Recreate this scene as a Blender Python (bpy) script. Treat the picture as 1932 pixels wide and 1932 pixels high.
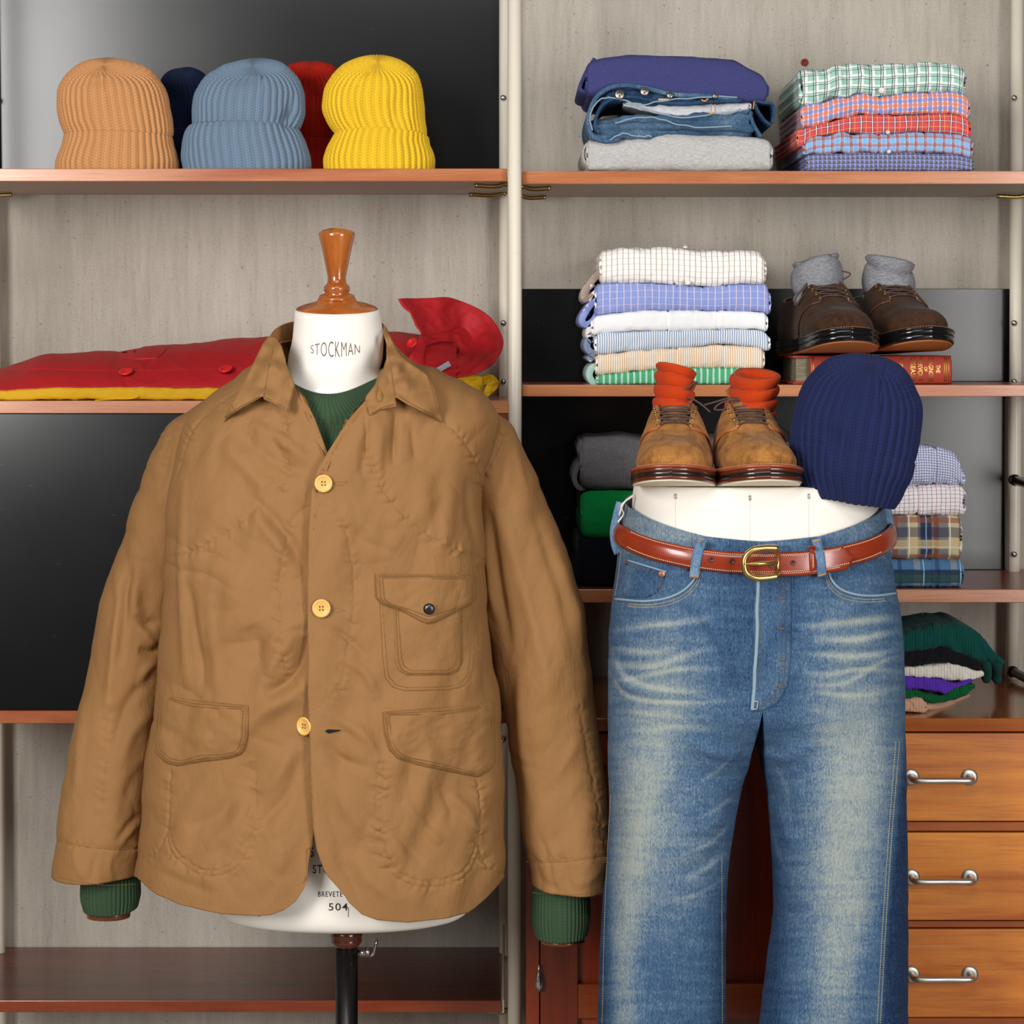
import bpy, bmesh, math, random
import numpy as np
from mathutils import Vector, Matrix
from mathutils.bvhtree import BVHTree
from mathutils.geometry import delaunay_2d_cdt

for o in list(bpy.data.objects):
    bpy.data.objects.remove(o)
SC = bpy.context.scene
COL = SC.collection

# ------------------------------------------------------------------ camera
F, CX, CY, ZC = 4450.0, 966.0, 650.0, 1.50      # focal length in pixels, principal point, eye height
cam = bpy.data.cameras.new('camera')
cam.sensor_width = 36.0
cam.lens = F / 1932.0 * 36.0
cam.shift_y = -(966.0 - CY) / 1932.0
cam_o = bpy.data.objects.new('camera', cam)
cam_o.location = (0, 0, ZC)
cam_o.rotation_euler = (math.pi / 2, 0, 0)
COL.objects.link(cam_o)
SC.camera = cam_o

# ------------------------------------------------------------------ world, studio softboxes, exposure
SC.view_settings.view_transform = 'Standard'
SC.view_settings.look = 'None'
SC.view_settings.gamma = 1.0
SC.view_settings.use_curve_mapping = False
SC.view_settings.exposure = 0.18
wd = bpy.data.worlds.new('studio')
SC.world = wd
wd.use_nodes = True
wd.node_tree.nodes['Background'].inputs[0].default_value = (0.92, 0.95, 1.0, 1)
wd.node_tree.nodes['Background'].inputs[1].default_value = 0.05

def softbox(name, loc, aim, sx, sy, power, col=(1, 1, 1)):
    l = bpy.data.lights.new(name, 'AREA')
    l.shape = 'RECTANGLE'
    l.size, l.size_y = sx, sy
    l.energy = power
    l.color = col
    o = bpy.data.objects.new(name, l)
    o.location = loc
    o.rotation_euler = (Vector(aim) - Vector(loc)).to_track_quat('-Z', 'Y').to_euler()
    COL.objects.link(o)
    return o

softbox('softbox_key', (-1.8, 0.35, 2.1), (-0.15, 3.4, 1.5), 0.95, 1.5, 84, (1.0, 0.985, 0.965))
softbox('softbox_fill', (1.85, 0.35, 1.5), (0.3, 3.4, 1.0), 0.85, 1.6, 54, (1.0, 0.985, 0.965))
softbox('top_fill', (0.0, 0.9, 3.1), (0.0, 3.4, 1.2), 1.6, 0.7, 20, (1.0, 0.99, 0.975))  # added overhead fill lamp, not one of the two studio softboxes

# ------------------------------------------------------------------ small maths helpers
def srgb(h):
    if isinstance(h, str):
        h = h.lstrip('#')
        c = [int(h[i:i + 2], 16) / 255 for i in (0, 2, 4)]
    else:
        c = h
    return tuple(x / 12.92 if x <= 0.04045 else ((x + 0.055) / 1.055) ** 2.4 for x in c) + (1.0,)

def W(px, py, d):
    return Vector(((px - CX) / F * d, d, ZC - (py - CY) / F * d))

def Wn(px, py, d):
    px, py, d = np.broadcast_arrays(np.asarray(px, float), np.asarray(py, float), np.asarray(d, float))
    return np.stack([(px - CX) / F * d, d, ZC - (py - CY) / F * d], -1)

def topx(P):
    return P[..., 0] / P[..., 1] * F + CX, (ZC - P[..., 2]) / P[..., 1] * F + CY

def pchip(xk, yk, xq):
    xk = np.asarray(xk, float); yk = np.asarray(yk, float); xq = np.asarray(xq, float)
    h = np.diff(xk); dl = np.diff(yk) / h
    m = np.zeros_like(yk)
    if len(xk) == 2:
        m[:] = dl[0]
    else:
        a, b = dl[:-1], dl[1:]
        w1 = 2 * h[1:] + h[:-1]; w2 = h[1:] + 2 * h[:-1]
        ok = a * b > 0
        mm = np.zeros_like(a)
        mm[ok] = (w1[ok] + w2[ok]) / (w1[ok] / a[ok] + w2[ok] / b[ok])
        m[1:-1] = mm; m[0] = dl[0]; m[-1] = dl[-1]
    i = np.clip(np.searchsorted(xk, xq) - 1, 0, len(xk) - 2)
    q = np.clip(xq, xk[0], xk[-1])
    t = (q - xk[i]) / h[i]
    t2, t3 = t * t, t * t * t
    return (2 * t3 - 3 * t2 + 1) * yk[i] + (t3 - 2 * t2 + t) * h[i] * m[i] + (-2 * t3 + 3 * t2) * yk[i + 1] + (t3 - t2) * h[i] * m[i + 1]

def crom(pts, n):
    """smooth curve through points (any dimension), n samples, roughly even"""
    p = np.asarray(pts, float)
    k = np.r_[0, np.cumsum(np.linalg.norm(np.diff(p, axis=0), axis=1) + 1e-9)]
    q = np.linspace(0, k[-1], n)
    if len(p) == 2:
        return p[0] + (p[1] - p[0]) * (q / k[-1])[:, None]
    m = np.zeros_like(p)
    m[1:-1] = ((p[2:] - p[1:-1]) / (k[2:] - k[1:-1])[:, None] + (p[1:-1] - p[:-2]) / (k[1:-1] - k[:-2])[:, None]) / 2
    m[0] = (p[1] - p[0]) / (k[1] - k[0]); m[-1] = (p[-1] - p[-2]) / (k[-1] - k[-2])
    i = np.clip(np.searchsorted(k, q) - 1, 0, len(k) - 2)
    h = (k[i + 1] - k[i])[:, None]; t = ((q - k[i])[:, None]) / h
    t2, t3 = t * t, t * t * t
    return (2 * t3 - 3 * t2 + 1) * p[i] + (t3 - 2 * t2 + t) * h * m[i] + (-2 * t3 + 3 * t2) * p[i + 1] + (t3 - t2) * h * m[i + 1]

def hsh(i, j, s):
    n = (i.astype(np.int64) * 374761393 + j.astype(np.int64) * 668265263 + s * 1442695041) & 0x7fffffff
    n = ((n ^ (n >> 13)) * 1274126177) & 0x7fffffff
    n = n ^ (n >> 16)
    return (n & 0xffff) / 32767.5 - 1.0

def vnoise(x, y, s=0):
    x, y = np.broadcast_arrays(np.asarray(x, float), np.asarray(y, float))
    i = np.floor(x); j = np.floor(y)
    u = x - i; v = y - j
    u = u * u * u * (u * (u * 6 - 15) + 10); v = v * v * v * (v * (v * 6 - 15) + 10)
    a, b = hsh(i, j, s), hsh(i + 1, j, s)
    c, d = hsh(i, j + 1, s), hsh(i + 1, j + 1, s)
    return (a * (1 - u) + b * u) * (1 - v) + (c * (1 - u) + d * u) * v

def fbm(x, y, s=0, o=3):
    r = 0; a = 1.0; t = 0
    for k in range(o):
        r = r + a * vnoise(np.asarray(x) * 2 ** k, np.asarray(y) * 2 ** k, s + k * 17); t += a; a *= 0.5
    return r / t

def sstep(a, b, x):
    t = np.clip((np.asarray(x, float) - a) / (b - a), 0, 1)
    return t * t * (3 - 2 * t)

def polydist(px, py, line):
    """distance to a polyline and arc length along it of the nearest point"""
    line = np.asarray(line, float)
    sh = np.shape(px); px = np.ravel(px); py = np.ravel(py)
    best = np.full(px.shape, 1e9); arc = np.zeros(px.shape); acc = 0.0; side = np.zeros(px.shape)
    for a, b in zip(line[:-1], line[1:]):
        e = b - a; L = math.hypot(*e) + 1e-9
        t = np.clip(((px - a[0]) * e[0] + (py - a[1]) * e[1]) / (L * L), 0, 1)
        dx, dy = px - a[0] - t * e[0], py - a[1] - t * e[1]
        d = np.hypot(dx, dy); m = d < best
        best[m] = d[m]; arc[m] = (acc + t * L)[m]; side[m] = np.sign(e[0] * dy - e[1] * dx)[m]
        acc += L
    return best.reshape(sh), arc.reshape(sh), acc, side.reshape(sh)

# ------------------------------------------------------------------ object helpers
WLOC = {}
def _attach(o, parent):
    o.parent = parent
    o.matrix_parent_inverse = Matrix.Translation(-WLOC[parent.name])

def tag(o, label=None, cat=None, group=None, kind=None):
    if label: o['label'] = label
    if cat: o['category'] = cat
    if group: o['group'] = group
    if kind: o['kind'] = kind
    return o

def thing(name, label, cat, loc, group=None, kind=None):
    o = bpy.data.objects.new(name, None)
    o.empty_display_size = 0.05
    o.location = loc
    COL.objects.link(o)
    WLOC[o.name] = Vector(loc)
    return tag(o, label, cat, group, kind)

def link(name, me, mat, parent=None, smooth=True, label=None, cat=None, group=None, kind=None):
    o = bpy.data.objects.new(name, me)
    if mat is not None and not me.materials:
        for m in (mat if isinstance(mat, (list, tuple)) else [mat]):
            me.materials.append(m)
    if smooth is not None:
        me.polygons.foreach_set('use_smooth', [bool(smooth)] * len(me.polygons))
    COL.objects.link(o)
    if parent is not None:
        WLOC[o.name] = Vector((0, 0, 0))
        _attach(o, parent)
    else:
        n = len(me.vertices); co = np.empty(n * 3); me.vertices.foreach_get('co', co); co = co.reshape(-1, 3)
        lo, hi = co.min(0), co.max(0)
        loc = Vector(((lo[0] + hi[0]) / 2, (lo[1] + hi[1]) / 2, lo[2]))
        me.transform(Matrix.Translation(-loc)); o.location = loc
        WLOC[o.name] = loc
    return tag(o, label, cat, group, kind)

def mesh(name, V, Fc, uv=None, attr=None):
    """V (n,3); Fc list of index tuples or (m,k) int array; uv per vertex; attr dict name->per vertex float"""
    me = bpy.data.meshes.new(name)
    V = np.asarray(V, float).reshape(-1, 3)
    if isinstance(Fc, np.ndarray):
        loops = Fc.ravel().astype(np.int32); k = Fc.shape[1]
        starts = np.arange(0, len(loops), k, dtype=np.int32); tot = np.full(len(Fc), k, np.int32)
    else:
        loops = np.array([i for f in Fc for i in f], np.int32)
        tot = np.array([len(f) for f in Fc], np.int32)
        starts = np.r_[0, np.cumsum(tot)[:-1]].astype(np.int32)
    me.vertices.add(len(V)); me.vertices.foreach_set('co', V.ravel())
    me.loops.add(len(loops)); me.loops.foreach_set('vertex_index', loops)
    me.polygons.add(len(tot)); me.polygons.foreach_set('loop_start', starts); me.polygons.foreach_set('loop_total', tot)
    if uv is not None:
        ul = me.uv_layers.new(name='UVMap')
        ul.data.foreach_set('uv', np.asarray(uv, float).reshape(-1, 2)[loops].ravel())
    for k2, a in (attr or {}).items():
        at = me.attributes.new(k2, 'FLOAT', 'POINT'); at.data.foreach_set('value', np.asarray(a, float).ravel())
    me.update(calc_edges=True); me.validate()
    return me

def quads(nr, nc, off=0, flip=False):
    i = np.arange(nr - 1)[:, None] * nc + np.arange(nc - 1)[None, :] + off
    q = np.stack([i, i + 1, i + nc + 1, i + nc], -1).reshape(-1, 4)
    return q[:, ::-1].copy() if flip else q

def gridnorm(P):
    du = np.gradient(P, axis=1); dv = np.gradient(P, axis=0)
    n = np.cross(dv, du); l = np.linalg.norm(n, axis=-1, keepdims=True)
    return n / np.maximum(l, 1e-12)

def gridmesh(name, P, uv=None, attr=None, cap0=False, cap1=False, flip=False):
    nr, nc = P.shape[:2]
    V = P.reshape(-1, 3); fs = quads(nr, nc, flip=flip)
    if not (cap0 or cap1):
        return mesh(name, V, fs, uv, attr)
    L = [tuple(f) for f in fs.tolist()]
    if cap0: L.append(tuple(range(nc - 1)) if flip else tuple(range(nc - 2, -1, -1)))
    b = (nr - 1) * nc
    if cap1: L.append(tuple(range(b + nc - 2, b - 1, -1)) if flip else tuple(range(b, b + nc - 1)))
    return mesh(name, V, L, uv, attr)

class MB:
    """collects shapes into one mesh"""
    def __init__(s): s.v = []; s.f = []; s.n = 0
    def add(s, V, Fc):
        V = np.asarray(V, float).reshape(-1, 3)
        s.v.append(V)
        for f in (Fc.tolist() if isinstance(Fc, np.ndarray) else Fc): s.f.append(tuple(int(i) + s.n for i in f))
        s.n += len(V); return s
    def box(s, x0, x1, y0, y1, z0, z1):
        V = [(x, y, z) for z in (z0, z1) for y in (y0, y1) for x in (x0, x1)]
        return s.add(V, [(0, 2, 3, 1), (4, 5, 7, 6), (0, 1, 5, 4), (2, 6, 7, 3), (0, 4, 6, 2), (1, 3, 7, 5)])
    def tube(s, pts, r, n=8, caps=True, flat=None):
        p = np.asarray(pts, float); m = len(p)
        rr = np.broadcast_to(np.asarray(r, float), (m,))
        t = np.gradient(p, axis=0); t /= np.maximum(np.linalg.norm(t, axis=1, keepdims=True), 1e-9)
        up = np.array([0, 0, 1.0]) if abs(t[0][2]) < 0.9 else np.array([0, 1.0, 0])
        V = []; u = np.cross(t[0], up); u /= np.linalg.norm(u)
        for i in range(m):
            u = u - t[i] * np.dot(u, t[i]); u /= np.linalg.norm(u) + 1e-12; w = np.cross(t[i], u)
            a = np.arange(n) / n * 2 * math.pi
            V.append(p[i] + rr[i] * (np.cos(a)[:, None] * u + np.sin(a)[:, None] * w * (flat or 1)))
        V = np.concatenate(V); fs = []
        for i in range(m - 1):
            for j in range(n):
                a, b = i * n + j, i * n + (j + 1) % n
                fs.append((a, b, b + n, a + n))
        if caps: fs.append(tuple(range(n - 1, -1, -1))); fs.append(tuple(range((m - 1) * n, m * n)))
        return s.add(V, fs)
    def lathe(s, prof, c, n=32, sx=1, sy=1, M=None):
        prof = np.asarray(prof, float); a = np.arange(n) / n * 2 * math.pi; V = []
        for r, z in prof: V.append(np.stack([r * np.cos(a) * sx, r * np.sin(a) * sy, np.full(n, z)], -1))
        V = np.concatenate(V)
        if M is not None: V = V @ np.array(M.to_3x3()).T
        V = V + np.asarray(c, float); fs = []
        for i in range(len(prof) - 1):
            for j in range(n):
                p, q = i * n + j, i * n + (j + 1) % n
                fs.append((p, q, q + n, p + n))
        fs.append(tuple(range(n - 1, -1, -1))); fs.append(tuple(range((len(prof) - 1) * n, len(prof) * n)))
        return s.add(V, fs)
    def mesh(s, name, bevel=0, seg=2):
        me = mesh(name, np.concatenate(s.v), s.f)
        if bevel:
            bm = bmesh.new(); bm.from_mesh(me)
            es = [e for e in bm.edges if e.is_manifold and e.calc_face_angle(0) > 0.6]
            bmesh.ops.bevel(bm, geom=es, offset=bevel, segments=seg, profile=0.5, affect='EDGES')
            bm.to_mesh(me); bm.free()
        return me

def bvh_of(me):
    n = len(me.vertices); co = np.empty(n * 3); me.vertices.foreach_get('co', co)
    return BVHTree.FromPolygons([tuple(v) for v in co.reshape(-1, 3).tolist()], [tuple(p.vertices) for p in me.polygons])

EYE = Vector((0, 0, ZC))
def hitter(bvhs, default):
    """depth along Y of the first surface seen at a pixel"""
    if not isinstance(bvhs, (list, tuple)): bvhs = [bvhs]
    last = [default]
    def f(px, py):
        dr = Vector(((px - CX) / F, 1.0, -(py - CY) / F)).normalized(); best = None
        for b in bvhs:
            h = b.ray_cast(EYE, dr)
            if h[0] is not None and (best is None or h[0].y < best): best = h[0].y
        if best is None: return last[0]
        last[0] = best
        return best
    return f

def idw(ctrl, p=2.5):
    c = np.asarray(ctrl, float)
    def f(px, py):
        w = 1.0 / (np.hypot(c[:, 0] - px, c[:, 1] - py) ** p + 1e-6)
        return float((w * c[:, 2]).sum() / w.sum())
    return f

def inpoly(pts, poly):
    x, y = pts[:, 0], pts[:, 1]; r = np.zeros(len(x), bool); n = len(poly); j = n - 1
    for i in range(n):
        xi, yi = poly[i]; xj, yj = poly[j]
        c = ((yi > y) != (yj > y)) & (x < (xj - xi) * (y - yi) / (yj - yi + 1e-12) + xi)
        r ^= c; j = i
    return r

def resample(line, step, closed=False):
    p = np.asarray(line, float)
    if closed: p = np.vstack([p, p[:1]])
    k = np.r_[0, np.cumsum(np.linalg.norm(np.diff(p, axis=0), axis=1))]
    n = max(2, int(round(k[-1] / step)) + 1); q = np.linspace(0, k[-1], n)
    r = np.stack([np.interp(q, k, p[:, i]) for i in range(p.shape[1])], -1)
    return r[:-1] if closed else r

def panel(name, outline, dfun, t, step=6, back=0.0006, bump=None, rim=0.35, uvs=1.0):
    """cloth panel cut to an outline, laid over a surface: front face, turned edge and back face"""
    o = resample(outline, step, True)
    lo, hi = o.min(0), o.max(0)
    gx, gy = np.meshgrid(np.arange(lo[0] + step * .5, hi[0], step), np.arange(lo[1] + step * .5, hi[1], step))
    g = np.stack([gx.ravel(), gy.ravel()], -1)
    g = g[inpoly(g, o)] if len(g) else g
    if len(g):
        dd, _, _, _ = polydist(g[:, 0], g[:, 1], np.vstack([o, o[:1]])); g = g[dd > step * 0.6]
    pts = np.vstack([o, g]); n = len(o)
    r = delaunay_2d_cdt([Vector(p) for p in pts.tolist()], [(i, (i + 1) % n) for i in range(n)], [], 1, 1e-4)
    v2 = np.array([tuple(v) for v in r[0]]); tris = r[2]
    dr, _, _, _ = polydist(v2[:, 0], v2[:, 1], np.vstack([o, o[:1]]))
    d = np.array([dfun(a, b) for a, b in v2])
    ed = sstep(0, step * 1.2, dr)
    lift = t * (rim + (1 - rim) * ed)
    if bump is not None: lift = lift + bump(v2[:, 0], v2[:, 1]) * ed
    A = Wn(v2[:, 0], v2[:, 1], d - lift); B = Wn(v2[:, 0], v2[:, 1], d + back); m = len(v2)
    fs = []; ec = {}
    for f in tris:
        a, b, c = v2[f[0]], v2[f[1]], v2[f[2]]
        if (b[0] - a[0]) * (c[1] - a[1]) - (b[1] - a[1]) * (c[0] - a[0]) > 0: f = f[::-1]
        fs.append(tuple(f)); fs.append(tuple(i + m for i in f[::-1]))
        for i in range(len(f)):
            e = (f[i], f[(i + 1) % len(f)]); ec[e] = 1
    for (a, b) in ec:
        if (b, a) not in ec: fs.append((b, a, a + m, b + m))
    V = np.vstack([A, B]); uv = np.stack([V[:, 0], V[:, 2]], -1) * uvs
    return mesh(name, V, fs, uv)

def dashes(mb, line, dfun, pitch=4.0, frac=0.62, r=0.0005, lift=0.0006):
    """a row of thread stitches along a line on a surface"""
    q = resample(line, pitch)
    for a, b in zip(q[:-1], q[1:]):
        e = a + (b - a) * frac
        d0, d1 = dfun(a[0], a[1]), dfun(e[0], e[1])
        if abs(d0 - d1) > 0.0022: continue
        P = np.array([W(a[0], a[1], d0 - lift), W(e[0], e[1], d1 - lift)])
        mb.tube(P, r, 4)

def line3(line, dfun, lift=0.0, step=4):
    q = resample(line, step)
    return np.array([W(a, b, dfun(a, b) - lift) for a, b in q])

class Loft:
    """rows: (py, left px, right px, depth of the widest plane, front half depth, back half depth, roundness)"""
    def __init__(s, rows):
        r = np.asarray(rows, float); s.r = r
        k = np.hypot(np.diff(r[:, 0]), np.diff(r[:, 2] - r[:, 1]) / 2); s.k = np.r_[0, np.cumsum(k)]; s.k /= s.k[-1]
    def c(s, i, t): return pchip(s.k, s.r[:, i], t)
    def t_of(s, py):
        q = np.linspace(0, 1, 600); return np.interp(py, s.c(0, q), q)
    def P(s, th, t, dpy=0.0):
        th, t = np.broadcast_arrays(th, t)
        py = s.c(0, t) + dpy; L, R, d, hf, hb, p = (s.c(i, t) for i in range(1, 7))
        st, ct = np.sin(th), np.cos(th)
        x = ((L + R) / 2 - CX) / F * d + (R - L) / 2 / F * d * np.sign(st) * np.abs(st) ** (2 / p)
        y = d - np.where(ct > 0, hf, hb) * np.sign(ct) * np.abs(ct) ** (2 / p)
        return np.stack([x, y, ZC - (py - CY) / F * d], -1)
    def th_of(s, px, t, front=True):
        L, R, p = s.c(1, t), s.c(2, t), s.c(6, t)
        u = np.clip((px - (L + R) / 2) / ((R - L) / 2), -1, 1)
        a = np.arcsin(np.sign(u) * np.abs(u) ** (p / 2))
        return a

def ring(n): return np.linspace(-math.pi, math.pi, n + 1)
# ------------------------------------------------------------------ procedural materials
MATS = {}
class NT:
    def __init__(s, name):
        s.m = bpy.data.materials.new(name); s.m.use_nodes = True
        s.t = s.m.node_tree; s.bs = s.t.nodes['Principled BSDF']
    def n(s, ty, **kw):
        nd = s.t.nodes.new(ty)
        for k, v in kw.items():
            if k.startswith('i_'):
                key = k[2:]; nd.inputs[int(key) if key.isdigit() else key].default_value = v
            else: setattr(nd, k, v)
        return nd
    def l(s, a, b): s.t.links.new(a, b)
    def put(s, sock, v):
        if hasattr(v, 'is_output') or isinstance(v, bpy.types.NodeSocket): s.l(v, sock)
        else: sock.default_value = v
    def math(s, op, a, b=None, c=None, clamp=False):
        nd = s.n('ShaderNodeMath', operation=op); nd.use_clamp = clamp
        s.put(nd.inputs[0], a)
        if b is not None: s.put(nd.inputs[1], b)
        if c is not None: s.put(nd.inputs[2], c)
        return nd.outputs[0]
    def mix(s, f, a, b, mode='MIX'):
        nd = s.n('ShaderNodeMix', data_type='RGBA', blend_type=mode)
        s.put(nd.inputs[0], f); s.put(nd.inputs[6], a); s.put(nd.inputs[7], b)
        return nd.outputs[2]
    def coord(s, kind='Object'): return s.n('ShaderNodeTexCoord').outputs[kind]
    def geo(s): return s.n('ShaderNodeNewGeometry').outputs['Position']
    def map(s, v, scale=(1, 1, 1), rot=(0, 0, 0), loc=(0, 0, 0)):
        nd = s.n('ShaderNodeMapping'); s.l(v, nd.inputs[0])
        nd.inputs['Scale'].default_value = scale; nd.inputs['Rotation'].default_value = rot; nd.inputs['Location'].default_value = loc
        return nd.outputs[0]
    def noise(s, v, sc, det=3, rough=0.55, dist=0.0):
        nd = s.n('ShaderNodeTexNoise'); s.l(v, nd.inputs['Vector'])
        nd.inputs['Scale'].default_value = sc; nd.inputs['Detail'].default_value = det
        nd.inputs['Roughness'].default_value = rough; nd.inputs['Distortion'].default_value = dist
        return nd.outputs[0]
    def ramp(s, f, stops):
        nd = s.n('ShaderNodeValToRGB'); s.l(f, nd.inputs[0]); e = nd.color_ramp.elements
        while len(e) < len(stops): e.new(0.5)
        for k, (p, c) in enumerate(stops): e[k].position = p; e[k].color = c
        return nd.outputs[0]
    def maprange(s, f, a, b, c, d):
        nd = s.n('ShaderNodeMapRange'); s.l(f, nd.inputs[0])
        for i, v in enumerate((a, b, c, d)): nd.inputs[i + 1].default_value = v
        return nd.outputs[0]
    def bump(s, h, strength=0.3, dist=0.001, normal=None):
        nd = s.n('ShaderNodeBump'); nd.inputs['Strength'].default_value = strength; nd.inputs['Distance'].default_value = dist
        s.l(h, nd.inputs['Height'])
        if normal is not None: s.l(normal, nd.inputs['Normal'])
        return nd.outputs[0]
    def out(s, col=None, rough=0.6, normal=None, metal=0.0, sheen=0.0, spec=0.5, coat=0.0):
        b = s.bs
        if col is not None: s.put(b.inputs['Base Color'], col)
        s.put(b.inputs['Roughness'], rough)
        if normal is not None: s.l(normal, b.inputs['Normal'])
        b.inputs['Metallic'].default_value = metal
        b.inputs['Specular IOR Level'].default_value = spec
        if sheen:
            b.inputs['Sheen Weight'].default_value = sheen; b.inputs['Sheen Roughness'].default_value = 0.5
        if coat: b.inputs['Coat Weight'].default_value = coat; b.inputs['Coat Roughness'].default_value = 0.12
        return s.m

def cached(fn):
    def g(*a, **k):
        key = (fn.__name__, repr(a), repr(sorted(k.items())))
        if key not in MATS: MATS[key] = fn(*a, **k)
        return MATS[key]
    return g

def dk(c, f): return tuple(x * f for x in c[:3]) + (1.0,)

@cached
def m_plain(name, hexc, rough=0.5, metal=0.0, spec=0.5, var=0.06, sc=60.0):
    t = NT(name); c = srgb(hexc)
    n = t.noise(t.geo(), sc, 3)
    col = t.mix(n, dk(c, 1 - var), dk(c, 1 + var))
    return t.out(col, rough, t.bump(n, 0.05, 0.001), metal, spec=spec)

@cached
def m_wood(name, a, b, rough=0.32, scale=1.0, axis='x', coat=0.0, figure=0.5, dark=None, bumpk=0.12):
    t = NT(name); P = t.geo()
    st = {'x': (2.2, 26, 26), 'z': (26, 26, 2.2)}[axis]
    g = t.noise(t.map(P, tuple(x * scale for x in st)), 1.0, 6, 0.62, 0.6)
    f = t.noise(t.map(P, tuple(x * scale * (0.28 if x < 5 else 0.22) for x in st)), 1.0, 3, 0.5, 1.2)
    pore = t.noise(t.map(P, tuple(x * scale * (7 if x < 5 else 22) for x in st)), 1.0, 2, 0.5)
    v = t.math('ADD', t.math('MULTIPLY', g, 1 - figure), t.math('MULTIPLY', f, figure))
    A, B = srgb(a), srgb(b)
    col = t.ramp(v, [(0.36, A), (0.64, B)])
    col = t.mix(t.maprange(pore, 0.55, 0.75, 0, 0.45), col, dk(A, 0.55))
    r = t.math('ADD', rough, t.math('MULTIPLY', t.math('SUBTRACT', pore, 0.5), 0.25))
    return t.out(col, r, t.bump(pore, bumpk, 0.0006), coat=coat)

@cached
def m_wall(name):
    t = NT(name); P = t.geo()
    st = t.noise(t.map(P, (34, 34, 2.2)), 1.0, 5, 0.6, 0.3)
    st2 = t.noise(t.map(P, (150, 150, 14)), 1.0, 3, 0.6)
    sp = t.noise(P, 330, 2, 0.6); bl = t.noise(P, 7, 3, 0.5)
    v = t.math('ADD', t.math('ADD', t.math('MULTIPLY', st, 0.3), t.math('MULTIPLY', st2, 0.3)), t.math('ADD', t.math('MULTIPLY', sp, 0.3), t.math('MULTIPLY', bl, 0.1)))
    col = t.ramp(v, [(0.34, srgb('9f968a')), (0.52, srgb('b4aca0')), (0.68, srgb('c1b9ad'))])
    col = t.mix(t.maprange(t.noise(P, 130, 1, 0.4), 0.70, 0.78, 0, 0.5), col, srgb('6d665e'))
    return t.out(col, 0.85, t.bump(v, 0.25, 0.0012), spec=0.25)

@cached
def m_black(name, rough=0.27, base='0b0b0c'):
    t = NT(name); P = t.geo()
    n = t.noise(P, 420, 2, 0.5); s = t.noise(t.map(P, (3, 3, 90)), 1.0, 4, 0.6); b = t.noise(P, 5, 3)
    col = t.mix(t.maprange(t.noise(t.map(P, (40, 40, 160), (0, 0.5, 0)), 1.0, 2), 0.73, 0.80, 0, 0.6), srgb(base), srgb('4a4a4c'))
    r = t.math('ADD', rough - 0.02, t.math('MULTIPLY', b, 0.05))
    return t.out(col, r, spec=0.5)

@cached
def m_metalpaint(name, hexc, rough=0.35):
    t = NT(name); n = t.noise(t.geo(), 90, 3)
    c = srgb(hexc)
    return t.out(t.mix(t.maprange(n, 0.6, 0.8, 0, 0.3), c, dk(c, 0.8)), rough, t.bump(n, 0.04, 0.001))

@cached
def m_metal(name, hexc, rough=0.3, stretch=None):
    t = NT(name); P = t.geo()
    n = t.noise(t.map(P, stretch or (200, 200, 200)), 1.0, 3)
    c = srgb(hexc)
    return t.out(t.mix(n, dk(c, 0.8), c), t.math('ADD', rough - 0.06, t.math('MULTIPLY', n, 0.12)), metal=1.0)

@cached
def m_knit(name, hexc, wale=1.0, v=0.0045, strength=0.55, fuzz=0.25, mel=0.0, mel2=None):
    """u counts wales (one V column per unit / wale), v is metres along the wale"""
    t = NT(name); uvn = t.n('ShaderNodeUVMap'); sx = t.n('ShaderNodeSeparateXYZ'); t.l(uvn.outputs[0], sx.inputs[0])
    u = t.math('MULTIPLY', sx.outputs[0], wale)
    fu = t.math('ABSOLUTE', t.math('SUBTRACT', t.math('FRACT', u), 0.5))
    ph = t.math('ADD', t.math('DIVIDE', sx.outputs[1], v), t.math('MULTIPLY', fu, 1.5))
    fr = t.math('ABSOLUTE', t.math('SUBTRACT', t.math('FRACT', ph), 0.5))
    st = t.math('MULTIPLY', fr, 2.0)
    col_v = t.math('SUBTRACT', 1.0, t.math('POWER', t.math('MULTIPLY', fu, 2.0), 3.0))
    h = t.math('ADD', t.math('MULTIPLY', st, 0.5), t.math('MULTIPLY', col_v, 0.6))
    nz = t.noise(t.geo(), 900, 2, 0.6)
    h2 = t.math('ADD', h, t.math('MULTIPLY', nz, fuzz))
    c = srgb(hexc)
    col = t.mix(t.maprange(h2, 0.2, 1.1, 0, 1), dk(c, 0.66), dk(c, 1.08))  # shade between the stitches put into the colour
    if mel: col = t.mix(t.math('MULTIPLY', t.maprange(t.noise(t.geo(), 700, 3, 0.7), 0.4, 0.6, 0, 1), mel), col, srgb(mel2))
    return t.out(col, 0.95, t.bump(h2, strength, 0.0018), sheen=0.06, spec=0.12)

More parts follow.
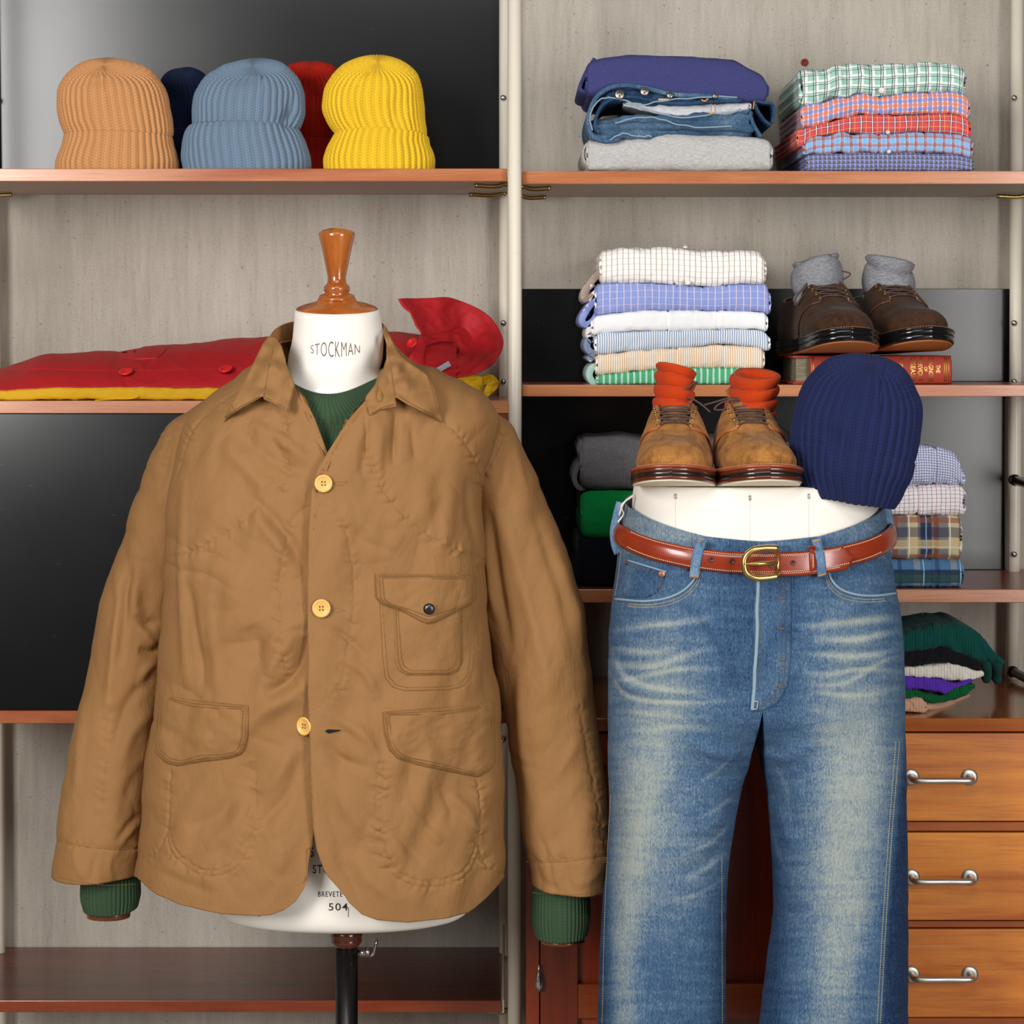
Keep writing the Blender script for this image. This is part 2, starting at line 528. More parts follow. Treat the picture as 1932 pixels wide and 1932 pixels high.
@cached
def m_cloth(name, hexc, rough=0.8, weave=900.0, bump=0.12, crease=0.25, crs=26.0, spec=0.3, var=0.05, sheen=0.0, mel=0.0, mel2=None, crumple=0.0):
    t = NT(name); P = t.geo(); c = srgb(hexc)
    n = t.noise(P, weave, 2, 0.6)
    cr = t.noise(P, crs, 4, 0.55, 0.8)
    rg = t.math('SUBTRACT', 1.0, t.math('MULTIPLY', t.math('ABSOLUTE', t.math('SUBTRACT', cr, 0.5)), 4.0), clamp=True)
    col = t.mix(t.noise(P, 14, 3), dk(c, 1 - var), dk(c, 1 + var))
    if mel: col = t.mix(t.math('MULTIPLY', t.maprange(t.noise(t.map(P, (160, 160, 900)), 1.0, 3, 0.7), 0.4, 0.6, 0, 1), mel), col, srgb(mel2))
    b1 = t.bump(rg, crease, 0.0016)
    if crumple:
        c1 = t.noise(t.map(P, (17, 17, 11), (0, 0.5, 0)), 1.0, 5, 0.55, 0.4); c2 = t.noise(t.map(P, (60, 60, 34), (0, -0.6, 0)), 1.0, 4, 0.6, 0.5)
        ms = t.maprange(t.noise(P, 6, 2), 0.42, 0.62, 0.25, 1.0)
        b1 = t.bump(t.math('MULTIPLY', c2, ms), crumple, 0.006, t.bump(c1, crumple, 0.012, b1))
    return t.out(col, rough, t.bump(n, bump, 0.0004, b1), spec=spec, sheen=sheen)

@cached
def m_plaid(name, base, stripes, rough=0.85, wob=0.0012, uvrot=0.0, brushed=0.0, cross=True):
    """stripes: (axis, period mm, offset mm, width mm, colour, strength)"""
    t = NT(name); uvn = t.n('ShaderNodeUVMap'); v0 = uvn.outputs[0]
    nz = t.n('ShaderNodeTexNoise'); t.l(t.geo(), nz.inputs['Vector']); nz.inputs['Scale'].default_value = 45
    dis = t.n('ShaderNodeVectorMath', operation='MULTIPLY_ADD'); t.l(nz.outputs['Color'], dis.inputs[0])
    dis.inputs[1].default_value = (wob * 2, wob * 2, 0); t.l(v0, dis.inputs[2])
    sx = t.n('ShaderNodeSeparateXYZ'); t.l(dis.outputs[0], sx.inputs[0])
    tw = t.math('FRACT', t.math('MULTIPLY', t.math('ADD', sx.outputs[0], sx.outputs[1]), 700.0))
    col = srgb(base); weave = t.noise(t.geo(), 1500, 1)
    for ax, per, off, wid, c, k in stripes:
        q = sx.outputs[0] if ax == 'u' else sx.outputs[1]
        f = t.math('FRACT', t.math('ADD', t.math('MULTIPLY', q, 1000.0 / per), off / per))
        m = t.math('MULTIPLY', t.math('LESS_THAN', f, wid / per), k)
        col = t.mix(m, col, srgb(c))
    col = t.mix(t.math('MULTIPLY', weave, 0.13), col, (0.02, 0.02, 0.025, 1) if brushed else (0.9, 0.9, 0.9, 1))
    cr = t.noise(t.geo(), 40, 3, 0.55, 0.6)
    return t.out(col, rough, t.bump(weave, 0.08, 0.0004, t.bump(cr, 0.25, 0.002)), spec=0.25, sheen=0.05 if brushed else 0)

@cached
def m_denim(name, dark='1f3a5f', mid='4a6f96', light='a9b7b8', attr=True, base_fade=0.4, ns=1.0):
    t = NT(name); P = t.geo()
    fine = t.noise(t.map(P, (900 * ns, 900 * ns, 300 * ns)), 1.0, 2, 0.65)
    slub = t.noise(t.map(P, (420 * ns, 420 * ns, 30 * ns)), 1.0, 3, 0.6)
    tw = t.n('ShaderNodeTexWave', wave_type='BANDS', bands_direction='X'); t.l(t.map(P, (1, 1, 1), (0, 0.9, 0)), tw.inputs[0])
    tw.inputs['Scale'].default_value = 260 * ns; tw.inputs['Distortion'].default_value = 1.2
    cl = t.noise(P, 22, 4, 0.6)
    if attr:
        fd = t.n('ShaderNodeAttribute', attribute_name='fade').outputs['Fac']
    else:
        fd = t.math('ADD', base_fade - 0.25, t.math('MULTIPLY', cl, 0.5))
    x = t.math('ADD', fd, t.math('MULTIPLY', t.math('SUBTRACT', fine, 0.5), 1.1))
    x = t.math('ADD', x, t.math('MULTIPLY', t.math('SUBTRACT', slub, 0.5), 0.34))
    x = t.math('ADD', x, t.math('MULTIPLY', t.math('SUBTRACT', tw.outputs[1], 0.5), 0.16))
    x = t.math('ADD', x, t.math('MULTIPLY', t.math('SUBTRACT', cl, 0.5), 0.16))
    col = t.ramp(x, [(0.0, srgb(dark)), (0.42, srgb(mid)), (0.95, srgb(light))])
    return t.out(col, 0.85, t.bump(x, 0.28, 0.0007), spec=0.2)

@cached
def m_suede(name, hexc, darkc):
    t = NT(name); P = t.geo()
    a = t.noise(P, 42, 4, 0.6, 0.8); f = t.noise(P, 1300, 2, 0.6); g = t.noise(t.map(P, (300, 120, 120)), 1.0, 3)
    x = t.math('ADD', t.math('MULTIPLY', a, 0.62), t.math('ADD', t.math('MULTIPLY', f, 0.2), t.math('MULTIPLY', g, 0.18)))
    col = t.ramp(x, [(0.34, srgb(darkc)), (0.56, srgb(hexc)), (0.8, dk(srgb(hexc), 1.2))])
    return t.out(col, 0.95, t.bump(f, 0.2, 0.0005), sheen=0.07, spec=0.1)

@cached
def m_leather(name, hexc, rough=0.28, var=0.3):
    t = NT(name); P = t.geo(); c = srgb(hexc)
    a = t.noise(P, 30, 4, 0.6); f = t.noise(P, 700, 2)
    return t.out(t.mix(a, dk(c, 1 - var), dk(c, 1 + var * 0.6)), rough, t.bump(f, 0.08, 0.0004), coat=0.35)

@cached
def m_pages(name):
    t = NT(name); P = t.geo()
    n = t.noise(t.map(P, (40, 40, 900)), 1.0, 3, 0.7)
    return t.out(t.ramp(n, [(0.3, srgb('4a4436')), (0.7, srgb('a09478'))]), 0.9, t.bump(n, 0.6, 0.001))

WOOD_EDGE = lambda: m_wood('teak_edge', '9c4a1e', 'd08c5c', 0.30, 1.0, coat=0.25)
WOOD_SHELF = lambda: m_wood('teak_shelf', '6a2c18', '97492a', 0.33, 1.0, coat=0.3)
WOOD_DARK = lambda: m_wood('mahogany_shelf', '45180d', '6e2c17', 0.30, 1.0, coat=0.35)
WOOD_ORANGE = lambda: m_wood('orange_teak', 'a0440a', 'f09a3a', 0.30, 0.8, figure=0.4, coat=0.3)
WOOD_RED = lambda: m_wood('red_teak', '5e1c06', 'a03c10', 0.33, 0.8, axis='z', coat=0.3)
CREAM = lambda: m_metalpaint('cream_enamel', 'e3dac8', 0.34)
# ------------------------------------------------------------------ the setting: wall, floor, shelving
SF, WALL = 3.55, 3.87            # depth of shelf fronts and of the wall
def zpx(py, d): return ZC - (py - CY) / F * d
def xpx(px, d): return (px - CX) / F * d

link('wall_back', MB().box(-2.6, 2.6, WALL, WALL + 0.12, 0, 3.2).mesh('wall_back'), m_wall('grey_linen_wall'), smooth=False, kind='structure')
link('floor', MB().box(-2.6, 2.6, -1.2, WALL, -0.1, 0).mesh('floor'), m_plain('floor_grey', '8d867c', 0.6), smooth=False, kind='structure')

# uprights of cream enamelled tube, one ladder frame per bay end
def upright(x_f, x_r, label, lean=0.0, zr=0.012):
    d_f, d_r = SF - 0.012, WALL - 0.035
    t = thing('shelf_upright', label, 'shelf post', (x_f, (d_f + d_r) / 2, 0), 'cream tube uprights of the shelving')
    zt = 2.35
    for nm, x, d, r in (('front_post', x_f, d_f, 0.0104), ('rear_post', x_r, d_r, 0.0098)):
        mb = MB()
        z0 = 0.012 if nm == 'front_post' else zr
        mb.tube([(x - lean * 0.6, d, z0), (x, d, 1.2), (x + lean, d, zt)], r, 20)
        link(nm, mb.mesh(nm), CREAM(), t)
        if z0 > 0.5: continue
        fb = MB(); fb.lathe([(0.022, 0), (0.022, 0.006), (0.014, 0.012), (0.0, 0.0121)], (x - lean * 0.6, d, 0.0), 20)
        link('foot', fb.mesh('foot'), m_metal('steel', 'b5b2ab', 0.3), t)
    for z in ((0.16, 2.2) if zr < 0.5 else (2.2,)):
        mb = MB(); mb.tube([(x_f, d_f, z), (x_r, d_r, z)], 0.0065, 12)
        link('crossbar', mb.mesh('crossbar'), CREAM(), t)
    for z in (1.9, 1.752, 1.535, 1.44, 1.16, 0.86):
        if z < zr: continue
        mb = MB(); mb.lathe([(0.0045, 0), (0.0045, 0.003), (0.003, 0.0045)], (x_r - 0.003, d_r - 0.0105, z), 12, M=Matrix.Rotation(math.pi / 2, 4, 'X'))
        link('screw', mb.mesh('screw'), m_metal('steel', 'b5b2ab', 0.3), t)
    return t
upright(xpx(971, SF), xpx(953, WALL), 'cream tube upright standing between the two shelf bays')
upright(-0.868, -0.8385, 'cream tube upright at the left end of the shelving', -0.014)
upright(0.872, xpx(1914, WALL - .035), 'cream tube upright at the right end of the shelving', 0.006, zr=zpx(1354, 3.44) + 0.0005)

def shelf(name, label, x0, x1, py_t, py_b, df, wood_e, wood_s, back=WALL - 0.004, brk=(), lip=0.0):
    z1, z0 = zpx(py_t, df), zpx(py_b, df)
    t = thing(name, label, 'shelf', ((x0 + x1) / 2, (df + back) / 2, z0), 'wooden shelf boards')
    link('board', MB().box(x0, x1, df + 0.004, back, z0, z1 - lip).mesh('board', 0.0008, 1), wood_s, t, smooth=False)
    link('front_edge', MB().box(x0, x1, df, df + 0.0042, z0, z1).mesh('front_edge', 0.0009, 2), wood_e, t, smooth=False)
    for (xa, xb, y, up) in brk:
        mb = MB(); z = z0 - 0.0045 - up
        pts = [(xa, y, z), (xa + (xb - xa) * 0.8, y, z), (xa + (xb - xa) * 0.93, y, z + 0.003), (xb, y, z + 0.012 if up else z)]
        mb.tube(crom(pts, 14), 0.0036, 10)
        link('bracket_pin', mb.mesh('bracket_pin'), m_metal('brass_rod', 'b9a06a', 0.28), t)
    return z1

XL, XR = -0.855, 0.862
xe = lambda px: xpx(px, SF)
Z_L1 = shelf('wall_shelf', 'teak shelf carrying the knitted beanies', XL, xe(956.5), 318, 342, SF, WOOD_EDGE(), m_plain('pale_underside', 'b5a798', 0.6),
             brk=((xe(895), xe(957), SF + 0.03, 0), (xpx(886, 3.83), xpx(955, 3.83), 3.80, 0), (xpx(30, 3.83), xpx(-40, 3.83), 3.80, 0)))
Z_R1 = shelf('wall_shelf', 'teak shelf carrying the plaid shirts and folded jeans', xe(985.5), XR, 322.5, 347, SF, WOOD_EDGE(), m_plain('pale_underside', 'b5a798', 0.6),
             brk=((xe(1040), xe(984), SF + 0.03, 0), (xpx(1030, 3.83), xpx(980, 3.83), 3.80, 0), (xpx(1873, 3.8), xpx(1935, 3.8), 3.77, 0)))
Z_R2 = shelf('wall_shelf', 'teak shelf carrying the striped shirts and brown shoes', xe(985.5), XR, 726, 748, SF, WOOD_EDGE(), WOOD_SHELF())
Z_R3 = shelf('wall_shelf', 'teak shelf carrying the folded knitwear and flannel shirts', xe(985.5), XR, 1112, 1137, SF, WOOD_EDGE(), WOOD_SHELF())
Z_L3 = shelf('wall_shelf', 'empty dark mahogany shelf near the foot of the picture', XL, xe(946), 1888, 1910, SF, m_wood('mahogany_edge', '6d240c', '9a4420', 0.28, 1.0, coat=0.4), WOOD_DARK(),
             brk=((xe(920), xe(958), SF + 0.02, 0),))

# cream side plates that hold the bottom shelf
for x, lab in ((xe(949), 'cream metal side plate at the right end of the empty dark shelf'), (XL - 0.006, 'cream metal side plate at the left end of the empty dark shelf')):
    V = []; 
    for xx in (x - 0.002, x + 0.002):
        V += [(xx, SF + 0.004, Z_L3 - 0.02), (xx, WALL - 0.06, Z_L3 - 0.02), (xx, WALL - 0.06, Z_L3 + 0.05), (xx, WALL - 0.08, Z_L3 + 0.05), (xx, SF + 0.03, Z_L3 + 0.004), (xx, SF + 0.004, Z_L3)]
    n = 6; fs = [tuple(range(n - 1, -1, -1)), tuple(range(n, 2 * n))] + [(i, (i + 1) % n, (i + 1) % n + n, i + n) for i in range(n)]
    link('shelf_side_plate', MB().add(V, fs).mesh('shelf_side_plate', 0.0006, 1), CREAM(), smooth=False, label=lab, cat='bracket', group='side plates of the bottom shelf')

# black boards behind the goods
def board(label, x0, x1, z0, z1, d, th, mat):
    link('back_panel', MB().box(x0, x1, d, d + th, z0, z1).mesh('back_panel', 0.0006, 1), mat, smooth=False, label=label, cat='panel', group='black laminate back panels')
BLK = m_black('black_laminate', 0.21)
board('glossy black panel behind the row of beanies', XL, xpx(941, WALL - 0.02), Z_L1 + 0.0005, 2.33, WALL - 0.02, 0.012, BLK)
board('black panel behind the striped shirts and brown shoes', xpx(985, WALL - 0.012), xpx(1912, WALL - 0.02), Z_R2 + 0.0005, zpx(545, WALL - 0.012), WALL - 0.012, 0.011, BLK)
board('black panel behind the folded knitwear and flannel shirts', xpx(985, WALL - 0.012), xpx(1898, WALL - 0.02), Z_R3 + 0.0005, zpx(748, SF) - 0.001, WALL - 0.012, 0.011, BLK)

# wall cabinet with a black flap door
cb = SF - 0.02
zt_, zb_ = zpx(756, cb), zpx(1365, cb)
t = thing('wall_cabinet', 'teak wall cabinet with a large black flap door behind the brown jacket', 'cabinet', (-0.43, 3.7, zb_))
x1c = xpx(959, cb); e = (27 / F) * cb
TS = m_wood('teak_cabinet_edge', '96431f', 'c4743f', 0.30, 1.0, coat=0.25)
link('top_board', MB().box(XL, x1c, cb, WALL - 0.004, zt_ - 0.019, zt_).mesh('top_board', 0.0008, 1), WOOD_EDGE(), t, smooth=False)
link('bottom_board', MB().box(XL, x1c, cb, WALL - 0.004, zb_, zb_ + 0.019).mesh('bottom_board', 0.0008, 1), WOOD_EDGE(), t, smooth=False)
sv = [(x1c, zt_ - 0.0), (x1c - 0.019, zt_ - 0.0192)]
for xx, nm in ((x1c - 0.019, 'side_board'), (XL, 'side_board')):
    link(nm, MB().box(xx, xx + 0.019, cb + 0.0005, WALL - 0.005, zb_ + 0.0195, zt_ - 0.0195).mesh(nm, 0.0008, 1), m_wood('red_side', '6e2a16', '94452a', 0.32, 1.0, axis='z', coat=0.2), t, smooth=False)
link('flap_door', MB().box(XL + 0.02, x1c - 0.0195, cb + 0.002, cb + 0.02, zb_ + 0.0197, zt_ - 0.0195).mesh('flap_door', 0.0008, 1), m_black('black_door', 0.19), t, smooth=False)
link('back_board', MB().box(XL + 0.02, x1c - 0.0195, WALL - 0.015, WALL - 0.006, zb_ + 0.0197, zt_ - 0.0195).mesh('back_board'), WOOD_RED(), t, smooth=False)
Z_L2 = zt_

# sideboard: door on the left, drawers on the right
sb = 3.44
z_top = zpx(1354, sb); xl, xr = xpx(993, sb), 0.858; bot = 0.10
t = thing('sideboard', 'orange teak sideboard with a panelled door and three drawers', 'sideboard', ((xl + xr) / 2, (sb + WALL) / 2, 0))
link('top_board', MB().box(xl, xr, sb - 0.006, WALL - 0.004, zpx(1379, sb), z_top).mesh('top_board', 0.001, 2), m_wood('orange_top', '8a3c10', 'c46f26', 0.16, 0.8, figure=0.6, coat=0.6, bumpk=0.03), t, smooth=False)
zc_ = zpx(1379, sb) - 0.0004
xd = xpx(1696, sb)                         # where door meets drawers
for xx, w in ((xl, 0.019), (xd - 0.014, 0.014), (xr - 0.019, 0.019)):
    link('upright_panel', MB().box(xx, xx + w, sb, WALL - 0.005, bot, zc_).mesh('upright_panel', 0.0006, 1), WOOD_RED(), t, smooth=False)
link('bottom_board', MB().box(xl + 0.0195, xr - 0.0195, sb + 0.002, WALL - 0.005, bot, bot + 0.018).mesh('bottom_board'), WOOD_RED(), t, smooth=False)
link('back_board', MB().box(xl + 0.0195, xr - 0.0195, WALL - 0.013, WALL - 0.006, bot + 0.0185, zc_).mesh('back_board'), WOOD_RED(), t, smooth=False)
for xx in (xl + 0.02, xr - 0.06):
    for y in (sb + 0.03, WALL - 0.07):
        link('leg', MB().tube([(xx + 0.02, y, 0), (xx + 0.02, y, bot)], [0.012, 0.019], 16).mesh('leg'), WOOD_RED(), t)
# door: rails, stiles and a recessed panel
dx0, dx1, dz0, dz1 = xl + 0.0205, xd - 0.0155, bot + 0.02, zc_ - 0.003
dr = link('door', MB().box(dx0, dx1, sb + 0.014, sb + 0.022, dz0, dz1).mesh('door'), m_wood('door_panel', '741f06', 'ac3f12', 0.30, 0.8, axis='z', coat=0.35), t, smooth=False)
rl = 0.047
for nm, a, b, c, d_ in (('stile', dx0, dx0 + 0.055, dz0, dz1), ('stile', dx1 - 0.055, dx1, dz0, dz1)):
    link(nm, MB().box(a, b, sb + 0.002, sb + 0.0138, c, d_).mesh(nm, 0.0012, 2), WOOD_RED(), dr, smooth=False)
zl = zpx(1858, sb)
for c, d_ in ((dz1 - rl, dz1), (zl - 0.05, zl), (dz0, dz0 + rl)):
    link('rail', MB().box(dx0 + 0.0552, dx1 - 0.0552, sb + 0.002, sb + 0.0138, c, d_).mesh('rail', 0.0012, 2), m_wood('rail_wood', '7a2c0c', 'ad4e18', 0.3, 0.8, coat=0.3), dr, smooth=False)
mb = MB(); c = W(1017, 1850, sb)
mb.lathe([(0.0, -0.015), (0.0035, -0.0135), (0.0055, -0.006), (0.0052, 0.004), (0.0028, 0.011), (0.0016, 0.016), (0.0014, 0.024), (0.0, 0.0245)], (c.x, sb - 0.006, c.z), 16, sy=0.6)
mb.tube([(c.x, sb + 0.003, c.z + 0.021), (c.x, sb - 0.006, c.z + 0.021)], 0.002, 8)
link('drop_pull', mb.mesh('drop_pull'), m_metal('nickel', 'c9c6c0', 0.22), dr)
# drawers with brushed bar handles
for k, (a, b, hy) in enumerate(((1383, 1549, 1466), (1571, 1736, 1655), (1753, 1919, 1838), (1938, 2104, 2020))):
    w = link('drawer', MB().box(xd + 0.001, xr - 0.0205, sb - 0.001, sb + 0.02, zpx(b, sb), zpx(a, sb)).mesh('drawer', 0.0013, 2), WOOD_ORANGE(), t, smooth=False)
    ctr = W(1773.5 + (1 if k else 0), hy, sb)
    if k == 3: ctr = W(1774, 2020, sb)
    mb = MB(); hw = 0.0425
    for s in (-1, 1):
        mb.lathe([(0.0, 0.0032), (0.0085, 0.0032), (0.0120, 0.0022), (0.0126, 0.0)], (ctr.x + s * hw, sb - 0.001, ctr.z), 28, M=Matrix.Rotation(math.pi / 2, 4, 'X'))
    y = sb - 0.03
    pth = [(ctr.x - hw, sb - 0.003, ctr.z), (ctr.x - hw, y + 0.008, ctr.z), (ctr.x - hw + 0.002, y + 0.002, ctr.z), (ctr.x - hw + 0.009, y, ctr.z), (ctr.x, y, ctr.z),
           (ctr.x + hw - 0.009, y, ctr.z), (ctr.x + hw - 0.002, y + 0.002, ctr.z), (ctr.x + hw, y + 0.008, ctr.z), (ctr.x + hw, sb - 0.003, ctr.z)]
    mb.tube(crom(pth, 40), 0.0045, 14)
    link('handle', mb.mesh('handle'), m_metal('brushed_steel', 'd6d2ca', 0.42, (30, 500, 500)), w, label='brushed steel bar handle')
    if k < 3:
        link('drawer_rail', MB().box(xd + 0.0005, xr - 0.02, sb + 0.003, sb + 0.022, zpx((1571, 1753, 1938)[k] - 2.5, sb), zpx(b + 2.5, sb)).mesh('drawer_rail', 0.0006, 1), m_wood('rail_orange', '7e350c', 'b8621f', 0.3, 0.8, coat=0.3), t, smooth=False)
Z_SB = z_top

# small fixtures on the wall
c = W(1518, 118, WALL)
mb = MB(); Mx = Matrix.Rotation(math.pi / 2, 4, 'X')
mb.lathe([(0.0062, 0), (0.0062, 0.0012), (0.0045, 0.0022), (0.0026, 0.0016), (0.0024, -0.004)], (c.x, WALL - 0.0004, c.z), 20, M=Mx)
link('wall_plug', mb.mesh('wall_plug'), m_plain('plug_red', '7e2a1c', 0.7), label='tiny red plastic wall plug above the plaid shirts', cat='wall plug')
for (pa, pb, d0, d1, lab) in (((1913, 905), (1950, 917), WALL - 0.04, 3.60, 'dark steel rod at the right edge beside the flannel shirts'),
                             ((1909, 1266), (1950, 1287), WALL - 0.04, 3.60, 'steel rod at the right edge above the sideboard')):
    a = W(pa[0], pa[1], d0); b = W(pb[0], pb[1], d0 - 0.1)
    mb = MB(); mb.tube([a, b, b + (b - a) * 2], 0.0075, 14); mb.tube([a + (a - b) * 0.02, a + (b - a) * 0.08], 0.0092, 14)
    link('steel_rod', mb.mesh('steel_rod'), m_metal('gunmetal', '6b675f', 0.3), label=lab, cat='rod', group='steel rods at the right edge')
# ------------------------------------------------------------------ knitted beanies
def rib_wave(th, n, sharp=0.6):
    return np.abs(np.cos(th * n / 2)) ** sharp

def beanie(label, crown, cuff, d, depth, hexc, nrib=48, amp=0.0037, seam_px=None, cuff_edge=6.0, zfloor=None, dents=(), M=None, group='ribbed beanies', pw=2.15, twist=0.0, skew=0.0, cuff_tilt=0.0, lean=38):
    """crown / cuff: rows (py, left, right); the cuff is the turned up band"""
    mat = m_knit('knit_' + hexc, hexc, strength=.34)
    wmax = max(r[2] - r[1] for r in crown) / F * d
    def rows(rr):
        out = []
        for r in rr:
            w = (r[2] - r[1]) / F * d
            h = depth / 2 * min(1.0, w / wmax) ** 0.9
            out.append((r[0], r[1], r[2], d, h, h, pw))
        return out
    L1, L2 = Loft(rows(crown)), Loft(rows(cuff))
    nth = nrib * 8
    th = ring(nth)
    t0 = thing('beanie', label, 'beanie', W((cuff[-1][1] + cuff[-1][2]) / 2, cuff[-1][0], d), group)
    mid = L1.P(np.zeros(1), np.array([0.5]))[0]
    def shape(L, nr, off, crownpart):
        t = np.linspace(0, 1, nr)
        tt, hh = np.meshgrid(t, th, indexing='ij')
        # the ribs run down from an apex that sits a little to one side
        hw = hh + twist * (1 - tt) * np.cos(hh)
        dpy = 0.0
        if not crownpart: dpy = -cuff_edge * np.cos(hh) * (1 - tt) ** 2 + cuff_tilt * np.sin(hh) * (1 - tt)
        P = L.P(hw, tt, dpy)
        N = gridnorm(P)
        w = np.linalg.norm(P[:, nth // 4] - P[:, 3 * nth // 4], axis=-1)[:, None] / wmax
        a = amp * np.clip(w * 1.25, 0.0, 1.0)
        disp = a * (rib_wave(hh, nrib) - 0.5) + off
        x, y = topx(P)
        disp = disp + 0.0022 * fbm(x / 42, y / 42, 3 + int(d * 1000) % 50, 2) * np.clip(w * 2, 0, 1)
        for (dx, dy, rx, ry, am) in dents:
            disp = disp + am * np.exp(-((x - dx) / rx) ** 2 - ((y - dy) / ry) ** 2) * (np.cos(hh) > -0.2)
        if crownpart and seam_px:
            ln = crom(seam_px, 20); dd, ar, tot, sd = polydist(x, y, ln)
            disp = disp - 0.0028 * np.exp(-(dd / 2.2) ** 2) * (np.cos(hh) > 0)
        else:
            disp = disp + 0.0022 * np.sin(np.clip(tt, 0.004, .996) * math.pi) ** 0.2 - 0.0015
        P = P + N * disp[..., None]
        if crownpart and lean:
            # the gathered tip of the crown leans towards the viewer
            ang = math.radians(lean) * sstep(0.62, 0.0, tt)
            cz = P[55, :, 2].mean(); cy = P[55, :, 1].mean()
            yy, zz = P[..., 1] - cy, P[..., 2] - cz
            P = np.stack([P[..., 0], cy + yy * np.cos(ang) - zz * np.sin(ang), cz + yy * np.sin(ang) + zz * np.cos(ang)], -1)
        v = np.r_[0, np.cumsum(np.linalg.norm(np.diff(P[:, nth // 2], axis=0), axis=1))][:, None] + 0 * hh
        uv = np.stack([hh * nrib / (2 * math.pi) + 0.0, v], -1)
        return P, uv
    parts = []
    P, uv = shape(L1, 110, 0.0, True); parts.append(('crown', P, uv))
    P, uv = shape(L2, 46, 0.0042, False)
    # roll the lower and upper edge inwards so the band has thickness
    c0 = P[:1].mean(1, keepdims=True); c1 = P[-1:].mean(1, keepdims=True)
    up = (P[:1] - c0) * 0.955 + c0 + np.array([0, 0, 0.0012]); dn = (P[-1:] - c1) * 0.93 + c1 + np.array([0, 0, 0.002])
    up2 = (P[:1] - c0) * 0.93 + c0 - np.array([0, 0, 0.008]); dn2 = (P[-1:] - c1) * 0.90 + c1 + np.array([0, 0, 0.014])
    P = np.concatenate([up2, up, P, dn, dn2]); uv = np.concatenate([uv[:1], uv[:1], uv, uv[-1:], uv[-1:]])
    parts.append(('cuff', P, uv))
    for nm, P, uv in parts:
        if M is not None: P = (P - mid) @ np.array(M).T + mid
        if zfloor is not None: P[..., 2] = np.maximum(P[..., 2], zfloor)
        link(nm, gridmesh(nm, P, uv, cap0=(nm == 'crown')), mat, t0)
    return t0

zf = Z_L1 + 0.0004
dB = 3.645
sub = lambda rr, dx=0, dy=0: [(a + dy, b + dx, c + dx) for a, b, c in rr]
G = 'ribbed beanies on the top shelf'
beanie('camel tan ribbed beanie at the left end of the top shelf',
       [(112, 200, 206), (114, 176, 226), (120, 155, 250), (132, 136, 278), (150, 121, 298), (172, 112, 311), (200, 110, 319), (228, 114, 324), (250, 124, 325), (264, 131, 320), (285, 135, 315)],
       [(259, 130, 319), (275, 127, 321), (295, 118, 326), (312, 112, 329), (327, 112, 329)], dB, 0.125, 'c58d5c', 46, seam_px=[(203, 112), (196, 124), (193, 142), (194, 164)], cuff_edge=6, zfloor=zf, group=G,
       dents=((232, 205, 40, 30, -0.004),), cuff_tilt=2)
beanie('navy blue ribbed beanie half hidden between the tan and blue grey beanies',
       [(127, 348, 352), (129, 332, 366), (136, 318, 380), (150, 308, 392), (175, 303, 398), (215, 303, 398), (250, 308, 394), (290, 312, 390)],
       [(250, 306, 396), (280, 302, 400), (305, 300, 402), (324, 300, 402)], 3.77, 0.07, '16233f', 36, zfloor=zf, group=G, cuff_edge=2)
beanie('blue grey ribbed beanie in the middle of the top shelf',
       [(115, 476, 484), (117, 455, 508), (124, 425, 535), (138, 400, 552), (158, 381, 565), (182, 369, 572), (210, 363, 573), (235, 365, 567), (250, 372, 558), (275, 378, 552)],
       [(243, 362, 555), (256, 355, 562), (275, 351, 570), (298, 351, 578), (314, 353, 580), (327, 354, 580)], dB, 0.13, '6f8296', 46, seam_px=[(497, 119), (495, 135), (493, 152), (491, 175)], cuff_edge=6, zfloor=zf, group=G,
       dents=((548, 218, 9, 26, -0.010), (535, 232, 8, 16, -0.006), (560, 200, 8, 30, 0.004)))
beanie('red ribbed beanie half hidden between the blue grey and yellow beanies',
       [(115, 584, 590), (117, 568, 606), (125, 548, 628), (140, 533, 642), (165, 527, 650), (205, 527, 650), (240, 532, 645), (280, 536, 640)],
       [(266, 530, 648), (285, 528, 650), (305, 527, 652), (324, 527, 652)], 3.77, 0.07, 'b52312', 40, zfloor=zf, group=G, cuff_edge=1, dents=((600, 195, 12, 40, -0.006),))
beanie('bright yellow ribbed beanie at the right end of the top shelf',
       [(108, 712, 718), (110, 690, 735), (116, 668, 754), (128, 645, 774), (148, 626, 789), (172, 615, 797), (200, 610, 799), (225, 616, 800), (245, 628, 803), (258, 640, 803), (268, 648, 798), (285, 652, 792)],
       [(256, 640, 802), (270, 632, 803), (290, 622, 810), (306, 618, 813), (327, 620, 813)], dB, 0.125, 'eabd2c', 44, seam_px=[(698, 111), (684, 130), (676, 152)], cuff_edge=8, zfloor=zf, group=G,
       dents=((668, 215, 10, 30, -0.006), (745, 215, 8, 40, -0.003), (770, 210, 10, 40, 0.003)), cuff_tilt=4)
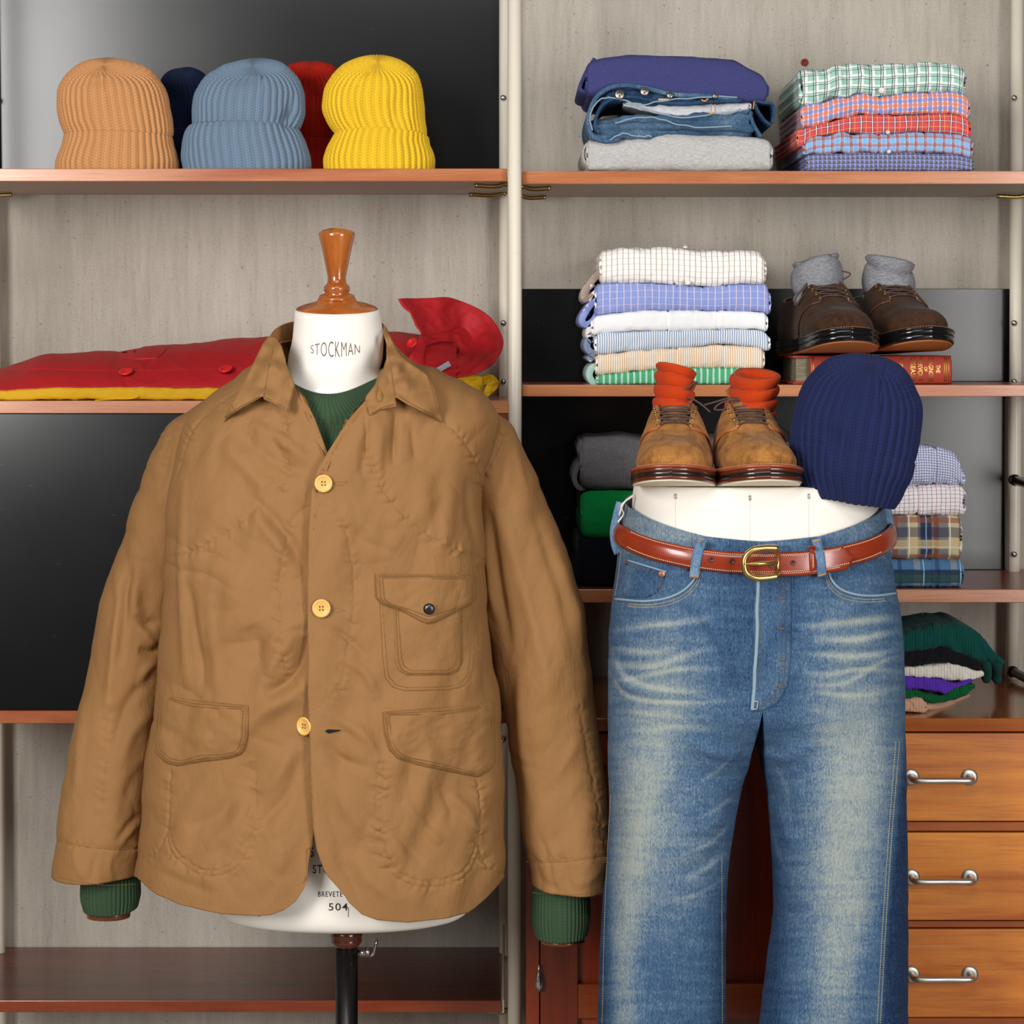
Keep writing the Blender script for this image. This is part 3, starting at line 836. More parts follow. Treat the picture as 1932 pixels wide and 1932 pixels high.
# ------------------------------------------------------------------ folded garments in stacks
def fold_mesh(name, x0, x1, top, bot, df, depth, nose=0.9, layers=3, creases=(), wr=0.0015, seed=1, step=2.4, skew=0.0, wl=26.0, zmin=None, endr=3.5, zmax=None, lend=None, rend=None, slump=0.0, field=None, sq=.58):
    top = np.asarray(top, float); bot = np.asarray(bot, float)
    nx = max(8, int((x1 - x0) / step)); px = np.linspace(x0, x1, nx)
    tp = pchip(top[:, 0], top[:, 1], px); bp = pchip(bot[:, 0], bot[:, 1], px) + 0.6
    ex = np.minimum(px - x0, x1 - px)
    rnd = np.sqrt(np.clip(1 - ((endr - np.clip(ex, 0, endr)) / endr) ** 2, 0, 1))
    mid = (tp + bp) / 2; half = (bp - tp) / 2 * (0.90 + 0.10 * rnd)
    zt = ZC - (mid - half - CY) / F * df; zb = ZC - (mid + half - CY) / F * df
    if zmin is not None: zb = np.maximum(zb, zmin)
    T = zt - zb; e = np.minimum(T * 0.5 * nose, 0.024)
    nb, nn = 10, 24
    ph = np.linspace(-math.pi / 2, math.pi / 2, nn)
    cph = np.clip(np.cos(ph), 0, 1) ** sq; sph = np.sign(ph) * np.abs(np.sin(ph)) ** (sq + .1)
    run = np.linspace(1, 0, nb + 1)[:-1] ** 1.5
    back = (1 - rnd) * 0.004
    Y0 = df + back[:, None]
    yb = Y0 + e[:, None] + (depth - e[:, None]) * run[None]
    zbq = zb[:, None] + 0 * run[None]
    yn = Y0 + e[:, None] * (1 - cph[None]); zn = (zt + zb)[:, None] / 2 + T[:, None] / 2 * sph[None]
    yt = yb[:, ::-1]; ztq = zt[:, None] - slump * (run[::-1] ** 2)[None]
    Y = np.concatenate([yb, yn, yt], 1); Z = np.concatenate([zbq, zn, ztq], 1)
    X = (px[:, None] - CX) / F * df + 0 * Y
    P = np.stack([X, Y, Z], -1)
    N = gridnorm(P)
    if N[nx // 2, nb + nn // 2, 1] > 0: N = -N
    arc = np.concatenate([np.zeros((nx, 1)), np.cumsum(np.linalg.norm(np.diff(P, axis=1), axis=-1), 1)], 1)
    arc0 = arc - arc[:, nb + nn // 2][:, None]
    gx = px[:, None] + 0 * arc
    disp = 1.35 * wr * fbm(gx / wl, arc0 * 60 + gx / 90, seed, 3) + wr * 0.5 * fbm(gx / (wl * 0.35), arc0 * 140, seed + 5, 2)
    for c, a, w in creases:
        cc = c + arc0 * 60 * 0.35
        disp = disp + 1.7 * a * np.exp(-((gx - cc) / w) ** 2)
        disp = disp + abs(a) * 0.8 * sstep(cc + 14, cc, gx) * sstep(cc - 1, cc + 2, gx)
    if field is not None: disp = disp + field(gx, arc0)
    wgt = np.ones(Y.shape[1]); wgt[:nb - 2] = 0.0; wgt[-(nb - 2):] = 0.35
    P = P + N * (disp * wgt[None])[..., None]
    if zmin is not None: P[..., 2] = np.maximum(P[..., 2], zmin)
    uv = np.stack([X + skew * arc0, arc0], -1)
    n = P.shape[1]; V = [P.reshape(-1, 3)]; U = [uv.reshape(-1, 2)]
    fs = quads(nx, n, flip=True).tolist(); off = nx * n
    K = 16; h = n // 2
    for end, sg in ((0, -1), (nx - 1, 1)):
        A = P[end, :h]; B = P[end, ::-1][:h]
        k = np.linspace(0, 1, K + 1)
        G = A[:, None] * (1 - k)[None, :, None] + B[:, None] * k[None, :, None]
        sc = np.abs(np.sin(layers * math.pi * k)) ** 0.5
        wv = 1 + 0.5 * fbm(np.arange(h)[:, None] * 0.35, k[None] * 4, seed + 9, 2)
        ed = np.sin(np.linspace(0.35, 1, h) * math.pi / 2)[:, None]
        G[..., 0] += sg * (0.0028 * sc[None] * wv)
        gu = np.stack([G[..., 1] * 1.0, G[..., 2]], -1)
        V.append(G.reshape(-1, 3)); U.append(gu.reshape(-1, 2))
        fs += (quads(h, K + 1, off, flip=(sg < 0))).tolist(); off += h * (K + 1)
    a = np.arange(nx - 1) * n
    fs += [(int(i), int(i + n), int(i + n + n - 1), int(i + n - 1)) for i in a]      # closed at the back
    return mesh(name, np.concatenate(V), [tuple(f) for f in fs], np.concatenate(U))

def shirt_button(parent, px, py, d, hexc='dcd8d0', r=0.0032, tilt=0.9):
    mb = MB(); c = W(px, py, d)
    mb.lathe([(0.0, 0.0016), (r * 0.55, 0.0014), (r * 0.7, 0.0022), (r * 0.95, 0.0022), (r, 0.0012), (r, 0.0)], c, 16, M=Matrix.Rotation(tilt, 4, 'X'))
    link('button', mb.mesh('button'), m_plain('button_' + hexc, hexc, 0.3, var=0.03), parent)

def folded(name, label, cat, group, mat, x0, x1, top, bot, df, depth, buttons=(), **k):
    t = thing(name, label, cat, W((x0 + x1) / 2, np.mean([b[1] for b in bot]), df + depth / 2), group)
    t.location.z = WLOC[t.name].z = WLOC[t.name].z
    link('cloth', fold_mesh('cloth', x0, x1, top, bot, df, depth, **k), mat, t)
    for b in buttons: shirt_button(t, *b)
    return t

flat = lambda y, a=1000, b=1932: [(a, y), (b, y)]
# ---- plaid shirts on the upper right shelf
M_GREEN = m_plaid('mint_plaid', '93c4b0', (('u', 17, 0, 5.5, 'eef3ee', .8), ('v', 15, 0, 5.0, 'eef3ee', .75), ('u', 17, 3.2, 1.2, '23202b', .95), ('u', 17, -.4, 1.2, '23202b', .95), ('v', 15, 2.8, 1.1, '2a2733', .8), ('v', 15, -.5, 1.1, '2a2733', .8)))
M_ORANGE = m_plaid('orange_blue_check', 'f0e6da', (('u', 15, 0, 5.6, '5a72c4', .85), ('u', 15, 7.5, 5.6, 'd9622b', .85), ('v', 13, 0, 4.8, '5a72c4', .6), ('v', 13, 6.5, 4.8, 'd9622b', .6)))
M_TARTAN = m_plaid('red_tartan', 'd4202c', (('u', 17, 0, 4.0, '2a1438', .85), ('v', 16, 0, 3.6, '2a1438', .6), ('u', 17, -1.2, 1.2, 'f3e7dc', .9), ('u', 17, 8.2, .8, 'e5b04a', .8), ('v', 16, -1.4, .9, 'f3d9d0', .7), ('v', 16, 7.4, .8, 'e5b04a', .7)))
M_SKYRED = m_plaid('sky_rust_check', '9fb9d6', (('u', 14, 0, 5.2, '74aee0', .9), ('u', 14, 6.6, 4.6, 'b4503a', .85), ('v', 12, 0, 4.6, '74aee0', .55), ('v', 12, 6, 4.2, 'b4503a', .55), ('u', 14, 5.6, .8, '2b2f4c', .7), ('v', 12, 5.2, .7, '2b2f4c', .7)))
M_NAVY = m_plaid('navy_mini_check', '3b3f66', (('u', 7, 0, 2.6, '8d93d2', .8), ('v', 6.5, 0, 2.4, '8d93d2', .55), ('u', 7, 4, 1.4, '1a1b2c', .8), ('v', 6.5, 4, 1.2, '1a1b2c', .7), ('u', 7, 3.3, .5, 'a59a6a', .6)))
zr = Z_R1 + 0.0004
b0 = [(1490, 321.5), (1850, 321.5)]
b1 = [(1515, 293), (1540, 290), (1660, 287), (1800, 290), (1826, 297), (1838, 302)]
b2 = [(1515, 276), (1528, 262), (1545, 256), (1600, 250), (1650, 253), (1720, 249), (1800, 252), (1835, 262)]
b3 = [(1505, 243), (1560, 231), (1605, 219), (1640, 214), (1700, 216), (1780, 212), (1820, 218), (1832, 226)]
b4 = [(1515, 199), (1560, 189), (1620, 178), (1655, 181), (1700, 175), (1790, 172), (1818, 177), (1830, 186)]
b5 = [(1512, 130), (1560, 129), (1572, 123), (1585, 119), (1620, 120), (1700, 119), (1760, 115), (1800, 120), (1815, 126), (1822, 137)]
G = 'folded check shirts on the upper right shelf'
def wavy(s, a, wl=30):
    return lambda gx, v: a * np.exp(-((gx - 1600) / 42.0) ** 2) * np.sin(gx / 9.0 + v * 70 + s) + a * 0.5 * np.exp(-((gx - 1560) / 40) ** 2) * np.sin(gx / 14.0 - v * 90 + s)
sh = dict(df=3.562, depth=0.285)
folded('folded_shirt', 'navy mini check shirt at the bottom of the plaid shirt stack', 'shirt', G, M_NAVY, 1524, 1836, b1, b0, creases=((1657, -.0012, 2), (1745, -.001, 2)), zmin=zr, seed=11, wr=.0009, **sh)
folded('folded_shirt', 'sky blue and rust check shirt just above the navy mini check one', 'shirt', G, M_SKYRED, 1519, 1833, b2, b1, buttons=((1677, 287, 3.559),), creases=((1659, -.0014, 2), (1745, -.001, 2)), seed=12, wr=.0016, field=wavy(0.5, .003), **sh)
folded('folded_shirt', 'red tartan shirt in the middle of the plaid shirt stack', 'shirt', G, M_TARTAN, 1506, 1831, b3, b2, buttons=((1675, 250.5, 3.556),), creases=((1600, -.0012, 3), (1745, -.001, 2)), seed=13, wr=.0013, **sh)
folded('folded_shirt', 'orange and blue check shirt second from the top of the plaid stack', 'shirt', G, M_ORANGE, 1515, 1828, b4, b3, creases=((1660, -.0014, 2), (1752, -.001, 2)), seed=14, wr=.0018, field=wavy(1.7, .0025), **sh)
folded('folded_shirt', 'mint green plaid shirt on top of the plaid shirt stack', 'shirt', G, M_GREEN, 1513, 1820, b5, b4, buttons=((1663, 171, 3.552, 'dcd8d0', .0048, 1.3),), creases=((1645, -.0016, 2.5), (1690, -.001, 2), (1730, -.001, 2)), seed=15, wr=.0022, field=wavy(2.6, .0035), **sh)

# ---- sweatshirts on the upper right shelf
zr = Z_R1 + 0.0004
g0 = flat(321.5)
g1 = [(1094, 270), (1110, 263), (1150, 262), (1180, 259), (1230, 252), (1300, 250), (1370, 253), (1420, 256), (1445, 260), (1457, 268)]
t = folded('folded_sweatshirt', 'heather grey sweatshirt rolled under the folded jeans', 'sweatshirt', None,
       m_cloth('heather_grey', 'a8a6a4', 0.95, 700, 0.25, 0.05, mel=0.6, mel2='d2d0cd'), 1110, 1455, g1, g0, 3.562, 0.27, zmin=zr, seed=21, wr=.0016, nose=1.0, wl=60, layers=2)
# the rolled sleeve end peeping out on the left: a spiral of cloth
sp = []; c0 = W(1111, 294, 3.585)
for k in range(60):
    a = k / 59 * 4.6 * math.pi + 2.2; r = 0.0025 + 0.0135 * k / 59
    sp.append((c0.x - r * math.cos(a) * 0.75, c0.z + r * math.sin(a) * 1.35))
def ribbon(path_xz, y0, y1, th, ny=4, yfun=None):
    """sheet of cloth following a path in the upright plane, running back from y0 to y1"""
    p = np.asarray(path_xz, float); n = len(p)
    tg = np.gradient(p, axis=0); tg /= np.linalg.norm(tg, axis=1, keepdims=True) + 1e-9
    nr = np.stack([-tg[:, 1], tg[:, 0]], -1)
    A = p + nr * th / 2; B = (p - nr * th / 2)[::-1]; loop = np.vstack([A, B]); m = len(loop)
    ys = np.linspace(y0, y1, ny); V = []
    for i, y in enumerate(ys):
        off = 0 if yfun is None else yfun(loop) * (1 - i / (ny - 1))
        V.append(np.stack([loop[:, 0], y + off + 0 * loop[:, 0], loop[:, 1]], -1))
    V = np.concatenate(V); fs = []
    for i in range(ny - 1):
        for j in range(m):
            a, b = i * m + j, i * m + (j + 1) % m
            fs.append((a, a + m, b + m, b))
    for j in range(n - 1):
        fs.append((j, j + 1, m - 2 - j, m - 1 - j))
    return V, fs
V, fs = ribbon(sp, 3.572, 3.80, 0.0036)
link('rolled_sleeve', MB().add(V, fs).mesh('rolled_sleeve'), m_cloth('heather_grey_dark', '97928e', 0.95, 700, 0.25, 0.05, mel=0.5, mel2='b9b5b0'), t)

def pxs(pts, d): return [((x - CX) / F * d, ZC - (y - CY) / F * d) for x, y in pts]

# ---- folded jeans between the two sweatshirts
DJ = m_denim('denim_folded', '1a3050', '44627f', '9aa8aa', attr=False, base_fade=0.36)
DJD = m_denim('denim_folded_dark', '13233f', '2c4868', '64809a', attr=False, base_fade=0.3)
LIN = m_cloth('denim_inside', 'b9b9bd', 0.95, 600, 0.3, 0.1, mel=0.6, mel2='d9d9dc')
PIP = m_cloth('seam_edge', '8ba1b0', 0.9, 900, 0.3, 0.1)
t = thing('folded_jeans', 'folded blue denim jeans with open button fly between the sweatshirts', 'jeans', W(1275, 262, 3.69))
jt = [(1112, 232), (1140, 226), (1180, 222), (1260, 220), (1340, 214), (1395, 205), (1418, 206)]
jb = [(1112, 262), (1150, 264), (1200, 258), (1260, 252), (1330, 251), (1418, 255)]
link('folded_legs', fold_mesh('folded_legs', 1118, 1417, jt, jb, 3.560, 0.25, nose=0.9, layers=3, wr=.0035, seed=31, wl=34,
     field=lambda gx, v: .004 * np.sin(v * 330 + gx / 45.0)), DJ, t)
# broad C shaped waistband that wraps the left side
cpath = crom(pxs([(1390, 187), (1330, 181), (1270, 178), (1215, 166), (1175, 161), (1145, 168), (1124, 185), (1113, 210), (1110, 235), (1118, 256), (1140, 266), (1170, 263)], 3.556), 70)
V, fs = ribbon(cpath, 3.553, 3.78, 0.0062)
wb = link('waistband', MB().add(V, fs).mesh('waistband', 0.0006, 1), DJ, t)
cp2 = crom(pxs([(1398, 190), (1340, 192), (1285, 196), (1238, 192), (1195, 183), (1158, 186), (1135, 200), (1124, 225), (1124, 243), (1132, 252)], 3.556), 60)
V, fs = ribbon(cp2, 3.552, 3.76, 0.005)
link('inner_waistband', MB().add(V, fs).mesh('inner_waistband', 0.0006, 1), DJD, t)
link('fly_panel', fold_mesh('fly_panel', 1136, 1345, [(1136, 182), (1150, 172), (1180, 166), (1230, 174), (1280, 183), (1345, 185)], [(1136, 196), (1180, 192), (1230, 197), (1280, 197), (1345, 194)], 3.561, .2, wr=.0022, seed=37), DJD, t)
lp = fold_mesh('lining', 1180, 1415, [(1180, 190), (1240, 196), (1300, 197), (1350, 196), (1415, 192)], [(1180, 200), (1240, 212), (1300, 220), (1350, 216), (1415, 205)], 3.566, 0.2, wr=.002, seed=33)
link('lining', lp, LIN, t)
pl = MB()
for pth in ([(1391, 184), (1355, 182), (1310, 185), (1265, 188), (1238, 193), (1205, 198), (1180, 197)], [(1148, 184), (1180, 190), (1215, 206), (1260, 218), (1300, 222), (1335, 216), (1375, 214), (1398, 206)],
            [(1118, 246), (1113, 225), (1118, 205), (1132, 188), (1150, 183)], [(1160, 232), (1200, 222), (1230, 222), (1270, 232), (1310, 240), (1380, 238)], [(1150, 264), (1175, 252), (1200, 257), (1230, 257)]):
    q = crom([W(a, b, 3.5515) for a, b in pth], 60); q[:, 2] += .0012 * np.sin(np.arange(60) * .55) * vnoise(np.arange(60) / 9.0, np.full(60, pth[0][0]), 3)
    pl.tube(q, 0.0012, 6)
link('seam_piping', pl.mesh('seam_piping'), PIP, t)
V, fs = ribbon(crom(pxs([(1422, 190), (1440, 193), (1458, 197), (1461, 212), (1457, 232)], 3.56), 24), 3.56, 3.70, 0.0035)
link('waist_end', MB().add(V, fs).mesh('waist_end', 0.0004, 1), DJD, t)
V, fs = ribbon(crom(pxs([(1423, 192), (1432, 212), (1444, 228), (1456, 236)], 3.566), 16), 3.565, 3.70, 0.004)
link('waist_flap', MB().add(V, fs).mesh('waist_flap', 0.0004, 1), DJD, t)
V, fs = ribbon(crom(pxs([(1415, 215), (1422, 235), (1436, 258)], 3.562), 12), 3.56, 3.70, 0.005)
link('waist_hem', MB().add(V, fs).mesh('waist_hem', 0.0004, 1), DJ, t)
for (x, y, r) in ((1169, 179, .0075), (1216, 173, .0068), (1264, 180, .005), (1349, 181, .004)):
    c = W(x, y, 3.5495); mb = MB()
    mb.lathe([(0.0, .0034), (r * .35, .0034), (r * .42, .0026), (r * .8, .003), (r, .002), (r * .95, 0), (r * .4, -.001), (r * .4, -.006)], c, 24, M=Matrix.Rotation(math.pi / 2 - 0.15, 4, 'X'))
    link('fly_button', mb.mesh('fly_button'), m_metal('aged_zinc', '9b948a', 0.42), t)
link('paper_tag', MB().box(*(lambda a, b: (a.x, b.x, a.y, a.y + .0008, b.z, a.z))(W(1242, 186, 3.5535), W(1262, 193, 3.5535))).mesh('paper_tag'), m_plain('tan_patch', 'c8a66a', 0.7), t, smooth=False)
st = MB()
for x in (1342, 1349): st.tube([W(x, 196, 3.5505), W(x, 210, 3.5505)], .0007, 5)
st.tube([W(1423, 191, 3.5555), W(1421, 206, 3.5555)], .0012, 5); st.tube(crom([W(1323, 188, 3.549), W(1330, 191, 3.549), (W(1336, 186, 3.549))], 8), .0014, 5)
st.tube(crom([W(1336, 212, 3.5485), W(1342, 215, 3.5485), W(1347, 213, 3.5485)], 8), .0012, 5)
link('stitching', st.mesh('stitching'), m_plain('orange_thread', 'c98a3c', 0.7), t)

# ---- indigo sweatshirt on top
folded('folded_sweatshirt', 'indigo blue sweatshirt lying on top of the folded jeans', 'sweatshirt', None, m_cloth('indigo_fleece', '3a3c6c', 0.95, 700, 0.2, 0.04, mel=0.25, mel2='4d4f86'), 1108, 1449,
       [(1100, 128), (1116, 114), (1130, 109), (1150, 106), (1190, 102), (1300, 104), (1380, 110), (1410, 124), (1440, 142), (1450, 158)],
       [(1100, 172), (1118, 182), (1140, 186), (1200, 178), (1300, 190), (1400, 194), (1440, 192), (1450, 180)], 3.566, 0.25, seed=41, wr=.0014, nose=1.0, wl=90, layers=2)
t = bpy.data.objects['folded_sweatshirt.001']
V, fs = ribbon(crom(pxs([(1122, 112), (1110, 130), (1100, 150), (1094, 170), (1104, 175), (1116, 178)], 3.60), 24), 3.585, 3.78, 0.006)
link('sleeve_fold', MB().add(V, fs).mesh('sleeve_fold', .001, 1), m_cloth('indigo_fleece', '3a3c6c', 0.95, 700, 0.2, 0.04, mel=0.25, mel2='4d4f86'), t)

# ---- striped and checked shirts on the middle right shelf
zr = Z_R2 + 0.0004
s0 = flat(727); s1 = [(1125, 709), (1200, 701), (1290, 694), (1370, 695), (1445, 698)]
s2 = [(1125, 669), (1200, 662), (1290, 655), (1370, 650), (1425, 654), (1443, 661)]
s3 = [(1120, 634), (1140, 628), (1200, 625), (1280, 623), (1340, 621), (1420, 620), (1440, 623), (1452, 633)]
s4 = [(1118, 603), (1130, 595), (1160, 591), (1250, 585), (1350, 586), (1440, 589), (1448, 594)]
s5 = [(1122, 536), (1200, 533), (1280, 537), (1340, 540), (1400, 535), (1445, 536), (1454, 552)]
s6 = [(1134, 474), (1150, 470), (1175, 466), (1260, 466), (1350, 472), (1400, 471), (1430, 474), (1445, 488)]
G = 'folded shirts on the middle right shelf'
sh = dict(df=3.556, depth=0.27)
GS = m_plaid('green_stripe', '2fa566', (('u', 9.2, 0, 2.9, 'bfe5dc', .9),))
TS_ = m_plaid('tan_stripe', 'f0e9dc', (('u', 3.4, 0, 1.5, 'd39a4e', .85),))
BS_ = m_plaid('blue_stripe', 'e6eaef', (('u', 3.5, 0, 1.6, '56749c', .85),))
BW = m_plaid('blue_windowpane', '7e90d0', (('u', 10.6, 0, .9, 'f3d9d6', .9), ('v', 10.2, 3, .7, 'd9bfc2', .75)))
BR = m_plaid('brown_windowpane', 'f3efe9', (('u', 8.4, 0, 1.1, '8a6548', .85), ('v', 8.4, 2, .7, '9f8266', .55)))
folded('folded_shirt', 'green shirt with white stripes at the bottom of its stack', 'shirt', G, GS, 1128, 1436, s1, s0, zmin=zr, seed=51, wr=.0012, layers=3, **sh)
folded('folded_shirt', 'tan and white striped shirt above the green striped shirt', 'shirt', G, TS_, 1127, 1440, s2, s1, creases=((1277, -.0014, 2), (1366, -.001, 2)), seed=52, wr=.0015, **sh)
folded('folded_shirt', 'navy and white striped shirt under the plain white shirt', 'shirt', G, BS_, 1125, 1450, s3, s2, creases=((1266, -.0014, 2), (1357, -.001, 2)), seed=53, wr=.0014, **sh)
folded('folded_shirt', 'plain white shirt in the middle of the striped shirt stack', 'shirt', G, m_cloth('white_oxford', 'eeeeee', .8, 900, .06, .12), 1119, 1446, s4, s3, creases=((1261, -.0014, 2), (1310, -.0006, 2), (1355, -.001, 2)), seed=54, wr=.0012, **sh)
folded('folded_shirt', 'periwinkle blue windowpane shirt above the plain white shirt', 'shirt', G, BW, 1126, 1452, s5, s4, creases=((1279, -.0016, 2), (1327, -.0008, 2), (1371, -.0014, 2)), seed=55, wr=.0014, **sh)
folded('folded_shirt', 'white shirt with brown windowpane check on top of its stack', 'shirt', G, BR, 1135, 1443, s6, s5, buttons=((1293, 467, 3.562, 'e6e2da', .0035, .35), (1297, 533.5, 3.552, 'e6e2da', .004, 1.2)), creases=((1275, -.0018, 2.5), (1366, -.001, 2)), seed=56, wr=.0018, layers=4, **sh)
# loose sleeve folds on the left of that stack
def sleeve_flap(tname, pts, mat, d0=3.60, d1=3.78, th=.010):
    V, fs = ribbon(crom(pxs(pts, d0), 22), d0 - .01, d1, th)
    link('sleeve_fold', MB().add(V, fs).mesh('sleeve_fold', .0008, 1), mat, bpy.data.objects[tname])
names = [o.name for o in bpy.data.objects if o.name.startswith('folded_shirt')]
sleeve_flap(names[-1], [(1134, 512), (1122, 525), (1110, 540), (1104, 556), (1106, 564), (1118, 558), (1132, 545)], BR)
sleeve_flap(names[-2], [(1130, 552), (1118, 570), (1104, 590), (1098, 606), (1104, 613), (1118, 606), (1126, 594)], BW)
sleeve_flap(names[-3], [(1124, 612), (1114, 618), (1112, 634), (1126, 640)], m_cloth('white_oxford', 'eeeeee', .8, 900, .06, .12))
sleeve_flap(names[-4], [(1122, 640), (1110, 642), (1108, 656), (1118, 670), (1110, 680)], BS_)
sleeve_flap(names[-6], [(1130, 690), (1117, 694), (1112, 708), (1120, 722), (1130, 724)], GS)

# ---- knitwear and shirts on the lower right shelf
zr = Z_R3 + 0.0004
G = 'folded sweaters on the lower right shelf'
k1 = flat(1018); k0 = flat(1111); k2 = flat(925)
def kn(nm, h, **k): return m_knit('flat_' + nm, h, wale=260, v=.0036, strength=.5, **k)
sh = dict(df=3.575, depth=0.26)
folded('folded_sweater', 'near black navy sweater at the bottom of the knitwear stack', 'sweater', G, kn('black', '10131c'), 1090, 1400, k1, k0, zmin=zr, seed=61, wr=.0016, nose=1.0, wl=60, layers=2, sq=.8, **sh)
folded('folded_sweater', 'bright green sweater between the grey and black sweaters', 'sweater', G, kn('green', '0f9a4c'), 1099, 1400, [(1099, 932), (1120, 927), (1250, 926), (1400, 926)], k1, seed=62, wr=.0014, nose=1.0, wl=60, layers=2, endr=12, sq=.8, **sh)
folded('folded_sweater', 'charcoal grey sweater on top of the knitwear stack', 'sweater', G, kn('grey', '6a686a', mel=.5, mel2='9a989a'), 1098, 1400, [(1095, 840), (1108, 829), (1140, 828), (1180, 825), (1230, 832), (1400, 830)], [(1095, 920), (1140, 925), (1400, 926)], seed=63, wr=.002, nose=1.0, wl=60, layers=2, endr=12, sq=.8, **sh)
sleeve_flap('folded_sweater.002', [(1100, 832), (1094, 850), (1102, 866), (1090, 880), (1084, 905), (1092, 920), (1106, 920)], kn('grey', '6a686a', mel=.5, mel2='9a989a'), 3.61, 3.80, .008)
G = 'folded shirts on the lower right shelf'
MICRO = m_plaid('micro_gingham', 'dfe1ee', (('u', 4.0, 0, 1.7, '5b6296', .75), ('v', 4.0, 0, 1.7, '5b6296', .75)))
TATT = m_plaid('tattersall', 'f0eaea', (('u', 14, 0, .9, 'b9414c', .85), ('u', 14, 7, .9, '34406e', .85), ('v', 12, 0, .8, 'b9414c', .75), ('v', 12, 6, .8, '34406e', .75)))
FLAN = m_plaid('flannel_navy_cream', '7f8083', (('u', 62, 0, 17, '1c2748', .85), ('u', 62, 20, 16, 'd8c496', .85), ('u', 62, 42, 8, '8a4a30', .8), ('v', 58, 4, 15, '1c2748', .6), ('v', 58, 22, 14, 'd9bd85', .6), ('v', 58, 40, 9, '93502f', .7),
     ('u', 62, 18, 1.6, 'e9ecf2', .9), ('u', 62, 54, 1.6, '9dbbe0', .9), ('v', 58, 20, 1.4, 'e9ecf2', .6)), brushed=1.0)
FLBL = m_plaid('flannel_blue_green', '4f7ba3', (('u', 56, 6, 10, '8f9aa0', .8), ('u', 56, 30, 6, '24325c', .6), ('v', 50, 4, 8, '223060', .85), ('v', 50, 17, 16, '24443a', .85), ('u', 56, 48, 1.6, 'a9cbe8', .9), ('v', 50, 0, 1.5, '1b2550', .8)), brushed=1.0)
f0 = flat(1111); f1 = flat(1056); f2 = [(1490, 978), (1640, 976), (1720, 971), (1800, 972), (1820, 976)]
f3 = [(1490, 925), (1700, 920), (1760, 916), (1810, 914), (1820, 918)]
f4 = [(1490, 850), (1700, 842), (1735, 840), (1770, 845), (1800, 855), (1812, 872), (1822, 888)]
sh = dict(df=3.572, depth=0.26)
folded('folded_shirt', 'blue and green plaid flannel shirt at the bottom beside the jeans', 'shirt', G, FLBL, 1500, 1816, f1, f0, zmin=zr, seed=71, wr=.0014, layers=2, creases=((1757, -.0012, 2), (1770, -.0012, 2)), **sh)
folded('folded_shirt', 'navy, cream and rust plaid flannel shirt beside the belt', 'shirt', G, FLAN, 1500, 1814, f2, f1, seed=72, wr=.0014, layers=2, creases=((1765, -.001, 2),), **sh)
folded('folded_shirt', 'white tattersall shirt with red and navy lines beside the navy beanie', 'shirt', G, TATT, 1500, 1818, f3, f2, seed=73, wr=.0018, layers=2, creases=((1732, -.0024, 3),), **sh)
folded('folded_shirt', 'pale blue micro gingham shirt on top of the flannel stack', 'shirt', G, MICRO, 1500, 1820, f4, f3, seed=74, wr=.0035, layers=2, creases=((1765, -.002, 4),), **sh)
# ------------------------------------------------------------------ tailor's dress form and the clothes on it
DM = 3.22
OFFW = m_cloth('form_canvas', 'ece6dc', 0.85, 800, 0.15, 0.0, var=0.03)
form = thing('dress_form', 'cream tailor dress form with a turned wooden neck knob wearing the brown jacket', 'dress form', (xpx(655, DM), DM, 0))
torso = Loft([(584, 557, 715, DM, .051, .051, 2.1), (605, 555, 719, DM, .052, .052, 2.1), (640, 552, 724, DM, .054, .054, 2.1), (675, 544, 722, DM, .058, .058, 2.1), (700, 541, 716, DM, .062, .062, 2.1),
              (725, 520, 745, DM, .072, .075, 2.2), (760, 440, 840, DM, .085, .09, 2.2), (800, 385, 890, DM, .10, .10, 2.3), (900, 372, 885, DM, .115, .11, 2.3), (1100, 385, 875, DM, .115, .11, 2.3), (1350, 395, 880, DM, .11, .11, 2.3),
              (1550, 398, 890, DM, .115, .115, 2.3), (1672, 402, 892, DM, .12, .12, 2.3), (1702, 408, 888, DM, .118, .118, 2.3), (1718, 416, 880, DM, .113, .113, 2.3), (1726, 436, 858, DM, .103, .103, 2.2), (1729, 480, 815, DM, .085, .085, 2.1), (1730, 600, 700, DM, .03, .03, 2.0)])
tt, hh = np.meshgrid(np.linspace(0, 1, 130), ring(120), indexing='ij')
torso_me = gridmesh('torso', torso.P(hh, tt, 13 * np.cos(hh) * sstep(.05, 0, tt)), cap0=True, cap1=True)
link('torso', torso_me, OFFW, form)
torso_bvh = bvh_of(torso_me); torso_d = hitter(torso_bvh, DM - .06)

# turned wooden cap and knob
KW = m_wood('turned_mahogany', '8a3f12', 'c0702c', 0.22, 1.6, axis='z', coat=0.6)
kx = xpx(635.5, DM)
def pr(rows): return [(r / F * DM, ZC - (y - CY) / F * DM) for y, r in rows]
mb = MB()
mb.lathe(pr([(430, 0.5), (431, 14), (434, 26), (439, 33.5), (443, 34.5), (447, 34), (470, 28), (500, 22), (522, 17.5), (533, 17.5), (538, 21), (541, 24.5), (548, 25), (551, 22.5), (557, 21.5), (560, 23), (562, 30), (566, 31.5), (569, 30)]), (kx, DM, 0), 48)
link('neck_knob', mb.mesh('neck_knob'), KW, form)
mb = MB()
rr = [(560, 26), (563, 33), (567, 34), (570, 36), (573, 37), (576, 42), (580, 58), (586, 74), (590, 78.5), (594, 78.5), (597, 74), (597.5, 10)]
n0 = 64; a = np.arange(n0) / n0 * 2 * math.pi; V = []
for y, r in rr:
    r_ = r / F * DM
    x = kx + r_ * np.sin(a); yv = DM - r_ * .72 * np.cos(a); z = ZC - (y - CY) / F * DM - 0.010 * np.cos(a) * (r / 78.5) ** 1.5 + 0.004
    V.append(np.stack([x, yv, z], -1))
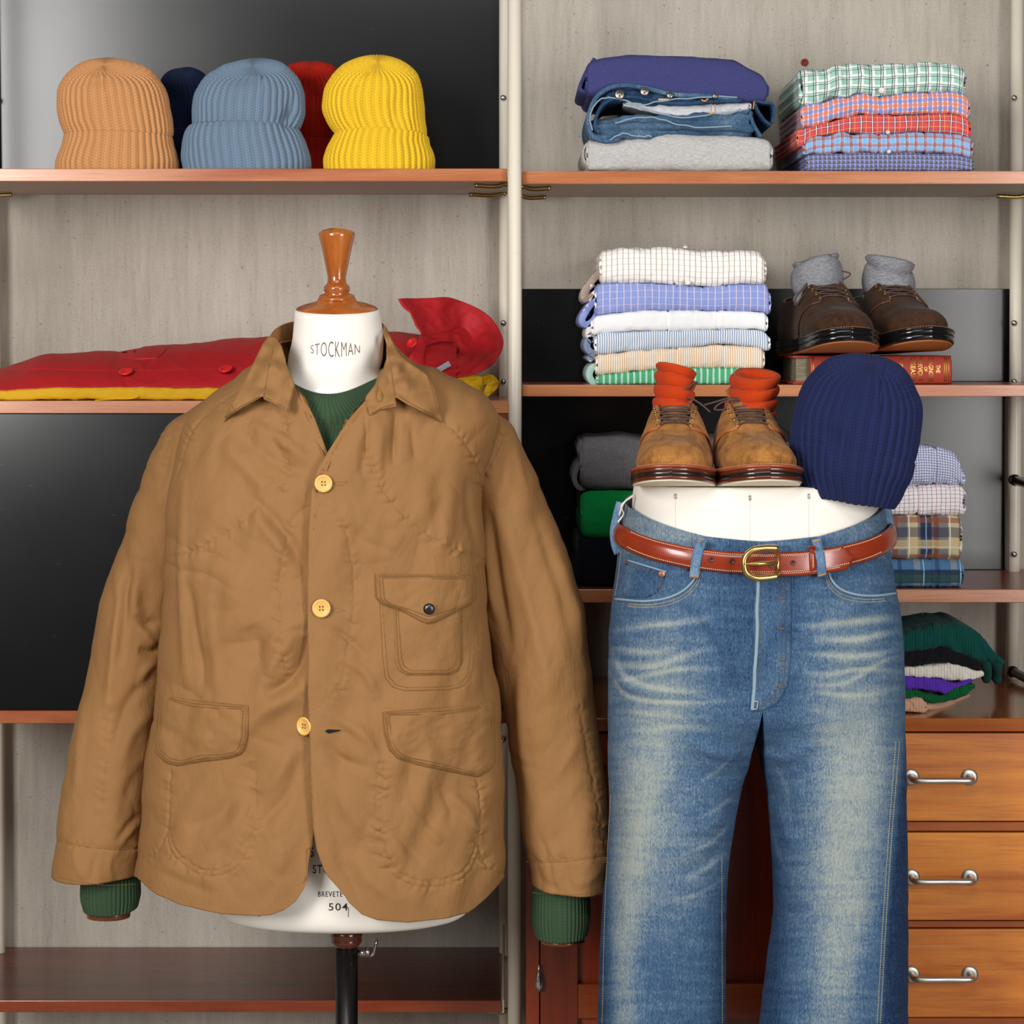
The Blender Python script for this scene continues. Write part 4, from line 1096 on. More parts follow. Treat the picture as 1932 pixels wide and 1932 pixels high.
fs = []
for i in range(len(rr) - 1):
    for j in range(n0): p, q = i * n0 + j, i * n0 + (j + 1) % n0; fs.append((p, p + n0, q + n0, q))
fs.append(tuple(range(n0))); mb.add(np.concatenate(V), fs)
link('neck_cap', mb.mesh('neck_cap'), KW, form)

# stand: turned collar, black pole, wing screw and foot
sx_ = xpx(654, DM)
mb = MB(); mb.lathe(pr([(1710, 22), (1750, 24), (1754, 28), (1760, 30), (1766, 29.5), (1769, 27.5), (1772, 29), (1777, 28.5), (1783, 24), (1786, 21)]), (sx_, DM, 0), 40)
link('stand_collar', mb.mesh('stand_collar'), m_wood('dark_walnut', '3a1408', '7a3a1c', .22, 1.5, axis='z', coat=.5), form)
mb = MB(); mb.tube([(sx_, DM, .03), (sx_, DM, zpx(1784, DM))], 21.0 / F * DM, 28)
link('stand_pole', mb.mesh('stand_pole'), m_metalpaint('black_enamel', '0a0a0b', .3), form)
mb = MB(); mb.lathe([(0.17, 0), (0.17, .012), (.15, .02), (.05, .03), (.03, .045), (.018, .05)], (sx_, DM, 0), 48)
link('stand_foot', mb.mesh('stand_foot'), m_metalpaint('black_enamel', '0a0a0b', .3), form)
mb = MB(); a, b = W(676, 1799, DM - .01), W(694, 1797, DM - .012)
mb.tube([a, b], .0048, 14); mb.tube([W(690, 1797, DM - .012), W(697, 1796, DM - .012)], .0062, 14)
wp = crom([W(697, 1805, DM - .012), W(704, 1800, DM - .012), W(708, 1785, DM - .012), W(711, 1772, DM - .012)], 12)
mb.tube(wp, [.003, .0045, .005, .005, .005, .0052, .0055, .0058, .006, .006, .0055, .003], 10, flat=.45)
link('wing_screw', mb.mesh('wing_screw'), m_metal('nickel', 'c9c6c0', .22), form)

# printed lettering on the canvas
def glyphs(text, fn, h3, font_w=1.0, spacing=1.0, bold=0.0):
    cu = bpy.data.curves.new('txt', 'FONT'); cu.body = text; cu.size = 1.0; cu.space_character = spacing; cu.offset = bold; cu.resolution_u = 3
    ob = bpy.data.objects.new('txt', cu); COL.objects.link(ob)
    bpy.context.view_layer.update()
    dg = bpy.context.evaluated_depsgraph_get(); me = bpy.data.meshes.new_from_object(ob.evaluated_get(dg))
    bpy.data.objects.remove(ob); bpy.data.curves.remove(cu)
    bm = bmesh.new(); bm.from_mesh(me); bmesh.ops.triangulate(bm, faces=bm.faces)
    for _ in range(2): bmesh.ops.subdivide_edges(bm, edges=[e for e in bm.edges if e.calc_length() > .12], cuts=1)
    bmesh.ops.triangulate(bm, faces=bm.faces)
    V = np.array([v.co[:2] for v in bm.verts]); bm.verts.index_update()
    fs = [tuple(v.index for v in f.verts) for f in bm.faces]; bm.free(); bpy.data.meshes.remove(me)
    lo, hi = V.min(0), V.max(0); N = (V - lo) / (hi - lo)
    return mesh('lettering', np.array([fn(u, v) for u, v in N]), fs)
INK = m_plain('stencil_ink', '6a5540', .8, var=.15, sc=400)
INKB = m_plain('black_ink', '26221e', .8, var=.15, sc=400)
def arched(u, v):
    px = 586 + u * 93; c = 659 + 0 * u; amp = 6.5 + 8.5 * math.sin(math.pi * min(1, max(0, u))) ** 0.8
    py = c - (v - .5) * 2 * amp
    return W(px, py, torso_d(px, py) - .0005)
link('lettering', glyphs('STOCKMAN', arched, 1, spacing=1.12, bold=-.012), INK, form, smooth=False)
def flatprint(x0, x1, y0, y1):
    def f(u, v):
        px, py = x0 + u * (x1 - x0), y1 + v * (y0 - y1)
        return W(px, py, torso_d(px, py) - .0005)
    return f
for tx, b in (('PARIS', (545, 592, 1599, 1617)), ('STOCKMAN', (590, 688, 1632, 1648)), ('BREVETE', (600, 646, 1682, 1692)), ('504', (620, 656, 1704, 1718))):
    link('lettering', glyphs(tx, flatprint(*b), 1, spacing=1.15, bold=.004), INKB, form, smooth=False)
for x, y0, y1 in ((657, 1712, 1748), (490, 1722, 1736), (817, 1715, 1728)):
    mb = MB(); mb.tube([W(x, y, torso_d(x, min(y, 1729)) - .0004) for y in np.linspace(y0, min(y1, 1730), 6)], .0007, 5)
    link('seam', mb.mesh('seam'), m_plain('seam_grey', 'a8a196', .8), form)

# ---- white T-shirt collar and green sweater
tee = Loft([(714, 546, 710, DM, .070, .066, 2.1), (720, 541, 716, DM, .073, .067, 2.1), (732, 522, 738, DM, .078, .074, 2.1), (750, 475, 790, DM, .086, .085, 2.1), (775, 425, 850, DM, .093, .095, 2.2)])
tt, hh = np.meshgrid(np.linspace(0, 1, 30), ring(90), indexing='ij')
P = tee.P(hh, tt, 8 * np.cos(hh) * (1 - tt)); c = P[:1].mean(1, keepdims=True)
P = np.concatenate([(P[:1] - c) * .95 + c - np.array([0, 0, .004]), (P[:1] - c) * .985 + c + np.array([0, 0, .0007]), P])
link('tee_shirt', gridmesh('tee_shirt', P), m_cloth('white_jersey', 'f4f4f4', .85, 900, .06, .05), label='white T-shirt neckline showing above the green sweater', cat='T-shirt')

SWG = '3b5039'
sw = thing('sweater', 'dark green ribbed sweater worn under the brown jacket', 'sweater', W(640, 900, DM))
nk = Loft([(712, 534, 722, DM, .0830, .076, 2.1), (724, 512, 746, DM, .0900, .082, 2.1), (750, 462, 802, DM, .0965, .090, 2.1), (770, 415, 855, DM, .1000, .096, 2.1), (782, 398, 872, DM, .1010, .10, 2.1)])
nr_ = 150; tt, hh = np.meshgrid(np.linspace(0, 1, 40), ring(nr_ * 6), indexing='ij')
P = nk.P(hh, tt, 30 * np.clip(np.cos(hh), 0, 1) ** 3 * (1 - .55 * tt)); N = gridnorm(P)
P = P + N * ((.0008 * (rib_wave(hh, nr_) - .5) + .0025 * np.sin(np.clip(tt, 0.02, .98) * math.pi) ** .4)[..., None])
c = P[:1].mean(1, keepdims=True); P = np.concatenate([(P[:1] - c) * .95 + c - np.array([0, 0, .006]), (P[:1] - c) * .98 + c, P])
uv = np.stack([hh * nr_ / 2 / math.pi, tt * .045], -1); uv = np.concatenate([uv[:1], uv[:1], uv])
link('neckband', gridmesh('neckband', P, uv), m_knit('sweater_rib', SWG, wale=1, v=.004, strength=.4), sw)
bd = Loft([(768, 412, 858, DM, .0975, .096, 2.1), (800, 368, 900, DM, .105, .102, 2.2), (850, 355, 903, DM, .115, .107, 2.3), (1000, 350, 888, DM, .124, .115, 2.3), (1200, 375, 890, DM, .122, .118, 2.3)])
tt, hh = np.meshgrid(np.linspace(0, 1, 60), ring(240), indexing='ij')
P = bd.P(hh, tt, 10 * np.cos(hh) * (1 - tt))
uv = np.stack([hh * 0.16, tt * .32], -1)
link('body', gridmesh('body', P, uv), m_knit('sweater_body', SWG, wale=330, v=.0036, strength=.45), sw)

# ---- the brown field jacket
JK = m_cloth('tan_cotton', '91683d', 0.74, 1100, 0.12, 0.03, 20, spec=0.28, var=0.035, crumple=0.32)
JKD = m_cloth('tan_cotton_inside', '93683a', 0.7, 1100, 0.10, 0.2, 34, spec=0.3)
TH = m_plain('gold_thread', '86602c', 0.6, var=.1)
jk = thing('jacket', 'tan brown cotton field jacket with flap pockets on the dress form', 'jacket', W(620, 1727, DM))
body = Loft([(628, 562, 718, DM, .062, .066, 2.1), (645, 540, 735, DM, .068, .072, 2.1), (665, 512, 762, DM, .078, .08, 2.15), (690, 478, 802, DM, .092, .088, 2.2), (715, 440, 858, DM, .104, .095, 2.2), (740, 402, 905, DM, .113, .10, 2.25), (765, 372, 930, DM, .120, .105, 2.3),
             (790, 350, 942, DM, .127, .11, 2.3), (820, 337, 938, DM, .133, .113, 2.35), (860, 328, 925, DM, .138, .115, 2.4), (920, 322, 910, DM, .142, .118, 2.4), (1000, 318, 905, DM, .145, .12, 2.4), (1100, 310, 911, DM, .146, .122, 2.4), (1200, 303, 924, DM, .147, .125, 2.4),
             (1300, 297, 937, DM, .149, .128, 2.4), (1400, 286, 945, DM, .152, .130, 2.4), (1500, 275, 948, DM, .155, .133, 2.4), (1600, 266, 946, DM, .158, .135, 2.4), (1660, 261, 942, DM, .160, .136, 2.4), (1735, 262, 936, DM, .158, .136, 2.4)])
ER = np.array([(700, 728), (740, 705), (760, 690), (800, 655), (850, 622), (890, 598), (930, 588), (1000, 583), (1100, 581), (1300, 582), (1400, 585), (1500, 588), (1560, 592), (1600, 598), (1640, 612), (1680, 640)], float)
EL = np.array([(700, 548), (750, 575), (790, 594), (830, 609), (860, 620), (900, 632), (1000, 636), (1400, 630), (1480, 612), (1540, 598), (1590, 590), (1620, 585)], float)
HR = np.array([(560, 1632), (612, 1640), (625, 1662), (642, 1688), (668, 1710), (700, 1721), (760, 1726), (830, 1720), (880, 1711), (893, 1702), (910, 1686), (940, 1652), (960, 1648)], float)
HL = np.array([(240, 1646), (262, 1648), (300, 1676), (340, 1693), (420, 1710), (480, 1713), (512, 1711), (536, 1702), (556, 1687), (572, 1660), (583, 1625), (590, 1592), (660, 1588)], float)
def to_mid(py, th):
    # height in the widest plane of a point seen at py on the rounded front
    py = np.asarray(py, float); q = py
    for _ in range(2):
        t_ = body.t_of(q); c_ = np.clip(np.cos(th), 0, 1) ** (2 / body.c(6, t_))
        q = CY + (py - CY) * (DM - body.c(4, t_) * c_) / DM
    return q
def th_edge(E, py):
    # py in the widest plane -> angle of the traced edge there
    k = (DM - body.c(4, body.t_of(py))) / DM
    x_ = np.interp(CY + (py - CY) / k, E[:, 0], E[:, 1])
    return body.th_of(CX + (x_ - CX) * k, body.t_of(py))
U, Vn = 440, 380
u = np.linspace(0, 1, U); v = np.linspace(0, 1, Vn)
def theta(u, py):
    a, b = th_edge(ER, py), th_edge(EL, py)
    k1, k2 = .39, .61; q = math.pi / 2
    A = a + (q - a) * (u / k1); B = q + math.pi * (u - k1) / (k2 - k1); C = 3 * q + (q + b) * (u - k2) / (1 - k2)
    return np.where(u < k1, A, np.where(u < k2, B, C))
th_h = theta(u, np.full(U, 1610.0)); xh = topx(body.P(th_h, body.t_of(np.full(U, 1650.0))))[0]
hem = np.where(u < .5, np.interp(xh, HR[:, 0], HR[:, 1]), np.interp(xh, HL[:, 0], HL[:, 1]))
hem = np.where((u > .42) & (u < .58), 1650, hem)
hem[0] = 1640; hem[-1] = 1592
th_t = theta(u, np.full(U, 700.0)); ta = np.where(u < .5, th_t, 2 * math.pi - th_t)
topR = np.interp(ta, [0.1, .25, .4, .8, 1.2, math.pi], [760, 730, 702, 670, 652, 634])
topL = np.interp(ta, [.2, .5, .9, 1.2, math.pi], [752, 706, 672, 652, 634])
topu = np.where(u < .5, topR, topL)
topu[u < .006] = 760; topu[u > .994] = 752
hem = to_mid(hem + 14 * np.clip(np.cos(th_h), 0, 1) ** .5, th_h); topu = to_mid(topu, th_t)
PY = topu[None] + v[:, None] * (hem - topu)[None]
TT = body.t_of(PY); TH_ = theta(u[None] + 0 * PY, PY)
P = body.P(TH_, TT); N = gridnorm(P)
if N[Vn // 2, U // 5, 1] > 0: N = -N
x, y = topx(P); front = np.cos(TH_) > -0.1

def crease_field(x, y, cr):
    f = np.zeros_like(x)
    for pts, w, am in cr:
        ln = crom(pts, 24); m = (x > ln[:, 0].min() - 3 * w) & (x < ln[:, 0].max() + 3 * w) & (y > ln[:, 1].min() - 3 * w) & (y < ln[:, 1].max() + 3 * w)
        if not m.any(): continue
        d, ar, tot, sd = polydist(x[m], y[m], ln)
        tp = np.sin(np.clip(ar / tot, 0.0, 1) * math.pi) ** 0.6
        f[m] += am * 2.2e-3 * np.exp(-(d / w) ** 2) * tp
    return f
def seam_field(x, y, seams, groove=.0016, puck=.0022, pw=11.0, seed=5):
    f = np.zeros_like(x)
    for k, pts in enumerate(seams):
        ln = crom(pts, 60); m = (x > ln[:, 0].min() - 40) & (x < ln[:, 0].max() + 40) & (y > ln[:, 1].min() - 40) & (y < ln[:, 1].max() + 40)
        if not m.any(): continue
        d, ar, tot, sd = polydist(x[m], y[m], ln)
        f[m] += -groove * np.exp(-(d / 2.4) ** 2) + puck * np.exp(-(d / pw) ** 2) * vnoise(ar / 7.0 + sd * 0.3 + d * .06, np.full_like(ar, k * 3.1), seed) * (d > 1.0)
    return f
def soft_noise(x, y, s=0):
    # long soft folds that run steeply, plus small crumples
    r = .0095 * fbm(x / 75 + y / 400, y / 210, s + 1, 2) + .0022 * fbm((x + .5 * y) / 44, (y - .4 * x) / 80, s + 2, 2)
    k = .45 + .55 * sstep(-.2, .5, fbm(x / 150, y / 150, s + 9, 2) + (y - 1250) / 1300)      # more crumpled towards the hem
    for q, (ca, sa, wl, wt) in enumerate(((.8, .6, 46, 120), (-.5, .86, 40, 110), (.97, -.2, 30, 90))):
        a_, b_ = x * ca + y * sa, -x * sa + y * ca
        n_ = vnoise(a_ / wl + .5 * vnoise(a_ / 90, b_ / 90, s + q), b_ / wt, s + 20 + q); m_ = sstep(-.1, .6, vnoise(a_ / 110, b_ / 140, s + 40 + q))
        r = r + .0030 * k * m_ * (np.abs(n_) - .3)
    return r
SE = dict(
    yokeL=[(328, 1052), (365, 1040), (420, 1012), (462, 980), (495, 945), (520, 905)],
    yokeR=[(690, 850), (712, 905), (745, 955), (795, 1003), (850, 1036), (907, 1056)],
    ovalL=[(583, 955), (556, 975), (536, 1040), (526, 1120), (530, 1200), (546, 1275), (582, 1322)],
    ovalR=[(610, 952), (642, 978), (662, 1050), (668, 1130), (656, 1220), (640, 1295), (600, 1332)],
    pkL1=[(478, 1440), (480, 1520), (474, 1590), (446, 1638), (402, 1652), (360, 1640), (326, 1606), (313, 1570)],
    pkL2=[(470, 1440), (471, 1520), (464, 1586), (440, 1628), (402, 1642), (362, 1630), (332, 1600), (318, 1566)],
    pkL3=[(320, 1455), (316, 1520), (313, 1570), (295, 1612), (270, 1620)],
    pkR1=[(714, 1440), (709, 1530), (712, 1602), (740, 1650), (790, 1671), (850, 1664), (890, 1636), (902, 1600)],
    pkR2=[(723, 1440), (719, 1530), (722, 1596), (746, 1640), (790, 1660), (846, 1654), (882, 1628), (896, 1590)],
    pkR3=[(900, 1470), (904, 1540), (902, 1600), (920, 1640), (944, 1648)],
    ragL=[(470, 728), (428, 748), (382, 778), (356, 812), (342, 850), (330, 900)],
    ragR=[(826, 786), (856, 812), (886, 850), (904, 892), (910, 930)],
    placket=[(604, 900), (592, 935), (587, 1000), (585, 1100), (586, 1300), (589, 1400), (592, 1500), (596, 1556)],
    strapL=[(540, 790), (542, 835), (538, 900), (526, 930)], strapR=[(688, 790), (690, 850)])
CR = [([(582, 1100), (555, 1040), (510, 975), (470, 930)], 13, -3.2), ([(560, 1090), (525, 1020), (480, 965)], 13, 2.6), ([(585, 1165), (540, 1185), (490, 1240)], 12, 2.4),
      ([(582, 1200), (570, 1245), (545, 1285), (500, 1312)], 14, -6.5), ([(585, 1300), (545, 1318), (490, 1350), (450, 1410)], 16, 3.5), ([(560, 1190), (530, 1230), (508, 1275)], 12, 3.2),
      ([(600, 1395), (640, 1430), (700, 1450)], 11, -2.6), ([(605, 1345), (650, 1362), (700, 1400), (712, 1440)], 11, 2.4), ([(600, 1430), (640, 1500), (690, 1580)], 14, 2.0), ([(598, 1480), (630, 1560), (650, 1620)], 12, -2.0),
      ([(640, 1240), (690, 1270), (712, 1320)], 9, 1.8), ([(600, 1180), (650, 1200), (690, 1240)], 9, -1.8),
      ([(748, 772), (744, 820), (742, 880)], 7, -3.0), ([(700, 790), (690, 840), (680, 900)], 9, -2.0), ([(776, 790), (780, 830), (786, 870)], 8, -1.6), ([(720, 800), (716, 860), (712, 930)], 10, 1.8),
      ([(440, 800), (500, 860), (560, 885), (598, 892)], 15, -2.6), ([(470, 795), (530, 830), (585, 870)], 12, 2.6), ([(420, 830), (480, 900), (520, 930)], 16, 2.0), ([(500, 790), (520, 840), (560, 900)], 9, -1.6),
      ([(346, 900), (344, 1050), (345, 1180), (352, 1300)], 9, 2.4), ([(360, 1100), (372, 1200), (384, 1310)], 8, -1.8), ([(398, 1120), (402, 1220), (410, 1310)], 10, 1.2),
      ([(880, 900), (884, 980), (892, 1060)], 8, -1.8), ([(850, 900), (840, 980), (830, 1050)], 14, 1.5), ([(420, 1040), (450, 1120), (455, 1210)], 30, 3.5), ([(470, 1180), (490, 1230), (480, 1260)], 16, -2.5),
      ([(575, 1420), (540, 1500), (490, 1560)], 13, -2.4), ([(560, 1400), (520, 1470), (490, 1500)], 12, 2.2), ([(585, 1500), (560, 1580), (520, 1650)], 16, 2.0), ([(440, 1480), (410, 1540), (350, 1560)], 14, -2.0), ([(470, 1500), (420, 1580), (390, 1600)], 14, 1.8),
      ([(760, 1510), (800, 1560), (830, 1590)], 10, 2.0), ([(740, 1560), (780, 1610), (800, 1625)], 10, -1.8), ([(850, 1500), (880, 1530), (896, 1570)], 9, 1.6), ([(830, 1480), (850, 1530), (840, 1560)], 9, -1.6), ([(660, 1600), (700, 1660), (760, 1700)], 14, 1.8),
      ([(300, 1640), (350, 1665), (420, 1690)], 10, -1.2), ([(610, 1560), (650, 1640), (680, 1700)], 10, -1.4), ([(640, 960), (700, 1000), (710, 1060)], 24, 2.0), ([(760, 880), (800, 950), (820, 1020)], 30, 2.2)]
disp = soft_noise(x, y, 7) * np.where(front, 1, .6) + np.where(front, crease_field(x, y, CR) + seam_field(x, y, [q for k, q in SE.items() if k != 'placket']) + seam_field(x, y, [SE['placket']], .0004, .0004), 0)
edge = np.minimum(u, 1 - u)[None] + 0 * x
lift = np.where(u[None] < .5, .0075, -.0045) * sstep(.07, .0, edge)                       # the right panel laps over the left one
hemk = sstep(.06, 0, 1 - v)[:, None]
disp = disp * (1 - .4 * hemk) * (.3 + .7 * sstep(0, .03, edge)) + lift
P = P + N * disp[..., None]
jb = gridmesh('body', P, flip=False)
jbo = link('body', jb, JK, jk)
sm = jbo.modifiers.new('thickness', 'SOLIDIFY'); sm.thickness = .0016; sm.offset = -1.0
body_bvh = bvh_of(jb); jd = hitter(body_bvh, DM - .14)

# ---- sleeves
def sleeve(rows, cr, seed, seams, flare=0.0, cuffdrop=0.0):
    L = Loft([(CY + (r[0] - CY) * .983,) + tuple(r[1:]) for r in rows]); nv, nu_ = 260, 150
    tt, hh = np.meshgrid(np.linspace(0, 1, nv), ring(nu_), indexing='ij')
    P = L.P(hh, tt, (cuffdrop * np.cos(hh) + flare * np.sin(hh)) * sstep(.8, 1, tt)); N = gridnorm(P)
    if N[nv // 2, nu_ // 2, 1] > 0: N = -N
    x, y = topx(P)
    d = soft_noise(x, y, seed) * .9 + crease_field(x, y, cr) * (np.cos(hh) > -.2) + seam_field(x, y, seams) * (np.cos(hh) > 0)
    P = P + N * d[..., None]
    c = P[-1:].mean(1, keepdims=True); up = np.array([0, 0, 1.0])
    P = np.concatenate([P, (P[-1:] - c) * .975 + c - up * .0004, (P[-1:] - c) * .95 + c + up * .002, (P[-5:-4] - P[-5:-4].mean(1, keepdims=True)) * .93 + P[-5:-4].mean(1, keepdims=True) + up * .02])
    return gridmesh('sleeve', P)
DS = 3.285
rL = [(738, 420, 500, DS, .03, .03, 2.1), (752, 395, 520, DS, .05, .05, 2.1), (772, 362, 500, DS, .062, .06, 2.1), (800, 328, 470, DS, .072, .068, 2.1), (850, 300, 440, DS + .005, .078, .072, 2.1), (900, 274, 420, DS + .01, .078, .075, 2.1), (1000, 234, 385, DS + .012, .075, .075, 2.1), (1100, 201, 355, DS + .01, .072, .073, 2.1),
      (1200, 178, 335, DS + .006, .068, .07, 2.1), (1300, 157, 318, DS, .066, .068, 2.1), (1400, 140, 302, DS - .008, .064, .066, 2.1), (1500, 122, 286, DS - .015, .062, .064, 2.1), (1590, 111, 270, DS - .02, .06, .062, 2.15), (1640, 107, 265, DS - .022, .058, .06, 2.2), (1662, 106, 263, DS - .022, .057, .06, 2.2)]
crL = [([(215, 1060), (225, 1140), (212, 1260), (200, 1360)], 9, 2.6), ([(245, 1050), (235, 1150), (225, 1260)], 9, -2.6), ([(250, 1100), (265, 1180), (295, 1230)], 12, 3.4), ([(300, 1170), (275, 1180), (255, 1160)], 10, -3.0), ([(305, 1215), (285, 1230), (262, 1225)], 9, -3.4), ([(300, 1245), (275, 1265), (265, 1300)], 9, 2.6),
       ([(300, 1270), (270, 1290), (240, 1330), (215, 1420)], 11, -2.4), ([(290, 1340), (250, 1380), (222, 1450)], 12, 2.0), ([(275, 1440), (245, 1480), (222, 1560)], 10, -1.4), ([(268, 1530), (240, 1560), (218, 1592)], 7, -1.8), ([(262, 1545), (238, 1575), (226, 1596)], 6, 1.5), ([(160, 1320), (150, 1420), (136, 1520)], 8, 1.5), ([(140, 1600), (150, 1640), (160, 1660)], 6, 1.2), ([(180, 1605), (176, 1640), (172, 1660)], 5, -1.2), ([(214, 1606), (206, 1640), (214, 1662)], 6, 1.2),
       ([(330, 820), (316, 870), (300, 930)], 7, -1.6), ([(345, 830), (332, 900), (318, 960)], 7, 1.6)]
smL = [[(108, 1588), (140, 1594), (190, 1601), (240, 1602), (268, 1596)], [(330, 806), (318, 840), (302, 880), (312, 850)], [(208, 1330), (196, 1440), (186, 1540)]]
rR = [(745, 800, 870, DS, .03, .03, 2.1), (758, 790, 905, DS, .05, .05, 2.1), (780, 800, 938, DS, .064, .06, 2.1), (810, 818, 958, DS, .072, .068, 2.1), (850, 838, 979, DS + .005, .076, .072, 2.1), (900, 858, 1006, DS + .01, .078, .075, 2.1), (960, 876, 1036, DS + .012, .077, .075, 2.1), (1020, 888, 1060, DS + .012, .075, .075, 2.1), (1100, 900, 1083, DS + .01, .072, .073, 2.1),
      (1200, 915, 1103, DS + .006, .068, .07, 2.1), (1300, 933, 1117, DS, .066, .068, 2.1), (1400, 952, 1128, DS - .006, .064, .066, 2.1), (1500, 972, 1137, DS - .012, .062, .064, 2.1), (1600, 990, 1143, DS - .018, .06, .062, 2.15), (1660, 1000, 1146, DS - .02, .058, .06, 2.2), (1687, 1002, 1147, DS - .02, .057, .06, 2.2)]
crR = [([(945, 960), (985, 1100), (1020, 1240), (1040, 1330)], 14, 2.6), ([(1010, 960), (1060, 1120), (1080, 1260)], 10, -1.6), ([(1040, 1000), (1085, 1160), (1110, 1320)], 9, 1.6), ([(925, 960), (940, 1100), (960, 1240)], 9, -3.0), ([(915, 990), (925, 1080), (938, 1180)], 7, 2.4), ([(975, 1250), (985, 1400), (1000, 1520)], 10, 2.0), ([(1100, 1380), (1070, 1440), (1040, 1490)], 12, 1.5), ([(1110, 1480), (1080, 1560), (1050, 1600)], 12, -1.2), ([(950, 790), (966, 850), (985, 920)], 8, 1.8), ([(935, 800), (945, 860), (935, 930)], 8, -2.4),
       ([(1010, 1640), (1030, 1668), (1060, 1680)], 8, -1.0), ([(1130, 1635), (1110, 1660), (1080, 1670)], 8, .9)]
smR = [[(994, 1626), (1030, 1627), (1080, 1624), (1143, 1612)], [(935, 800), (948, 826), (940, 850), (925, 880), (912, 905)], [(1095, 1330), (1115, 1450), (1128, 1560), (1138, 1612)]]
meL = sleeve(rL, crL, 21, smL, flare=-3, cuffdrop=6); link('sleeve', meL, JK, jk)
meR = sleeve(rR, crR, 31, smR, flare=5, cuffdrop=3); link('sleeve', meR, JK, jk)
slL, slR = hitter([bvh_of(meL)], DS - .06), hitter([bvh_of(meR)], DS - .06)

# ---- collar: back band and two leaves
bk = crom([(506, 640, 3.165), (516, 624, 3.20), (534, 612, 3.245), (562, 605, 3.29), (600, 601, 3.318), (636, 600, 3.325), (672, 601, 3.318), (706, 604, 3.29), (724, 612, 3.245), (735, 630, 3.20), (745, 650, 3.165)], 60)
rows_ = []
for k, (dy, dd) in enumerate(((2, .006), (0, .003), (0, 0), (2, -.002), (25, -.003), (48, -.002), (70, .0))):
    rows_.append(Wn(bk[:, 0] + (0), bk[:, 1] + dy, bk[:, 2] + dd))
link('collar_back', gridmesh('collar_back', np.array(rows_)), JKD, jk)
bk2 = [Wn(bk[:, 0] + (bk[:, 0] - 636) * k * .0016, bk[:, 1] + dy, bk[:, 2] + dd) for k, (dy, dd) in enumerate(((2, .006), (0, .008), (25, .022), (55, .04), (80, .055)))]
link('collar_back', gridmesh('collar_back', np.array(bk2), flip=True), JK, jk)
oL = [(507, 634), (520, 637), (531, 652), (538, 674), (542, 692), (557, 727), (552, 750), (545, 779), (520, 764), (497, 753), (497, 747), (455, 771), (418, 795), (443, 750), (468, 706), (486, 668), (496, 648)]
dL = idw([(507, 634, 3.165), (538, 672, 3.135), (557, 727, 3.098), (545, 779, 3.085), (497, 752, 3.093), (418, 795, 3.118), (455, 771, 3.100), (468, 706, 3.130), (490, 665, 3.150), (515, 700, 3.112), (500, 720, 3.112)])
oR = [(724, 611), (733, 628), (741, 645), (756, 672), (780, 690), (805, 706), (820, 732), (828, 760), (836, 798), (800, 779), (770, 764), (746, 749), (748, 767), (720, 773), (697, 786), (688, 764), (690, 748), (706, 728), (722, 702), (729, 676), (729, 650), (722, 625)]
dR = idw([(724, 613, 3.215), (733, 645, 3.168), (729, 680, 3.135), (697, 786, 3.085), (690, 745, 3.098), (747, 766, 3.086), (836, 798, 3.118), (790, 772, 3.092), (805, 706, 3.135), (770, 690, 3.138), (745, 700, 3.115), (760, 730, 3.102)])
cb_ = lambda s: (lambda x, y: .0012 * fbm(x / 16, y / 26, s, 3) + .0006 * vnoise(x / 5, y / 9, s + 4))
for nm, o_, d_, s in (('collar_leaf', oL, dL, 81), ('collar_leaf', oR, dR, 82)):
    lf = link(nm, panel(nm, o_, d_, .0022, 4.0, back=.0012, bump=cb_(s)), JK, jk)
st = MB()
for ln, d_ in ((resample([(516, 655), (508, 690), (500, 735), (497, 750)], 4), dL), (resample([(554, 728), (549, 752), (542, 776)], 4), dL), (resample([(424, 787), (455, 766), (492, 747)], 4), dL), (resample([(500, 749), (522, 760), (545, 773)], 4), dL), (resample([(436, 764), (446, 778)], 4), dL),
               (resample([(733, 655), (737, 690), (742, 725), (746, 748)], 4), dR), (resample([(690, 758), (694, 775), (698, 783)], 4), dR), (resample([(829, 790), (800, 774), (770, 758), (750, 748)], 4), dR), (resample([(702, 780), (722, 768), (745, 762)], 4), dR), (resample([(808, 712), (818, 745), (826, 782)], 4), dR)):
    dashes(st, ln, d_, 3.6, .6, .0005, .0026)
link('collar_stitching', st.mesh('collar_stitching'), TH, jk, kind='stuff')
# collar buttonhole
mb = MB(); mb.tube([W(a, b, dR(a, b) - .003) for a, b in crom([(714, 729), (709, 748), (712, 757), (719, 757), (721, 748), (714, 729)], 30)], .0011, 6)
link('collar_buttonhole', mb.mesh('collar_buttonhole'), TH, jk)

# ---- pockets and flaps
def sewn(nm, outline, t, inset, bump_seed, mat=JK, dfun=jd, par=jk, step=5, stitch=True, wr=.0012):
    o = link(nm, panel(nm, outline, dfun, t, step, bump=lambda x, y: wr * fbm(x / 20, y / 15, bump_seed, 3)), mat, par)
    return o
cp = [(711, 1084), (898, 1086), (898, 1250), (893, 1278), (878, 1298), (850, 1306), (760, 1308), (736, 1300), (721, 1280), (716, 1240)]
pk = sewn('chest_pocket', cp, .0022, 6, 91)
cpi = [(743, 1140), (873, 1140), (873, 1248), (866, 1266), (850, 1274), (768, 1275), (751, 1264), (745, 1246)]
d1 = lambda a, b: jd(a, b) - .0022
sewn('inner_pocket', cpi, .0018, 6, 92, dfun=d1, par=pk)
cf = [(709, 1083), (899, 1085), (899, 1128), (890, 1140), (850, 1160), (822, 1174), (808, 1177), (795, 1173), (760, 1154), (722, 1140), (711, 1128)]
d2 = lambda a, b: jd(a, b) - .0042
cfo = sewn('chest_flap', cf, .0042, 6, 93, dfun=d2, par=jk, wr=.0018)
